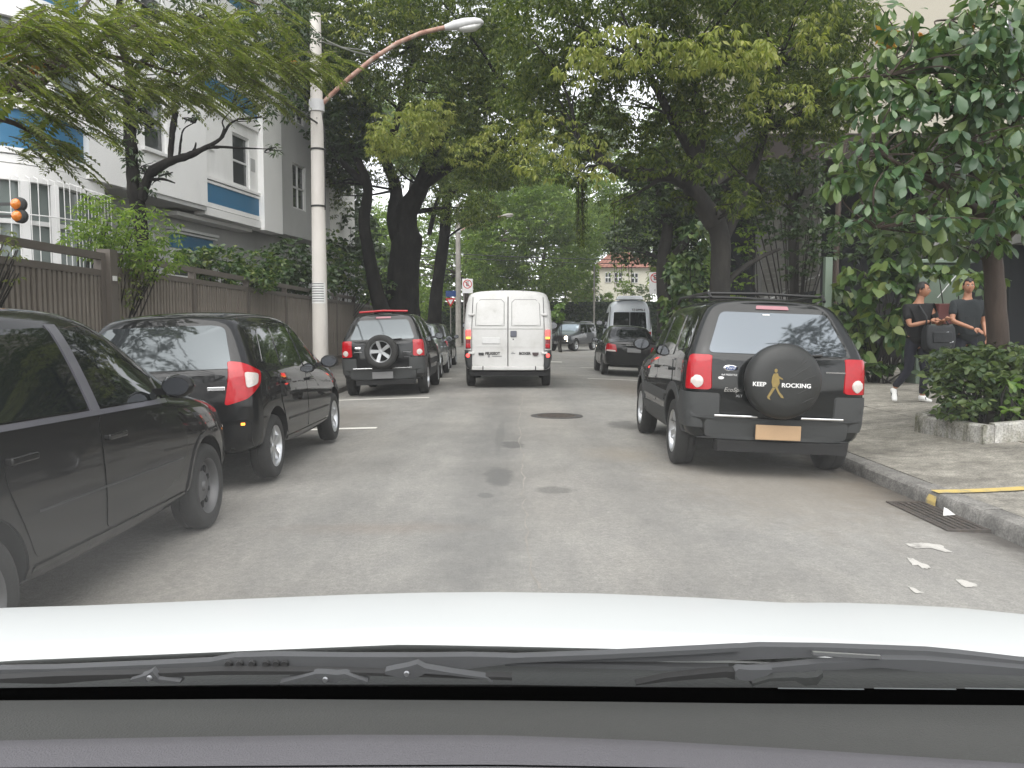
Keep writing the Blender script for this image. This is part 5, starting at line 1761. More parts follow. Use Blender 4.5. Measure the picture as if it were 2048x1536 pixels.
# wings and nose below the bonnet
x_l, x_r = rows[0][6][0], rows[-1][6][0]
mb = MB()
for s, row in ((-1, rows[0]), (1, rows[-1])):
    top = row[2:-1]
    rr = []
    for p in top: rr.append([(p[0] + s * .004, p[1], p[2] - .01), (p[0] + s * .05, p[1], p[2] - .10), (p[0] + s * .06, p[1], p[2] - .35), (p[0] + s * .03, p[1], .30)])
    mb.grid(rr, flip=s > 0)
mb.build('wing', M['hood_white'], own, smooth=60)
mb = MB()
rr = []
for row in rows[::3]:
    p = row[-1]
    rr.append([(p[0], p[1], p[2] - .004), (p[0] * .99, p[1] + .05, p[2] - .14), (p[0] * .97, p[1] + .05, .42), (p[0] * .96, p[1], .26)])
mb.grid(rr).build('front_bumper', M['hood_white'], own, smooth=60)
for s in (-1, 1): wheel(own, s * .80, .86, .31, .195, 'five')

# cowl, dark plastic between bonnet and glass
rows = []
for x_ in np.linspace(-1.15, 1.15, 40):
    b = -.022 * (x_ / .9) ** 2
    rows.append([(x_, .70 - OW.y, .965 + b), (x_, .80 - OW.y, .978 + b), (x_, .90 - OW.y, .988 + b), (x_, .955 - OW.y, .984 + b), (x_, 1.0 - OW.y, .92 + b)])
MB().grid(rows).build('cowl', M['cowl'], own, smooth=60)
# dashboard: dark slot, textured top, paler pad
def dash_line(py_of_x, Y): return [at(px, py_of_x(px), Y) - OW for px in np.linspace(-300, 2350, 41)]
far_e = pix_curve([(-300, 1403), (0, 1401), (500, 1398), (1000, 1401), (1500, 1407), (2048, 1411), (2350, 1413)])
slot_e = pix_curve([(-300, 1378), (0, 1376), (500, 1369), (1000, 1369), (1300, 1374), (2048, 1378), (2350, 1380)])
brk = pix_curve([(-300, 1490), (0, 1485), (350, 1478), (700, 1473), (1000, 1474), (1300, 1485), (1600, 1502), (2048, 1531), (2350, 1550)])
bot = pix_curve([(-300, 1540), (0, 1535), (700, 1530), (1000, 1529), (1400, 1536), (2048, 1575), (2350, 1590)])
A = dash_line(lambda p: far_e(p) + 0, .76)
B_ = dash_line(lambda p: far_e(p) * .6 + brk(p) * .4, .69)
C_ = dash_line(brk, .60)
D_ = dash_line(bot, .545)
E_ = dash_line(lambda p: bot(p) + 4, .54)
G_ = dash_line(lambda p: bot(p) + 120, .47)
dk = [a + Vector((0, .008, -.014)) for a in A]
def hump(a, b, k):
    return [p.lerp(q, k) + Vector((0, 0, .004)) for p, q in zip(a, b)]
MB().grid([list(r) for r in zip(dk, A, B_, C_)]).build('dashboard', M['dash'], own, smooth=60)
C2 = [p + Vector((0, -.003, .003)) for p in C_]
MB().grid([list(r) for r in zip([p + Vector((0, .004, -.004)) for p in C_], C2, hump(C2, D_, .5), D_)]).build('dashboard_pad', M['dash_pad'], own, smooth=60)
MB().grid([list(r) for r in zip([p + Vector((0, .0, -.006)) for p in D_], [p + Vector((0, -.004, -.012)) for p in D_])]).build('dashboard_seam', M['void'], own)
MB().grid([list(r) for r in zip(E_, G_)]).build('dashboard_front', M['dash_pad'], own, smooth=60)
S0 = dash_line(lambda p: slot_e(p), .80)
S1 = dash_line(lambda p: far_e(p) + 14, .765)
MB().grid([list(r) for r in zip([p + Vector((0, .004, -.02)) for p in S0], S0, S1, [p + Vector((0, -.01, -.05)) for p in S1])]).build('frit_slot_band', M['void'], own)  # black strip: glass frit, and the deep slot's darkness put into the colour
# strip of bright bonnet edge seen through the slot on the right
for a, b in ((1556, 1728), (1748, 1912), (1930, 2052)):
    MB().bar(at(a, 1376.5, .79) - OW, at(b, 1378.5, .79) - OW, .0008).build('bonnet_edge', M['silver_paint'], own)

# ---- wipers: arm, hub, blade, brackets
def wp(pts, Y): return [at(x, y_, Y) - OW for x, y_ in pts]


def flat_bar(name, pts, hs, Y, mat, parent, depth=.014):
    """a bar whose top and bottom edges are given; pts centre line, hs half heights (pixels)"""
    mb = MB()
    rows = []
    for (x, y_), h in zip(pts, hs):
        h *= 1.0 if mat != 'wiper' else .92
        a, b = at(x, y_ - h, Y) - OW, at(x, y_ + h, Y) - OW
        dv = Vector((0, depth, 0))
        rows.append([a, a + dv * .6 + Vector((0, 0, .002)), b + dv, b, a])
    mb.grid(rows)
    n = 5
    mb.f += [tuple(range(0, 4)), tuple(range((len(rows) - 1) * n, (len(rows) - 1) * n + 4))]
    mb.m += [0, 0]
    return mb.build(name, M[mat], parent, smooth=35)


wl_ = flat_bar('wiper_arm', [(-300, 1352), (0, 1344), (110, 1345), (300, 1336), (420, 1332), (470, 1328), (560, 1325), (700, 1326), (850, 1327), (940, 1325), (1030, 1321), (1200, 1314), (1380, 1305), (1480, 1299)],
               [6, 5, 8, 7, 9, 15, 14, 13, 14, 13, 6, 5, 5, 4], .865, 'wiper', own)
for cx in (458, 480, 505, 533, 553, 570):
    p = at(cx, 1327, .862) - OW
    MB().lathe([(0, .004), (.0035, .004), (.0045, 0)], 10, Matrix.Translation(p) @ Matrix.Rotation(R(90), 4, 'X')).build('rivet', M['black_plastic'], wl_)
flat_bar('wiper_blade', [(-300, 1367), (0, 1362), (110, 1360), (250, 1353), (440, 1346), (640, 1346), (860, 1352), (1024, 1358)], [3, 4, 8, 4, 4, 3, 3, 3], .85, 'black_plastic', own)
flat_bar('wiper_bracket', [(260, 1362), (292, 1358), (304, 1352), (316, 1362), (360, 1366)], [2, 8, 10, 4, 2], .845, 'wiper', own)
flat_bar('wiper_bracket', [(560, 1368), (632, 1352), (648, 1356), (672, 1358), (690, 1352), (735, 1366)], [2, 5, 9, 9, 4, 2], .845, 'wiper', own)
flat_bar('wiper_bracket', [(770, 1346), (790, 1346), (815, 1347), (834, 1342), (850, 1342), (900, 1348), (975, 1358), (985, 1366)], [3, 8, 14, 15, 6, 3, 2, 2], .848, 'wiper', own)
for cx, cy_ in ((298, 1357), (650, 1360), (813, 1348)):
    p = at(cx, cy_, .835) - OW
    MB().lathe([(0, .0015), (.0022, .0015), (.003, -.001)], 12, Matrix.Translation(p) @ Matrix.Rotation(R(90), 4, 'X')).build('bolt', M['alloy'], own)
wr_ = flat_bar('wiper_arm', [(1000, 1321), (1200, 1319), (1400, 1312), (1520, 1306), (1650, 1304), (1780, 1312), (1860, 1318), (1925, 1324), (2048, 1330), (2300, 1345)], [4, 5, 12, 14, 10, 14, 17, 17, 8, 7], .87, 'wiper', own)
flat_bar('wiper_arm', [(1460, 1347), (1520, 1343), (1640, 1334), (1760, 1327), (1850, 1332), (2048, 1345), (2300, 1355)], [4, 6, 8, 9, 13, 8, 7], .862, 'wiper', own)
flat_bar('wiper_blade', [(1010, 1329), (1200, 1333), (1380, 1339), (1460, 1342)], [3, 4, 4, 5], .872, 'wiper', own)
flat_bar('wiper_blade', [(1272, 1370), (1330, 1360), (1400, 1353), (1452, 1349), (1470, 1352)], [1, 4, 5, 6, 8], .85, 'black_plastic', own)
flat_bar('wiper_bracket', [(1470, 1346), (1478, 1349), (1500, 1351), (1526, 1348), (1545, 1342)], [4, 12, 12, 9, 3], .85, 'wiper', own)
flat_bar('wiper_bracket', [(1505, 1370), (1540, 1360), (1590, 1358), (1610, 1364), (1634, 1362), (1646, 1350)], [3, 3, 4, 8, 8, 4], .845, 'cowl', own)
MB().bar(at(1625, 1306, .862) - OW, at(1760, 1314, .862) - OW, .0035).build('wiper_glint', M['alloy'], wr_)

# ---- windscreen: pale volume stands in for the reflected dashboard veil, thickest partway up
wsm = bpy.data.materials.new('veil_windshield')
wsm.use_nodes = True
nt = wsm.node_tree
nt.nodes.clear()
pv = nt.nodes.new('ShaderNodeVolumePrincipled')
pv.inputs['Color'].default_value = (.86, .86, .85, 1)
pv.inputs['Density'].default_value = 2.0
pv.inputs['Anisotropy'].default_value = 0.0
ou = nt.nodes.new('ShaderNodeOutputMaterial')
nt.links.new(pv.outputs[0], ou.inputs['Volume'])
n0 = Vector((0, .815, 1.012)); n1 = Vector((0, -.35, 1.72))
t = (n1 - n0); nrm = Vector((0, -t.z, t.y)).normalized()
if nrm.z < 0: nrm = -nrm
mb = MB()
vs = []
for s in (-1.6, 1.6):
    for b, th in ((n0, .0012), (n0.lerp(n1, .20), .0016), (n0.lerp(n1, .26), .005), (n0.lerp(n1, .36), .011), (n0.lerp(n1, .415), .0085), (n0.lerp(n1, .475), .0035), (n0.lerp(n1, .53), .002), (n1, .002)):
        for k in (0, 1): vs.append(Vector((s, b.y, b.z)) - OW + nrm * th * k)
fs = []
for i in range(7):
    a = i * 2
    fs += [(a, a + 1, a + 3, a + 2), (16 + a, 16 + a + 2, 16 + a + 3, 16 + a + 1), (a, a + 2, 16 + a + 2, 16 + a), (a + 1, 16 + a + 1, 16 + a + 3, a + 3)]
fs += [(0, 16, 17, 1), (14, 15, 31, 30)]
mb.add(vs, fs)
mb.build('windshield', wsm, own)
# ================================================================ foliage kit
def leaf_template(kind):
    """vertices (x across, y along, z up) and faces of one leaf of unit length"""
    if kind == 'blade':      # narrow folded leaf
        v = [(0, 0, 0), (.16, .42, .05), (0, 1, -.10), (-.16, .42, .05), (0, .42, 0)]
        f = [(0, 1, 4), (4, 1, 2), (0, 4, 3), (4, 2, 3)]
        v = [(0, 0, 0), (.17, .45, .045), (0, 1, -.12), (-.17, .45, .045)]
        f = [(0, 1, 2), (0, 2, 3)]
    elif kind == 'oval':
        v = [(0, 0, 0), (.26, .35, .04), (.22, .75, -.02), (0, 1, -.12), (-.22, .75, -.02), (-.26, .35, .04)]
        f = [(0, 1, 2), (0, 2, 3), (0, 3, 4), (0, 4, 5)]
    elif kind == 'broad':    # obovate, drooping tip, raised sides
        v = [(0, 0, 0), (.10, .22, .02), (.22, .55, .03), (.20, .82, -.05), (0, 1, -.17), (-.20, .82, -.05), (-.22, .55, .03), (-.10, .22, .02), (0, .22, 0), (0, .55, -.02), (0, .82, -.085)]
        f = [(0, 1, 8), (0, 8, 7), (1, 2, 9, 8), (8, 9, 6, 7), (2, 3, 10, 9), (9, 10, 5, 6), (3, 4, 10), (10, 4, 5)]
    elif kind == 'heart':
        v = [(0, .08, 0), (.20, 0, .02), (.40, .22, .03), (.36, .52, .0), (.17, .82, -.06), (0, 1, -.14), (-.17, .82, -.06), (-.36, .52, .0), (-.40, .22, .03), (-.20, 0, .02), (0, .5, -.03)]
        f = [(10, 0, 1), (10, 1, 2), (10, 2, 3), (10, 3, 4), (10, 4, 5), (10, 5, 6), (10, 6, 7), (10, 7, 8), (10, 8, 9), (10, 9, 0)]
    return np.array(v, float), f


def frames(d, up, roll):
    """orthonormal frames (n x 3 x 3, columns side, along, up) for leaf directions d"""
    d = d / np.linalg.norm(d, axis=1, keepdims=True)
    s = np.cross(d, up)
    l = np.linalg.norm(s, axis=1, keepdims=True)
    s = np.where(l < 1e-3, np.array([[1., 0, 0]]), s / np.maximum(l, 1e-6))
    n = np.cross(s, d)
    c, q = np.cos(roll)[:, None], np.sin(roll)[:, None]
    s2 = s * c + n * q
    n2 = np.cross(s2, d)
    return np.stack([s2, d, n2], axis=2)


def leaf_mesh(name, pos, dirs, size, kind='blade', roll=.6, up=None):
    v, f = leaf_template(kind)
    n = len(pos)
    if up is None: up = np.tile(np.array([[0, 0, 1.]]), (n, 1)) + RNG.normal(0, .25, (n, 3))
    Fm = frames(dirs, up, RNG.normal(0, roll, n))
    P = np.einsum('nij,kj->nki', Fm, v) * size[:, None, None] + pos[:, None, :]
    k = len(v)
    me = bpy.data.meshes.new(name)
    me.vertices.add(n * k)
    me.vertices.foreach_set('co', P.reshape(-1))
    lens = np.array([len(x) for x in f])
    idx = np.concatenate([np.array(x) for x in f])
    allidx = (np.arange(n)[:, None] * k + idx[None, :]).reshape(-1)
    alllen = np.tile(lens, n)
    starts = np.concatenate([[0], np.cumsum(alllen)[:-1]])
    me.loops.add(len(allidx))
    me.loops.foreach_set('vertex_index', allidx.astype(np.int32))
    me.polygons.add(len(alllen))
    me.polygons.foreach_set('loop_start', starts.astype(np.int32))
    me.polygons.foreach_set('loop_total', alllen.astype(np.int32))
    me.update(calc_edges=True)
    return me


def whorls(centres, k, droop, spread=.03):
    """k leaf bases and directions round every centre: a tuft that hangs a little"""
    n = len(centres)
    a = RNG.uniform(0, 2 * np.pi, (n, 1)) + np.arange(k)[None, :] * (2 * np.pi / k) + RNG.normal(0, .25, (n, k))
    tilt = RNG.normal(droop, .35, (n, k))
    d = np.stack([np.cos(a) * np.cos(tilt), np.sin(a) * np.cos(tilt), -np.sin(tilt)], axis=2)
    p = centres[:, None, :] + d * spread
    return p.reshape(-1, 3), d.reshape(-1, 3)


def in_balls(balls, density, shell=.5, low=None):
    """tuft centres in a set of (x, y, z, rx, ry, rz), thicker towards each ball's skin"""
    out = []
    for b in balls:
        c, r = np.array(b[:3]), np.array(b[3:6])
        w = b[6] if len(b) > 6 else 1
        n = max(3, int(density * w * (r[0] * r[1] + r[1] * r[2] + r[0] * r[2]) / 3))
        u = RNG.normal(0, 1, (n, 3))
        u /= np.linalg.norm(u, axis=1, keepdims=True)
        q = shell + (1 - shell) * RNG.uniform(0, 1, (n, 1)) ** .6
        out.append(c + u * q * r * (1 + RNG.normal(0, .06, (n, 1))))
    return np.concatenate(out)


def limb_mesh(limbs, n=9, wob=.0):
    mb = MB()
    for pts, r in limbs:
        P = [Vector(p) for p in pts]
        # smooth the path
        Q, rs = [], []
        m = len(P)
        for i in range(m - 1):
            p0, p1, p2, p3 = P[max(i - 1, 0)], P[i], P[i + 1], P[min(i + 2, m - 1)]
            for k in range(5):
                t = k / 5
                q = .5 * ((2 * p1) + (p2 - p0) * t + (2 * p0 - 5 * p1 + 4 * p2 - p3) * t * t + (3 * p1 - p0 - 3 * p2 + p3) * t ** 3)
                rr = r[i] + (r[i + 1] - r[i]) * t
                q += Vector((random.uniform(-1, 1), random.uniform(-1, 1), 0)) * rr * wob
                Q.append(q); rs.append(rr * (1 + random.uniform(-wob, wob)))
        Q.append(P[-1]); rs.append(r[-1])
        mb.tube(Q, rs, n)
    return mb


def twig_limbs(tips, nodes, r0=.05, r1=.012, frac=1.0):
    """branches from the nearest limb node to crown tips"""
    out = []
    for t in tips:
        if random.random() > frac: continue
        t = Vector(t)
        c = min(nodes, key=lambda q: (Vector(q) - t).length + max(0, q[2] - t.z) * .6)
        c = Vector(c)
        m = c.lerp(t, .5) + Vector((random.uniform(-.2, .2), random.uniform(-.2, .2), .12 * (t - c).length * random.uniform(-.2, 1)))
        out.append(([c, m, t], [r0, (r0 + r1) / 2, r1]))
    return out


def tree(label, base, limbs, balls, leaf, density=60, k=7, size=.16, droop=.45, kind='blade', bark='bark_dark', name='tree', group=None, tw=.05, shell=.45, extra=(), wob=.04, cat='tree'):
    root = empty(name, base, 0, label, cat, group)
    B = Vector(base)
    rel = [([Vector(p) - B for p in pts], r) for pts, r in limbs]
    nodes = [q for pts, r in limbs for q in pts[1:]]
    tips = []
    for b in balls:
        for _ in range(3): tips.append((b[0] + random.uniform(-.6, .6) * b[3], b[1] + random.uniform(-.6, .6) * b[4], b[2] + random.uniform(-.5, .5) * b[5]))
    tl = [([Vector(p) - B for p in pts], r) for pts, r in twig_limbs(tips, nodes, tw, tw * .25)] if tw else []
    tm = limb_mesh(rel, 12, wob)
    if tl:
        bm_ = limb_mesh(tl, 5, .1)
        tm.add(bm_.v, bm_.f)
    tm.build('trunk', M[bark], root, smooth=60, fix=False)
    c = in_balls(balls, density, shell)
    p, d = whorls(c, k, droop)
    me = leaf_mesh('crown', p - np.array(base), d, RNG.uniform(.65, 1.2, len(p)) * size, kind)
    crown = link('crown', me, root, M[leaf])
    for (bl, lf, dens, sz, kd, dr) in extra:
        c = in_balls(bl, dens, .6)
        p, d = whorls(c, k, dr)
        me = leaf_mesh('sprays', p - np.array(base), d, RNG.uniform(.65, 1.2, len(p)) * sz, kd)
        link('lit_leaves', me, root, M[lf])  # clumps facing the open sky, their brightness painted in by leaf colour
    return root


def bush(label, centre_balls, leaf, density=120, k=5, size=.10, kind='oval', droop=.2, name='shrub', stems=4, group=None, base=None, shell=.6, cat='shrub'):
    if base is None:
        b0 = centre_balls[0]
        base = (b0[0], b0[1], max(.05, b0[2] - b0[5] - .1))
    root = empty(name, base, 0, label, cat, group)
    B = np.array(base)
    c = in_balls(centre_balls, density, shell)
    c = c[c[:, 2] > .06]
    p, d = whorls(c, k, droop, .02)
    link('foliage', leaf_mesh('foliage', p - B, d, RNG.uniform(.6, 1.2, len(p)) * size, kind), root, M[leaf])
    limbs = []
    for b in centre_balls:
        for _ in range(stems):
            t = Vector((b[0] + random.uniform(-.5, .5) * b[3], b[1] + random.uniform(-.5, .5) * b[4], b[2] + random.uniform(-.2, .4) * b[5]))
            s = Vector((base[0] + random.uniform(-.1, .1), base[1] + random.uniform(-.1, .1), base[2]))
            limbs.append(([s - Vector(base), s.lerp(t, .5) - Vector(base) + Vector((random.uniform(-.05, .05), 0, .05)), t - Vector(base)], [.022, .015, .007]))
    limb_mesh(limbs, 5).build('stems', M['bark_dark'], root, smooth=True, fix=False)
    return root


def P(px, py, Y): return tuple(at(px, py, Y))


def ball(px, py, Y, rpx, rpy, depth, w=1):
    c = at(px, py, Y)
    s = Y / F_PX
    return (c.x, c.y, c.z, rpx * s, depth, rpy * s, w)


# ================================================================ the trees
STREET = 'big shade trees along the street'
# A: large multi-stemmed tree on the left pavement, behind the near lamp pole
Y = 32.0
limbsA = [
    ([P(802, 690, Y), P(803, 610, Y), P(808, 540, Y), P(815, 470, Y)], [.85, .68, .60, .56]),
    ([P(815, 480, Y), P(812, 430, Y), P(842, 372, Y - .5), P(868, 300, Y - 2), P(900, 200, Y - 4)], [.54, .45, .32, .24, .14]),
    ([P(806, 500, Y), P(790, 440, Y), P(792, 380, Y + .5), P(770, 320, Y), P(735, 250, Y - 1)], [.40, .33, .25, .19, .12]),
    ([P(842, 372, Y - .5), P(905, 330, Y - 2), P(985, 300, Y - 4), P(1060, 262, Y - 6)], [.24, .19, .14, .08]),
    ([P(770, 320, Y), P(800, 220, Y - 3), P(830, 100, Y - 5)], [.17, .13, .08]),
    ([P(800, 640, Y), P(770, 668, Y - .4), P(748, 692, Y - .8)], [.42, .3, .14]),
    ([P(815, 640, Y), P(850, 665, Y - .4), P(870, 690, Y - .8)], [.42, .3, .14]),
]
ballsA = [ball(760, 100, 27, 130, 90, 2.4), ball(660, 60, 30, 100, 90, 2.4), ball(900, 60, 26, 150, 90, 2.6), ball(890, 180, 25, 120, 60, 2.0), ball(700, 190, 30, 70, 90, 2),
          ball(1010, 130, 25, 120, 80, 2.4), ball(1000, 230, 25, 100, 55, 2.0), ball(985, 330, 26, 70, 45, 1.7, .9), ball(770, 330, 31, 60, 40, 1.6, .6), ball(880, 290, 29, 80, 50, 2, .8),
          ball(930, 0, 23, 200, 70, 2.4), ball(700, -50, 26, 220, 80, 3), ball(650, 330, 34, 60, 120, 2), ball(600, 250, 34, 70, 110, 2), ball(920, 410, 33, 60, 45, 1.8, .7)]
extA = [([ball(810, 262, 22.5, 80, 42, 1.2), ball(860, 225, 22.8, 50, 25, 1.0), ball(770, 290, 22.6, 40, 25, .9)], 'leaf_lit', 220, .155, 'blade', .75),
        ([ball(950, 300, 23, 60, 30, 1), ball(1020, 280, 22, 70, 40, 1), ball(760, 40, 23, 120, 40, 1.2, .5)], 'leaf_lit', 110, .15, 'blade', .7)]
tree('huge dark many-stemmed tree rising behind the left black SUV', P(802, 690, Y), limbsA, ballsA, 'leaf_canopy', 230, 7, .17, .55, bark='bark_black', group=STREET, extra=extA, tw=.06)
# B: leaning stem left of it
Y = 30.0
limbsB = [([P(785, 690, Y), P(755, 590, Y), P(738, 510, Y), P(728, 440, Y), P(735, 370, Y), P(700, 290, Y)], [.36, .27, .23, .21, .17, .11]),
          ([P(735, 370, Y), P(690, 330, Y), P(640, 260, Y)], [.15, .11, .06])]
ballsB = [ball(690, 250, 30, 80, 70, 2), ball(610, 190, 32, 70, 80, 2), ball(660, 400, 36, 40, 70, 1.6), ball(620, 100, 30, 80, 80, 2), ball(680, 330, 33, 50, 50, 1.8)]
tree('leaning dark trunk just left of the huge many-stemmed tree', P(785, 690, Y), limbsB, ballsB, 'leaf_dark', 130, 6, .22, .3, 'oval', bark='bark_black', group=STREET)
# C: straight trunk to the right of A
Y = 42.0
limbsC = [([P(868, 680, Y), P(872, 590, Y), P(888, 480, Y), P(893, 400, Y), P(885, 330, Y), P(900, 230, Y - 2)], [.40, .32, .28, .26, .22, .14]),
          ([P(893, 400, Y), P(930, 350, Y - 1), P(990, 310, Y - 3)], [.26, .18, .1]),
          ([P(858, 470, Y), P(870, 420, Y), P(880, 385, Y)], [.12, .12, .12])]
ballsC = [ball(900, 350, 41, 70, 40, 2.4), ball(960, 340, 38, 80, 40, 2.4), ball(890, 260, 40, 90, 60, 2.6), ball(1040, 330, 36, 80, 40, 2.2), ball(860, 420, 44, 30, 30, 1.5, .5), ball(960, 420, 40, 50, 35, 2, .8)]
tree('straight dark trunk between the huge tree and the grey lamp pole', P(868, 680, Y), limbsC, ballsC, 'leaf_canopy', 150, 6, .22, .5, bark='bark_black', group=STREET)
# D: crooked tree on the right behind the lettered SUV
Y = 18.2
limbsD = [
    ([P(1436, 775, Y), P(1438, 640, Y), P(1440, 560, Y), P(1442, 490, Y), P(1432, 440, Y)], [.34, .25, .225, .215, .21]),
    ([P(1432, 450, Y), P(1400, 400, Y), P(1382, 370, Y), P(1392, 320, Y), P(1400, 240, Y - .5), P(1380, 120, Y - 1)], [.24, .20, .18, .16, .13, .08]),
    ([P(1384, 372, Y), P(1335, 352, Y), P(1270, 350, Y - .3), P(1215, 330, Y - .6), P(1160, 280, Y - 1)], [.16, .135, .12, .09, .05]),
    ([P(1442, 480, Y), P(1470, 430, Y + .3), P(1500, 360, Y + .6), P(1530, 260, Y + .4), P(1560, 120, Y)], [.16, .13, .11, .09, .05]),
    ([P(1444, 580, Y), P(1475, 545, Y), P(1520, 515, Y + .2), P(1560, 498, Y + .5)], [.08, .065, .05, .03]),
    ([P(1392, 320, Y), P(1340, 230, Y - 1), P(1290, 130, Y - 2)], [.12, .09, .05]),
]
ballsD = [ball(1250, 60, 17, 130, 70, 2), ball(1400, 60, 17, 130, 80, 2), ball(1560, 70, 17.5, 130, 90, 2), ball(1660, 120, 18.5, 80, 90, 1.6), ball(1150, 150, 18, 110, 70, 1.8), ball(1290, 190, 18, 110, 60, 1.8),
          ball(1440, 180, 17, 110, 70, 1.8), ball(1580, 210, 18, 90, 60, 1.6), ball(1180, 260, 18.5, 90, 45, 1.4, .8), ball(1330, 290, 19, 90, 45, 1.6), ball(1460, 290, 19, 80, 40, 1.5, .8),
          ball(1150, 330, 18.5, 60, 35, 1.1, .7), ball(1080, 60, 17, 100, 80, 2), ball(1060, 210, 19, 80, 60, 1.6), ball(1250, -60, 16, 220, 70, 2.4), ball(1520, -60, 16, 220, 70, 2.4), ball(1240, 410, 21, 45, 30, 1, .4),
          ball(1630, 250, 18.5, 60, 50, 1.4, .7), ball(1510, 390, 20, 60, 40, 1.2, .8), ball(1400, 330, 16.8, 45, 30, .6, .9), ball(1480, 400, 17, 40, 35, .6, .9), ball(1360, 400, 18.5, 40, 22, .6, .6), ball(1400, 230, 16.5, 60, 50, .8), ball(1290, 330, 17.2, 60, 22, .6, .9), ball(1330, 120, 16, 70, 50, .9), ball(1690, 60, 18, 50, 70, 1.2), ball(1680, 200, 18, 40, 60, 1)]
extD = [([ball(1240, 95, 14.6, 95, 40, .8), ball(1160, 130, 14.8, 60, 30, .7), ball(1450, 95, 14.6, 110, 40, .8), ball(1380, 120, 14.8, 50, 30, .6), ball(1520, 120, 14.6, 40, 30, .6)], 'leaf_lit', 190, .15, 'blade', .85),
        ([ball(1080, 330, 16, 60, 25, .6), ball(1170, 300, 16, 50, 35, .6), ball(1190, 345, 16, 35, 25, .5), ball(1560, 200, 15.5, 80, 40, .7), ball(1090, 260, 17, 70, 35, .7), ball(1640, 60, 15.5, 60, 50, .7)], 'leaf_lit', 120, .14, 'blade', .8)]
tree('crooked dark street tree with a long limb over the road behind the lettered SUV', P(1436, 775, Y), limbsD, ballsD, 'leaf_canopy', 260, 7, .145, .6, group=STREET, extra=extD, tw=.035)
# E: second tree behind on the right
Y = 29.0
limbsE = [([P(1330, 700, Y), P(1328, 600, Y), P(1326, 520, Y), P(1335, 450, Y), P(1320, 380, Y), P(1340, 260, Y)], [.30, .25, .22, .19, .15, .09]),
          ([P(1326, 540, Y), P(1380, 470, Y), P(1400, 420, Y), P(1430, 330, Y)], [.16, .14, .12, .07])]
ballsE = [ball(1300, 410, 29, 60, 45, 2), ball(1350, 470, 30, 45, 50, 1.6), ball(1290, 330, 28, 70, 40, 2), ball(1390, 400, 29, 60, 50, 2), ball(1250, 480, 33, 40, 50, 1.6), ball(1380, 560, 29, 35, 60, 1.5), ball(1300, 500, 31, 30, 30, 1.2), ball(1400, 300, 28, 70, 50, 2)]
tree('thin dark tree hung with creepers beside the right no parking sign', P(1330, 700, Y), limbsE, ballsE, 'leaf_dark', 150, 6, .17, .4, 'oval', group=STREET)
# F: light green trees across the junction
Y = 60
for lab, bx, bal, lf in (
    ('light green feathery tree filling the far end of the street', 1085, [ball(1010, 470, 60, 80, 60, 4), ball(1090, 430, 60, 80, 60, 4), ball(1080, 530, 60, 70, 50, 3), ball(1000, 560, 62, 60, 50, 3), ball(1150, 470, 62, 60, 60, 3), ball(960, 440, 62, 50, 60, 3), ball(1120, 570, 64, 50, 40, 3, .7), ball(970, 530, 60, 50, 60, 3), ball(1040, 380, 60, 110, 50, 4)], 'leaf_mid'),
    ('light green tree to the left of the far house, behind the van', 930, [ball(1130, 545, 70, 45, 40, 2.5), ball(1160, 500, 70, 40, 40, 2.5), ball(1060, 590, 66, 60, 30, 2.5), ball(920, 540, 68, 60, 60, 3), ball(860, 560, 66, 50, 60, 3), ball(760, 560, 60, 60, 60, 3), ball(700, 520, 60, 50, 60, 3), ball(900, 460, 70, 70, 60, 4), ball(1180, 545, 71, 22, 34, 1.5), ball(1165, 590, 71, 24, 20, 1.5), ball(1250, 470, 92, 70, 45, 4), ball(1320, 470, 92, 60, 50, 4), ball(1190, 450, 92, 60, 50, 4), ball(780, 460, 64, 60, 60, 4), ball(840, 600, 60, 60, 40, 3)], 'leaf_mid'),
    ('mid green tree behind the white minibus', 1340, [ball(1260, 440, 62, 60, 50, 3), ball(1330, 400, 60, 60, 60, 3), ball(1390, 500, 58, 50, 70, 3), ball(1270, 360, 64, 80, 60, 4), ball(1340, 520, 60, 35, 50, 3), ball(1450, 560, 52, 60, 60, 3), ball(1190, 400, 66, 50, 50, 3), ball(1480, 450, 52, 60, 60, 3)], 'leaf_mid')):
    b = at(bx, 690, Y + 6)
    lim = [([(b.x, b.y, 0), (b.x + .2, b.y, 3), (b.x - .1, b.y, 5.5), (b.x + .5, b.y - .5, 9)], [.35, .28, .2, .1]), ([(b.x, b.y, 3.2), (b.x + 1.2, b.y - .6, 5), (b.x + 1.8, b.y - .8, 8)], [.15, .11, .05])]
    tree(lab, (b.x, b.y, 0), lim, bal, lf, 78, 7, .34, .45, bark='bark_brown', tw=.07)
# tree filling the gap between the crooked tree and the concrete building
Y = 22.5
lim = [([P(1590, 700, Y), P(1592, 560, Y), P(1585, 420, Y), P(1600, 260, Y), P(1590, 100, Y)], [.2, .17, .14, .10, .05])]
tree('dark slender tree between the crooked street tree and the concrete building', P(1590, 700, Y), lim, [ball(1640, 40, 22, 70, 60, 1.6), ball(1560, 30, 22, 90, 60, 1.6), ball(1600, 130, 22, 80, 60, 1.4), ball(1670, 170, 21, 50, 60, 1.2), ball(1500, 140, 22, 80, 60, 1.5), ball(1540, 215, 22, 60, 35, 1.2, .7), ball(1650, 240, 21.5, 45, 40, 1, .8), ball(1580, -60, 22, 150, 60, 2), ball(1460, 60, 22, 80, 70, 1.5), ball(1500, 330, 22, 60, 40, 1), ball(1590, 345, 22, 50, 30, 1, .8)], 'leaf_canopy', 210, 7, .15, .55, group=STREET, tw=.04)
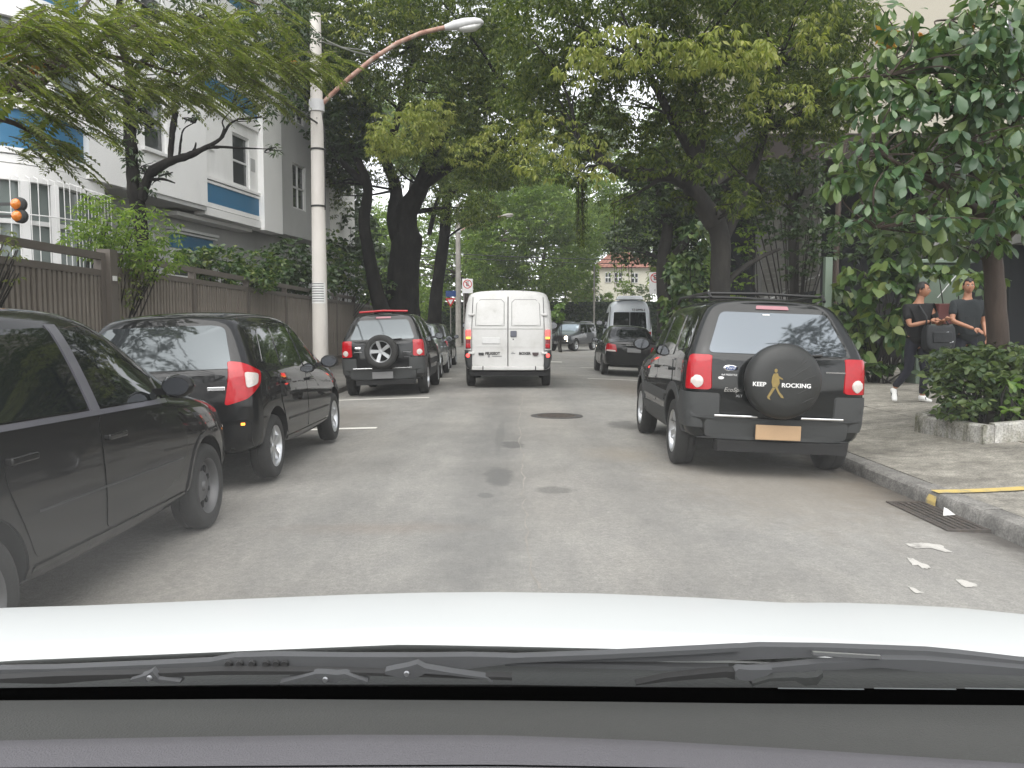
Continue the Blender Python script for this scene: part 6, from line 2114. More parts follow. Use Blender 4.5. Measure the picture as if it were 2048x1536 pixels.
# unseen trees added behind the viewer, crowns placed to darken rear-window reflections
for lab, bx, by, s in (('unseen tree added on the left behind the viewer to darken reflections', -5.0, -5.0, -1), ('unseen tree added on the right behind the viewer to darken reflections', 6.2, -4.0, 1)):
    tree(lab, (bx, by, .06), [([(bx, by, 0), (bx, by, 2.4), (bx - s * .3, by - .2, 4.2), (bx - s * .6, by, 6.5)], [.26, .22, .17, .08])],
         [(bx + s * .3, by, 5.2, 1.5, 2.0, 1.3), (bx + s * 1.2, by - 2.0, 5.5, 1.8, 1.8, 1.4), (bx + s * 1.6, by + .8, 5.9, 1.6, 2.0, 1.2), ((-6.5, 5.0, 7.3, 1.3, 1.5, 1.0, 2) if s < 0 else (6.0, 4.6, 7.6, 1.3, 1.7, 1.0, 2)), ((-6.6, 2.0, 7.0, 1.2, 1.7, 1.0, 1) if s < 0 else (7.0, 2.0, 7.6, 1.3, 1.8, 1.2, 1))], 'leaf_dark', 60, 6, .24, .4, group=STREET)
# backdrop of taller trees behind everything, closing the view
for lab, cx, Yb, wpx in (('tall dark tree beyond the fence at the far left', 600, 46, 130), ('tall dark tree far behind the grey lamp pole', 830, 78, 150), ('tall tree far behind the far house', 1130, 96, 190), ('tall dark tree far behind the crooked street tree', 1440, 58, 150)):
    b = at(cx, 690, Yb)
    s = Yb / F_PX
    bal = []
    for i in range(9):
        bal.append(ball(cx + random.uniform(-wpx, wpx) * .8, random.uniform(120, 560), Yb + random.uniform(-2, 3), 75, 65, 3.5))
    tree(lab, (b.x, b.y, 0), [([(b.x, b.y, 0), (b.x + .3, b.y, 5), (b.x - .4, b.y, 11), (b.x, b.y, 17)], [.5, .42, .3, .12])], bal, 'leaf_dark' if Yb < 50 else 'leaf_mid', 60, 7, .42, .4, tw=.1)

# G: dark tree with epiphytes in the garden of the white building, with one bare crooked limb
Y = 15.6
limbsG = [
    ([P(290, 600, Y), P(280, 440, Y), P(268, 380, Y), P(262, 300, Y), P(258, 220, Y), P(262, 150, Y), P(235, 60, Y), P(250, -60, Y)], [.14, .13, .12, .11, .10, .09, .065, .04]),
    ([P(282, 400, Y), P(300, 350, Y), P(335, 325, Y), P(375, 312, Y), P(410, 296, Y), P(440, 278, Y), P(458, 250, Y), P(476, 238, Y)], [.10, .095, .08, .065, .045, .035, .025, .012]),
    ([P(410, 296, Y), P(440, 294, Y), P(480, 296, Y), P(536, 298, Y)], [.035, .028, .02, .008]),
    ([P(440, 278, Y), P(448, 258, Y), P(445, 242, Y), P(462, 222, Y)], [.022, .018, .013, .007]),
    ([P(300, 360, Y), P(325, 358, Y), P(350, 366, Y)], [.03, .025, .012]),
    ([P(318, 352, Y), P(345, 345, Y - .2)], [.02, .012]),
    ([P(375, 312, Y), P(388, 300, Y), P(392, 285, Y)], [.03, .022, .012]),
    ([P(358, 316, Y), P(362, 280, Y), P(368, 258, Y), P(390, 245, Y)], [.028, .02, .014, .008]),
    ([P(260, 210, Y), P(215, 190, Y), P(180, 200, Y)], [.05, .035, .02]),
    ([P(262, 200, Y), P(300, 240, Y), P(302, 256, Y)], [.05, .03, .012]),
    ([P(340, 320, Y), P(345, 265, Y), P(350, 230, Y), P(345, 190, Y)], [.045, .06, .055, .03]),
    ([P(262, 150, Y), P(320, 90, Y - .5), P(380, 40, Y - 1)], [.07, .05, .02]),
]
ballsG = [ball(272, 330, Y, 20, 40, .2, .9), ball(262, 220, Y, 30, 40, .3, .6), ball(315, 335, Y, 25, 18, .2, .6), ball(285, 190, Y, 40, 40, .4, .6), ball(205, 250, Y, 30, 26, .3, .4), ball(235, 210, Y, 45, 40, .6, .7), ball(262, 280, Y, 26, 50, .25, .5), ball(230, 270, Y, 22, 30, .3, .4), ball(290, 240, Y, 22, 40, .3, .5), ball(310, 370, Y, 20, 20, .2, .3), ball(390, 225, Y, 22, 18, .25, .5), ball(350, 150, Y, 70, 50, .9, .7),
          ball(420, 100, Y, 80, 60, .9, .7), ball(520, 90, Y + 1, 60, 55, .9, .8), ball(300, 60, Y, 80, 60, 1, .7), ball(555, 300, Y, 14, 22, .15, .6), ball(520, 240, Y, 20, 12, .2, .4), ball(560, 190, Y + 1, 50, 50, .7, .6), ball(450, 30, Y, 100, 60, 1, .7), ball(580, 50, Y + 1, 60, 60, .8, .9)]
tree('dark tree with a bare crooked limb in front of the white building', P(290, 600, Y), limbsG, ballsG, 'leaf_shrub', 300, 6, .13, .5, group=None, tw=.018, bark='bark_black', wob=.13)


# H: feathery tree overhanging from the left kerb: pinnate fronds
def frond_tree():
    base = (-5.6, 4.2, .08)
    root = empty('feathery_tree', base, 0, 'feathery light green tree overhanging the street from the upper left corner', 'tree')
    B = Vector(base)
    limbs = [([Vector(base), Vector((-5.5, 4.6, 1.6)), Vector((-5.3, 5.2, 2.8)), P(-60, 190, 7.0), P(40, 150, 7.6), P(150, 110, 8.4), P(260, 120, 9.2), P(360, 150, 10)], [.20, .17, .14, .07, .045, .03, .022, .01]),
             ([P(-60, 190, 7.0), P(30, 175, 7.4), P(90, 160, 7.8), P(130, 70, 8.4), P(200, -30, 9)], [.06, .05, .035, .025, .015]),
             ([P(90, 160, 7.8), P(170, 105, 8.6), P(240, 60, 9.4), P(380, 30, 10.5)], [.035, .028, .02, .01]),
             ([Vector((-5.3, 5.2, 2.8)), P(-80, 240, 6.6), P(10, 240, 7.2), P(90, 280, 7.8)], [.10, .05, .025, .012]),
             ([P(150, 110, 8.4), P(190, 150, 8.8), P(240, 180, 9.2), P(300, 190, 9.8)], [.022, .018, .013, .008]),
             ([Vector((-5.4, 4.8, 2.2)), P(-120, 20, 7.2), P(60, -60, 8.5), P(300, -60, 10), P(520, 10, 11.5)], [.13, .07, .05, .03, .012])]
    limb_mesh([([Vector(p) - B for p in a], r) for a, r in limbs], 8, .04).build('trunk', M['bark_brown'], root, smooth=60, fix=False)
    spots = []
    for cx, cy_, Yc, rx, ry, n in ((60, 60, 7.4, 110, 70, 70), (190, 60, 8.6, 110, 70, 70), (120, 190, 8, 110, 50, 60), (330, 50, 9.8, 120, 60, 75), (450, 120, 10.6, 100, 60, 65), (560, 120, 11.4, 90, 40, 55), (300, 170, 9.6, 100, 45, 45),
                                   (60, 270, 7.6, 90, 40, 38), (400, 190, 10, 70, 25, 22), (620, 130, 12, 40, 18, 20), (480, 40, 11, 120, 50, 50), (20, 150, 7, 60, 80, 40), (130, 300, 8, 60, 25, 14), (520, 190, 11, 50, 25, 14)):
        for _ in range(int(n * (.55 if cy_ > 230 or (cx < 100 and cy_ > 140) else 1.35))):
            spots.append(at(cx + random.gauss(0, .5) * rx, cy_ + random.gauss(0, .5) * ry, Yc + random.uniform(-.7, .7)))
    pos, dirs, up, size, dry = [], [], [], [], []
    rach = MB()
    for s in spots:
        a = random.uniform(-.5, .9)
        ax = Vector((math.cos(a), math.sin(a) * .8, random.uniform(-.5, .12))).normalized()
        if random.random() < .3: ax.x *= -1
        L = random.uniform(.26, .44)
        side = ax.cross(Vector((0, 0, 1))).normalized()
        upv = side.cross(ax)
        pts = [s + ax * L * t - Vector((0, 0, .10 * L * (2 * t) ** 2)) for t in np.linspace(0, 1, 13)]
        rach.tube([pts[0] - B, pts[6] - B, pts[12] - B], [.004, .003, .0015], 3, cap=False)
        for i in range(1, 13):
            for sg in (-1, 1):
                pos.append(pts[i]); dirs.append((side * sg + ax * .45 + Vector((0, 0, -.15))).normalized()); up.append(upv)
                size.append(.115 * (1 - abs(i - 6) / 11) * (L / .35))
    tag(rach.build('frond_stalks', M['bark_pale'], root, fix=False), kind='stuff')
    pos, dirs, up, size = np.array(pos), np.array(dirs), np.array(up), np.array(size)
    me = leaf_mesh('crown', pos - np.array(base), dirs, size, 'blade', .15, up)
    link('crown', me, root, M['leaf_feather'])
    # a few withered fronds
    p0 = []
    for cx, cy_, Yc in ((20, 118, 7.2), (60, 135, 7.3), (570, 128, 11.6), (40, 122, 7.1)):
        for _ in range(30):
            p0.append(at(cx + random.gauss(0, 12), cy_ + random.gauss(0, 6), Yc))
    p0 = np.array(p0)
    d0 = RNG.normal(0, .5, p0.shape) + np.array([.5, 0, -.6])
    link('withered_leaves', leaf_mesh('w', p0 - np.array(base), d0, np.full(len(p0), .06), 'blade'), root, M['leaf_dry'])


frond_tree()

# hanging aerial roots above the junction
hr = empty('hanging_roots', at(1163, 380, 19), 0, 'bundle of thin roots and creepers hanging from the crooked tree above the minibus', 'creeper')
mb = MB()
B = Vector(hr.location)
for _ in range(16):
    x = 1163 + random.gauss(0, 5)
    a, b = at(x, 350, 19 + random.uniform(-.1, .1)) - B, at(x + random.gauss(0, 3), random.uniform(450, 495), 19) - B
    mb.tube([a, a.lerp(b, .5) + Vector((random.uniform(-.02, .02), 0, 0)), b], [.008, .007, .004], 4)
mb.build('strands', M['bark_dark'], hr, fix=False)
c = np.array([at(1163 + random.gauss(0, 6), random.uniform(360, 490), 19) for _ in range(160)])
p, d = whorls(c, 3, .8)
link('leaves', leaf_mesh('l', p - np.array(hr.location), d, RNG.uniform(.06, .12, len(p)), 'blade'), hr, M['leaf_canopy'])
for lab, xs in (('thin hanging creepers in front of the far red roof', (1228, 1236, 1245, 1254, 1262)),):
    hr2 = empty('hanging_roots', at(1245, 420, 40), 0, lab, 'creeper')
    B = Vector(hr2.location)
    mb = MB()
    for x in xs:
        a, b = at(x + random.gauss(0, 2), 400, 40) - B, at(x + random.gauss(0, 3), random.uniform(560, 600), 40) - B
        mb.tube([a, a.lerp(b, .5) + Vector((random.uniform(-.05, .05), 0, 0)), b], [.03, .025, .015], 4)
    mb.build('strands', M['bark_brown'], hr2, fix=False)
    c = np.array([at(random.choice(xs) + random.gauss(0, 4), random.uniform(400, 560), 40) for _ in range(120)])
    p, d = whorls(c, 3, .8)
    link('leaves', leaf_mesh('l', p - np.array(hr2.location), d, RNG.uniform(.12, .22, len(p)), 'blade'), hr2, M['leaf_mid'])

# ================================================================ plants behind the left fence
GS = 'garden shrubs behind the brown fence'
bush('pale green bushy shrub below the dark tree in front of the white building', [ball(215, 440, 12.8, 60, 55, .7), ball(290, 460, 13, 60, 50, .7), ball(180, 480, 12.6, 45, 40, .6), ball(310, 520, 13, 60, 35, .6), ball(240, 500, 12.8, 70, 30, .6)], 'leaf_mid', 420, 6, .105, 'blade', .4, group=GS, base=(-6.9, 12.9, .08))
bush('green creeper tumbling over the fence beside the gate post', [ball(260, 560, 12.6, 35, 35, .35), ball(300, 540, 13, 40, 20, .3), ball(235, 600, 12.5, 22, 35, .3, .6)], 'leaf_feather', 320, 5, .09, 'blade', .6, group=GS, base=(-6.6, 12.9, .08))
bush('green foliage hanging over the gate at the left edge', [ball(10, 500, 9.3, 25, 25, .3), ball(-30, 470, 9.0, 60, 50, .4), ball(20, 545, 9.3, 30, 12, .2, .5)], 'leaf_feather', 170, 6, .08, 'blade', .4, group=GS, base=(-6.5, 9.2, .08))
bush('light green hedge below the building window with the blue blind', [ball(440, 530, 19, 60, 40, .9), ball(520, 535, 20, 60, 35, .9), ball(400, 520, 18.5, 40, 30, .8), ball(470, 560, 19, 90, 25, .9)], 'leaf_hedge', 300, 5, .13, 'oval', .3, group=GS, base=(-7.2, 19.2, .08))
bush('dark leafy shrub behind the fence left of the near lamp pole', [ball(580, 520, 24, 50, 45, 1.1), ball(620, 560, 24.5, 60, 35, 1), ball(550, 560, 23.5, 50, 30, 1)], 'leaf_shrub', 220, 5, .17, 'oval', .3, group=GS, base=(-7.0, 24, .08))
bush('pale green shrub behind the fence right of the near lamp pole', [ball(690, 545, 30, 45, 40, 1.2), ball(740, 575, 31, 50, 30, 1.2), ball(665, 520, 30, 30, 60, 1)], 'leaf_hedge', 110, 5, .2, 'oval', .3, group=GS, base=(-7.1, 30, .08))
bush('dark garden shrub far along the brown fence', [ball(700, 470, 36, 50, 60, 1.4), ball(760, 540, 37, 50, 50, 1.4), ball(660, 430, 36, 40, 50, 1.2)], 'leaf_dark', 90, 5, .24, 'oval', .3, group=GS, base=(-7.4, 36, .08))
bush('yellow green bush at the junction right of the white van', [ball(1120, 620, 47, 10, 18, .5), ball(1112, 632, 47, 14, 14, .5)], 'leaf_bright', 130, 5, .22, 'oval', .3, base=(2.6, 47, -.05))
# ================================================================ right-hand side: buildings behind the foliage
rb = empty('concrete_building', (14, 27, .2), 0, 'beige and concrete apartment building behind the trees on the right', 'building')
O = Vector(rb.location)
def rbox(name, mat, x0, x1, y0, y1, z0, z1, bevel=0):
    return MB().box(Vector(((x0 + x1) / 2, (y0 + y1) / 2, (z0 + z1) / 2)) - O, (x1 - x0, y1 - y0, z1 - z0)).build(name, M[mat], rb, bevel=bevel)
rbox('upper_wall', 'beige_wall', 7.6, 24, 26.4, 40, 7.35, 22)
rbox('floor_beam', 'brown_beam', 7.4, 24, 26, 40, 6.55, 7.35)
rbox('column', 'grey_concrete', 7.9, 8.9, 26.3, 27.4, .2, 6.55)
rbox('column', 'grey_concrete', 13.2, 14.2, 26.3, 27.4, .2, 6.55)
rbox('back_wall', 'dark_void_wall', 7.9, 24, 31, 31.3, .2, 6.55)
for k in range(3):
    f = rbox('window', 'frame_white', 15.2 + k * 2.9, 16.8 + k * 2.9, 26.36, 26.42, 9.2, 11.0)
    rbox('pane', 'pane', 15.3 + k * 2.9, 16.7 + k * 2.9, 26.345, 26.362, 9.3, 10.9)
rbox('balcony', 'grey_concrete', 7.3, 7.6, 26.4, 38, 7.4, 8.4)
# louvred screen: slats one by one, falling away to the right
a0, a1 = at(1527, 480, 25.2), at(1640, 500, 21.0)
lv = empty('louvred_screen', (a0.x, a0.y, .2), 0, 'grey louvred garage screen behind the roof of the lettered SUV', 'screen')
n = 20
for k in range(n):
    z0 = at(1527, 588, 25.2).z + k * .165 - .2
    p = Vector((0, 0, z0)); q = Vector((a1.x - a0.x, a1.y - a0.y, z0))
    MB().bar(p, q, .03, .150).build('slat', M['louver'], lv)
for t in (0, .5, 1):
    q = Vector((a0.x, a0.y, .2)).lerp(Vector((a1.x, a1.y, .2)), t) - Vector(lv.location)
    MB().box((q.x, q.y + .06, 1.9), (.07, .07, 3.8)).build('post', M['grey_concrete'], lv)
MB().bar(Vector((0, 0, 1.9)), Vector((a1.x - a0.x, a1.y - a0.y, 2.5)), .03, .05).build('handrail', M['frame_white'], lv)
# green booth
c = at(1655, 560, 17.5)
gb = empty('green_booth', (c.x, 17.5, .24), 0, 'tall pale green metal post at the edge of the hedge', 'post')
MB().box((0, 0, 1.30), (.15, .15, 2.6)).build('shaft', M['booth_green'], gb, bevel=.01)
MB().box((0, 0, .03), (.3, .3, .06)).build('base', M['grey_concrete'], gb)
b0, b1 = at(1852, 600, 16.5), at(1925, 600, 16.5)
gk = empty('booth', ((b0.x + b1.x) / 2, 16.9, .24), 0, 'pale green metal kiosk panel between the two pedestrians', 'kiosk')
w_ = b1.x - b0.x + .25
MB().box((0, 0, 1.2), (w_, .7, 2.4)).build('panel', M['booth_green'], gk, bevel=.02)
MB().box((0, 0, 2.44), (w_ + .15, .9, .08)).build('roof', M['booth_green'], gk, bevel=.02)
MB().bar((-.12, -.37, 1.72), (.30, -.37, 2.25), .014).build('light_strip', M['frame_white'], gk)
c = at(1889, 628, 14.6)
db = empty('dark_red_box', (c.x, 14.6, .24), 0, 'dark red box on a stand between the two pedestrians', 'box')
MB().box((0, 0, c.z - .24), (.34, .25, .36)).build('case', M['dark_red_box'], db, bevel=.015)
MB().box((0, 0, (c.z - .42) / 2), (.08, .08, c.z - .42)).build('stand', M['booth_green'], db)
# dark covered entrance at the right edge
e = empty('dark_entrance', (9.2, 14.2, .24), 0, 'dark covered building entrance behind the planter tree at the right edge', 'entrance')
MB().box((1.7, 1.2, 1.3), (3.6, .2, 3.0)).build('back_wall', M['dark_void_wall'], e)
MB().box((1.7, 0, 2.75), (3.8, 2.6, .22)).build('canopy_slab', M['grey_concrete'], e)
MB().box((-.1, -1.0, 1.3), (.25, .25, 2.7)).build('pillar', M['brown_beam'], e)
MB().box((3.3, -1.0, 1.3), (.25, .25, 2.7)).build('pillar', M['brown_beam'], e)

# hedge wall of big leaves behind the pedestrians
HD = 'big leaved climbing plants along the right pavement'
hb = [ball(1700, 600, 17.5, 45, 60, .5), ball(1770, 590, 16.5, 50, 70, .5), ball(1690, 680, 17.5, 45, 55, .5), ball(1760, 690, 16.5, 55, 45, .5), ball(1830, 610, 17.3, 45, 70, .5, .7), ball(1740, 545, 17, 60, 25, .5), ball(1820, 540, 17, 60, 25, .5, .8), ball(1660, 640, 18, 30, 70, .4)]
bush('tall hedge of big heart shaped leaves behind the left pedestrian', hb, 'leaf_hedge', 95, 4, .26, 'heart', .7, 'hedge', 3, HD, (7.4, 17, .24), .75, 'hedge')
bush('dark dense shrub filling the space above the big leaved hedge', [ball(1720, 490, 19.5, 60, 35, .7), ball(1800, 500, 19, 60, 35, .7), ball(1880, 490, 18.5, 60, 40, .7), ball(1760, 440, 20, 80, 40, .8), ball(1860, 430, 19, 80, 40, .8), ball(1950, 470, 18, 60, 50, .7)], 'leaf_shrub', 150, 5, .17, 'oval', .4, 'shrub', 3, None, (8.6, 19, .24), .5)
bush('fallen creeper growing along the foot of the big leaved hedge', [ball(1720, 735, 16.8, 90, 12, .4), ball(1820, 735, 16.8, 60, 14, .4)], 'leaf_shrub', 160, 4, .14, 'oval', .4, 'hedge', 2, HD, (7.5, 16.6, .24), .5, 'hedge')
bush('climbing plant with yellow green leaves above the kiosk', [ball(1850, 538, 15.8, 70, 14, .4), ball(1960, 560, 14, 40, 25, .4), ball(1930, 548, 15, 40, 12, .3)], 'leaf_hedge', 130, 4, .2, 'heart', .5, 'creeper', 1, HD, (8.6, 16.2, .24), .6, 'creeper')
bush('bluish green shrub mass in front of the louvred screen', [ball(1560, 450, 19.5, 55, 40, .8), ball(1600, 520, 19, 40, 40, .7, .7), ball(1540, 360, 20, 60, 35, .9), ball(1610, 340, 19, 60, 35, .8), ball(1620, 430, 19, 45, 50, .8), ball(1500, 410, 20, 40, 40, .8), ball(1480, 520, 20, 20, 30, .5, .5), ball(1650, 480, 18, 30, 50, .6)], 'leaf_shrub', 190, 6, .12, 'oval', .5, 'shrub', 3, None, (6.6, 19.6, .1), .5)
bush('bright green climbing leaves on the trunk right of the no parking sign', [ball(1370, 560, 24, 30, 60, .6), ball(1390, 480, 24, 30, 40, .6), ball(1350, 620, 24, 25, 60, .6), ball(1345, 540, 25, 14, 40, .5)], 'leaf_broad', 120, 5, .22, 'heart', .6, 'creeper', 2, None, (4.9, 24, .06), .7, 'creeper')
bush('small leafy plant right of the crooked street tree trunk', [ball(1480, 570, 19, 30, 30, .5), ball(1500, 480, 19.5, 30, 40, .5)], 'leaf_mid', 150, 5, .12, 'oval', .4, 'shrub', 3, None, (5.5, 19, .1), .6)
bush('dark hedge behind the kerb between the right saloon and the trunk', [ball(1360, 690, 26, 50, 60, .8), ball(1400, 640, 25, 40, 60, .8), ball(1480, 640, 24, 60, 60, .8)], 'leaf_shrub', 100, 5, .18, 'oval', .4, 'hedge', 2, None, (5.6, 25.5, .1), .6, 'hedge')

# ================================================================ planter with shrubs and the broad-leaved tree
pl = empty('planter', (4.9, 8.7, side_z(4.9)), 0, 'low stained white concrete planter at the right edge of the pavement', 'planter')
Lp = Vector(pl.location)
def edge(a, b, h=.20, w=.14):
    a, b = Vector(a), Vector(b)
    d = (b - a).normalized(); n = Vector((-d.y, d.x, 0))
    mb = MB()
    k = 8
    rows = []
    for i in range(k + 1):
        p = a.lerp(b, i / k)
        zb = side_z(p.x) - .03
        zt = max(side_z(p.x), side_z(a.x)) * .4 + .6 * side_z(p.x) + h + random.uniform(-.006, .006)
        rows.append([Vector((p.x, p.y, zb)) - Lp, Vector((p.x, p.y, zt - .02)) + n * .004 - Lp, Vector((p.x, p.y, zt)) + n * .02 - Lp, Vector((p.x, p.y, zt)) + n * (w - .02) - Lp, Vector((p.x, p.y, zt - .02)) + n * w - Lp, Vector((p.x, p.y, zb)) + n * w - Lp])
    mb.grid(rows)
    mb.f += [tuple(range(6)), tuple(range(6 * k, 6 * k + 6))]
    mb.m += [0, 0]
    return mb.build('kerb_wall', M['planter'], pl)
edge((4.82, 9.9, 0), (4.97, 8.72, 0))
edge((4.97 + .13, 8.722, 0), (8.6, 8.62, 0))
edge((8.6, 10.95, 0), (5.62, 10.62, 0))
edge((5.60, 10.60, 0), (4.83, 9.93, 0))
MB().grid([[(x - Lp.x, y - Lp.y, side_z(x) + .12 - Lp.z) for x in (5.04 - (y - 8.75) * .11, 5.5, 6.4, 7.5, 8.5)] for y in (8.79, 9.3, 9.9)] + [[(x - Lp.x, 10.5 - Lp.y, side_z(x) + .12 - Lp.z) for x in (5.6, 5.8, 6.4, 7.5, 8.5)]]).build('soil', M['soil'], pl)
PS = 'shrubs in the pavement planter'
bush('dark leafy shrub at the near corner of the planter', [ball(1935, 770, 9.4, 62, 62, .45), ball(1900, 735, 9.8, 42, 45, .4), ball(1960, 720, 9.8, 50, 35, .4), ball(1915, 812, 9.2, 38, 24, .28)], 'leaf_planter', 820, 5, .10, 'oval', .3, group=PS, base=(5.35, 9.5, .22))
bush('dark leafy shrub in the planter at the right edge', [ball(2020, 760, 9.4, 62, 68, .45), ball(2060, 740, 9.8, 50, 60, .4), ball(2010, 705, 10, 50, 25, .35), ball(2040, 815, 9.1, 50, 22, .25)], 'leaf_planter', 820, 5, .105, 'oval', .3, group=PS, base=(5.95, 9.5, .24))
bush('bright green rosette plant in front of the planter shrubs', [ball(2030, 808, 8.95, 26, 22, .12), ball(2012, 770, 9.0, 20, 12, .1)], 'leaf_bright', 300, 6, .14, 'broad', .25, 'plant', 2, PS, (5.5, 9.0, .22), .4, 'plant')
bush('small bluish plant at the left end of the planter', [ball(1895, 805, 9.7, 22, 20, .22)], 'leaf_shrub', 420, 5, .06, 'oval', .3, 'plant', 3, PS, (5.0, 9.7, .2), .4, 'plant')
fl = empty('flower', at(1929, 813, 9.05), 0, 'single small red flower low in the planter shrub', 'flower')
MB().lathe([(.0, .012), (.022, .004), (.025, -.004), (0, -.01)], 8).build('petals', M['red_print'], fl)
MB().tube([(0, 0, 0), (.01, .02, -.16)], .004, 5).build('stem', M['leaf_shrub'], fl)

# broad-leaved tree: 300 nearest leaves are objects of their own
tb = (5.92, 10.1, .30)
bt = empty('broad_leaved_tree', tb, 0, 'glossy broad-leaved tree growing from the planter at the right edge', 'tree')
TB = Vector(tb)
Yt = 9.6
limbs = [([Vector(tb) + Vector((0, 0, -.1)), Vector(tb) + Vector((.02, 0, .3)), P(1992, 620, 10), P(1985, 520, 10), P(1975, 440, 9.9), P(1950, 340, 9.7), P(1930, 200, 9.6), P(1900, 40, 9.6)], [.16, .135, .12, .105, .09, .075, .05, .025]),
         ([P(1975, 440, 9.9), P(1900, 380, 9.4), P(1830, 345, 9.1), P(1760, 310, 8.9)], [.07, .05, .03, .015]),
         ([P(1950, 340, 9.7), P(2020, 260, 9.3), P(2080, 180, 9)], [.06, .045, .02]),
         ([P(1985, 500, 10), P(2060, 430, 9.5), P(2130, 380, 9.2)], [.06, .045, .02]),
         ([P(1900, 380, 9.4), P(1820, 440, 9.0), P(1750, 455, 8.8)], [.04, .03, .012]),
         ([P(1935, 240, 9.6), P(1860, 190, 9.3), P(1780, 150, 9.2)], [.05, .035, .015])]
limb_mesh([([Vector(p) - TB for p in a], r) for a, r in limbs], 10, .03).build('trunk', M['bark_brown'], bt, smooth=60, fix=False)
bb = [ball(1770, 260, 9.0, 85, 60, .5), ball(1860, 200, 9.0, 90, 70, .6), ball(1960, 150, 9.0, 100, 80, .6), ball(2050, 240, 8.8, 90, 90, .6), ball(1900, 320, 8.9, 100, 60, .6), ball(1760, 370, 8.9, 80, 50, .5), ball(1840, 420, 8.9, 90, 40, .5),
      ball(1990, 400, 8.8, 90, 60, .5), ball(1700, 430, 8.9, 50, 30, .4), ball(1740, 130, 9.2, 60, 50, .5, .9), ball(1850, 90, 9.2, 90, 60, .6), ball(2000, 40, 9.2, 100, 60, .6), ball(2090, 120, 9, 70, 90, .6), ball(2080, 400, 9, 60, 60, .5),
      ball(1930, 470, 9.3, 120, 26, .5, .8), ball(1800, 330, 9.6, 110, 90, .7), ball(1950, 280, 9.8, 120, 110, .7), ball(1990, 330, 10.4, 130, 130, .8), ball(1880, 130, 9.9, 140, 100, .8), ball(1770, 40, 9.4, 50, 40, .4, .6), ball(1880, 450, 10, 160, 50, .6), ball(1720, 300, 8.9, 60, 45, .45), ball(1735, 200, 9.2, 50, 45, .45), ball(1790, 170, 9.0, 50, 40, .4), ball(1890, 120, 8.9, 70, 50, .45), ball(1990, 90, 8.8, 80, 60, .5), ball(2040, 30, 8.9, 60, 50, .5), ball(1930, 40, 9.0, 60, 40, .45), ball(1840, 140, 9.4, 70, 40, .4), ball(1960, 200, 8.9, 90, 60, .5), ball(1690, 370, 9.0, 40, 35, .4), ball(1800, 480, 9.4, 60, 20, .4, .7)]
c = in_balls(bb, 92, .5)
kk = 6
p, d = whorls(c, kk, .62, .05)
size = RNG.uniform(.10, .235, len(p))
order = np.argsort(p[:, 1] - .0 * p[:, 0])
# those inside the frame first
proj = (p[:, 0] / p[:, 1]) < .62
topok = ((p[:, 2] - EYE) / p[:, 1]) < .40
rank = np.argsort(np.where(proj & topok, p[:, 1], p[:, 1] + 50))
one, many = rank[:300], rank[300:]
tmpl = []
for j in range(4):
    v, f = leaf_template('broad')
    v = v.copy()
    v[:, 0] *= (1, 1.15, .9, 1.05)[j]
    v[:, 2] += -(.10, .22, .05, .16)[j] * v[:, 1] ** 2
    me = bpy.data.meshes.new('broad_leaf')
    me.from_pydata([tuple(q) for q in v], [], f)
    me.polygons.foreach_set('use_smooth', [True] * len(me.polygons))
    me.materials.append(leaf_mat('leaf_single_%d' % j, [((.034, .078, .034), (.055, .110, .045), (.085, .145, .058), (.045, .092, .042))[j]] * 2, .38, .2, .6))
    tmpl.append(me)
upv = np.tile(np.array([[0, 0, 1.]]), (len(p), 1)) + RNG.normal(0, .25, (len(p), 3))
Fm = frames(d, upv, RNG.normal(0, .4, len(p)))
for i in one:
    o = bpy.data.objects.new('leaf', tmpl[random.randrange(4)])
    COL.objects.link(o)
    o.parent = bt
    m4 = Matrix([list(Fm[i][r]) + [0] for r in range(3)] + [[0, 0, 0, 1]])
    o.matrix_local = Matrix.Translation(Vector(p[i]) - TB) @ m4 @ Matrix.Scale(float(size[i]), 4)
v_me = leaf_mesh('crown', p[many] - np.array(tb), d[many], size[many], 'broad', .4)
v_me.polygons.foreach_set('use_smooth', [True] * len(v_me.polygons))
cr = link('crown', v_me, bt, M['leaf_broad'])
tag(cr, kind='stuff')
# twigs carrying the tufts
tw = twig_limbs([tuple(q) for q in c[RNG.choice(len(c), min(150, len(c)), replace=False)]], [q for a, r in limbs for q in a[2:]], .014, .005)
limb_mesh([([Vector(q) - TB for q in a], r) for a, r in tw], 4).build('twigs', M['bark_brown'], bt, fix=False)
# orange bromeliad-like blossoms high in its crown
for cx, cy_, col in ((1785, 88, 'leaf_dry'), (1850, 75, 'leaf_dry'), (1948, 48, 'leaf_dry'), (1770, 70, 'leaf_dry')):
    q = np.array([at(cx, cy_, 10.8)])
    pp_, dd = whorls(np.repeat(q, 3, 0), 9, -.2, .01)
    bl = leaf_mesh('b', pp_ - np.array(tb), dd, RNG.uniform(.10, .2, len(pp_)), 'blade')
    tag(link('blossom', bl, bt, M[col]))
# palm fan showing behind its crown
pf = empty('palm', at(1745, 80, 25.6), 0, 'small palm fan showing against the beige wall at the upper right', 'palm')
B = Vector(pf.location)
pos, dd = [], []
for a in np.linspace(R(-30), R(95), 16):
    MB_dir = Vector((math.cos(a), 0, math.sin(a)))
    pos.append((0, 0, 0)); dd.append(tuple(MB_dir))
link('fan', leaf_mesh('fan', np.array(pos, float), np.array(dd), np.full(len(pos), .95), 'blade', .2), pf, M['leaf_mid'])
g0 = Vector((B.x + .1, B.y + .05, .25))
MB().tube([Vector((0, 0, 0)), at(1715, 160, 25.6) - B, at(1680, 330, 25.7) - B, Vector((at(1665, 690, 25.7).x - B.x, .1, .25 - B.z))], [.03, .06, .08, .10], 7).build('trunk', M['bark_brown'], pf)

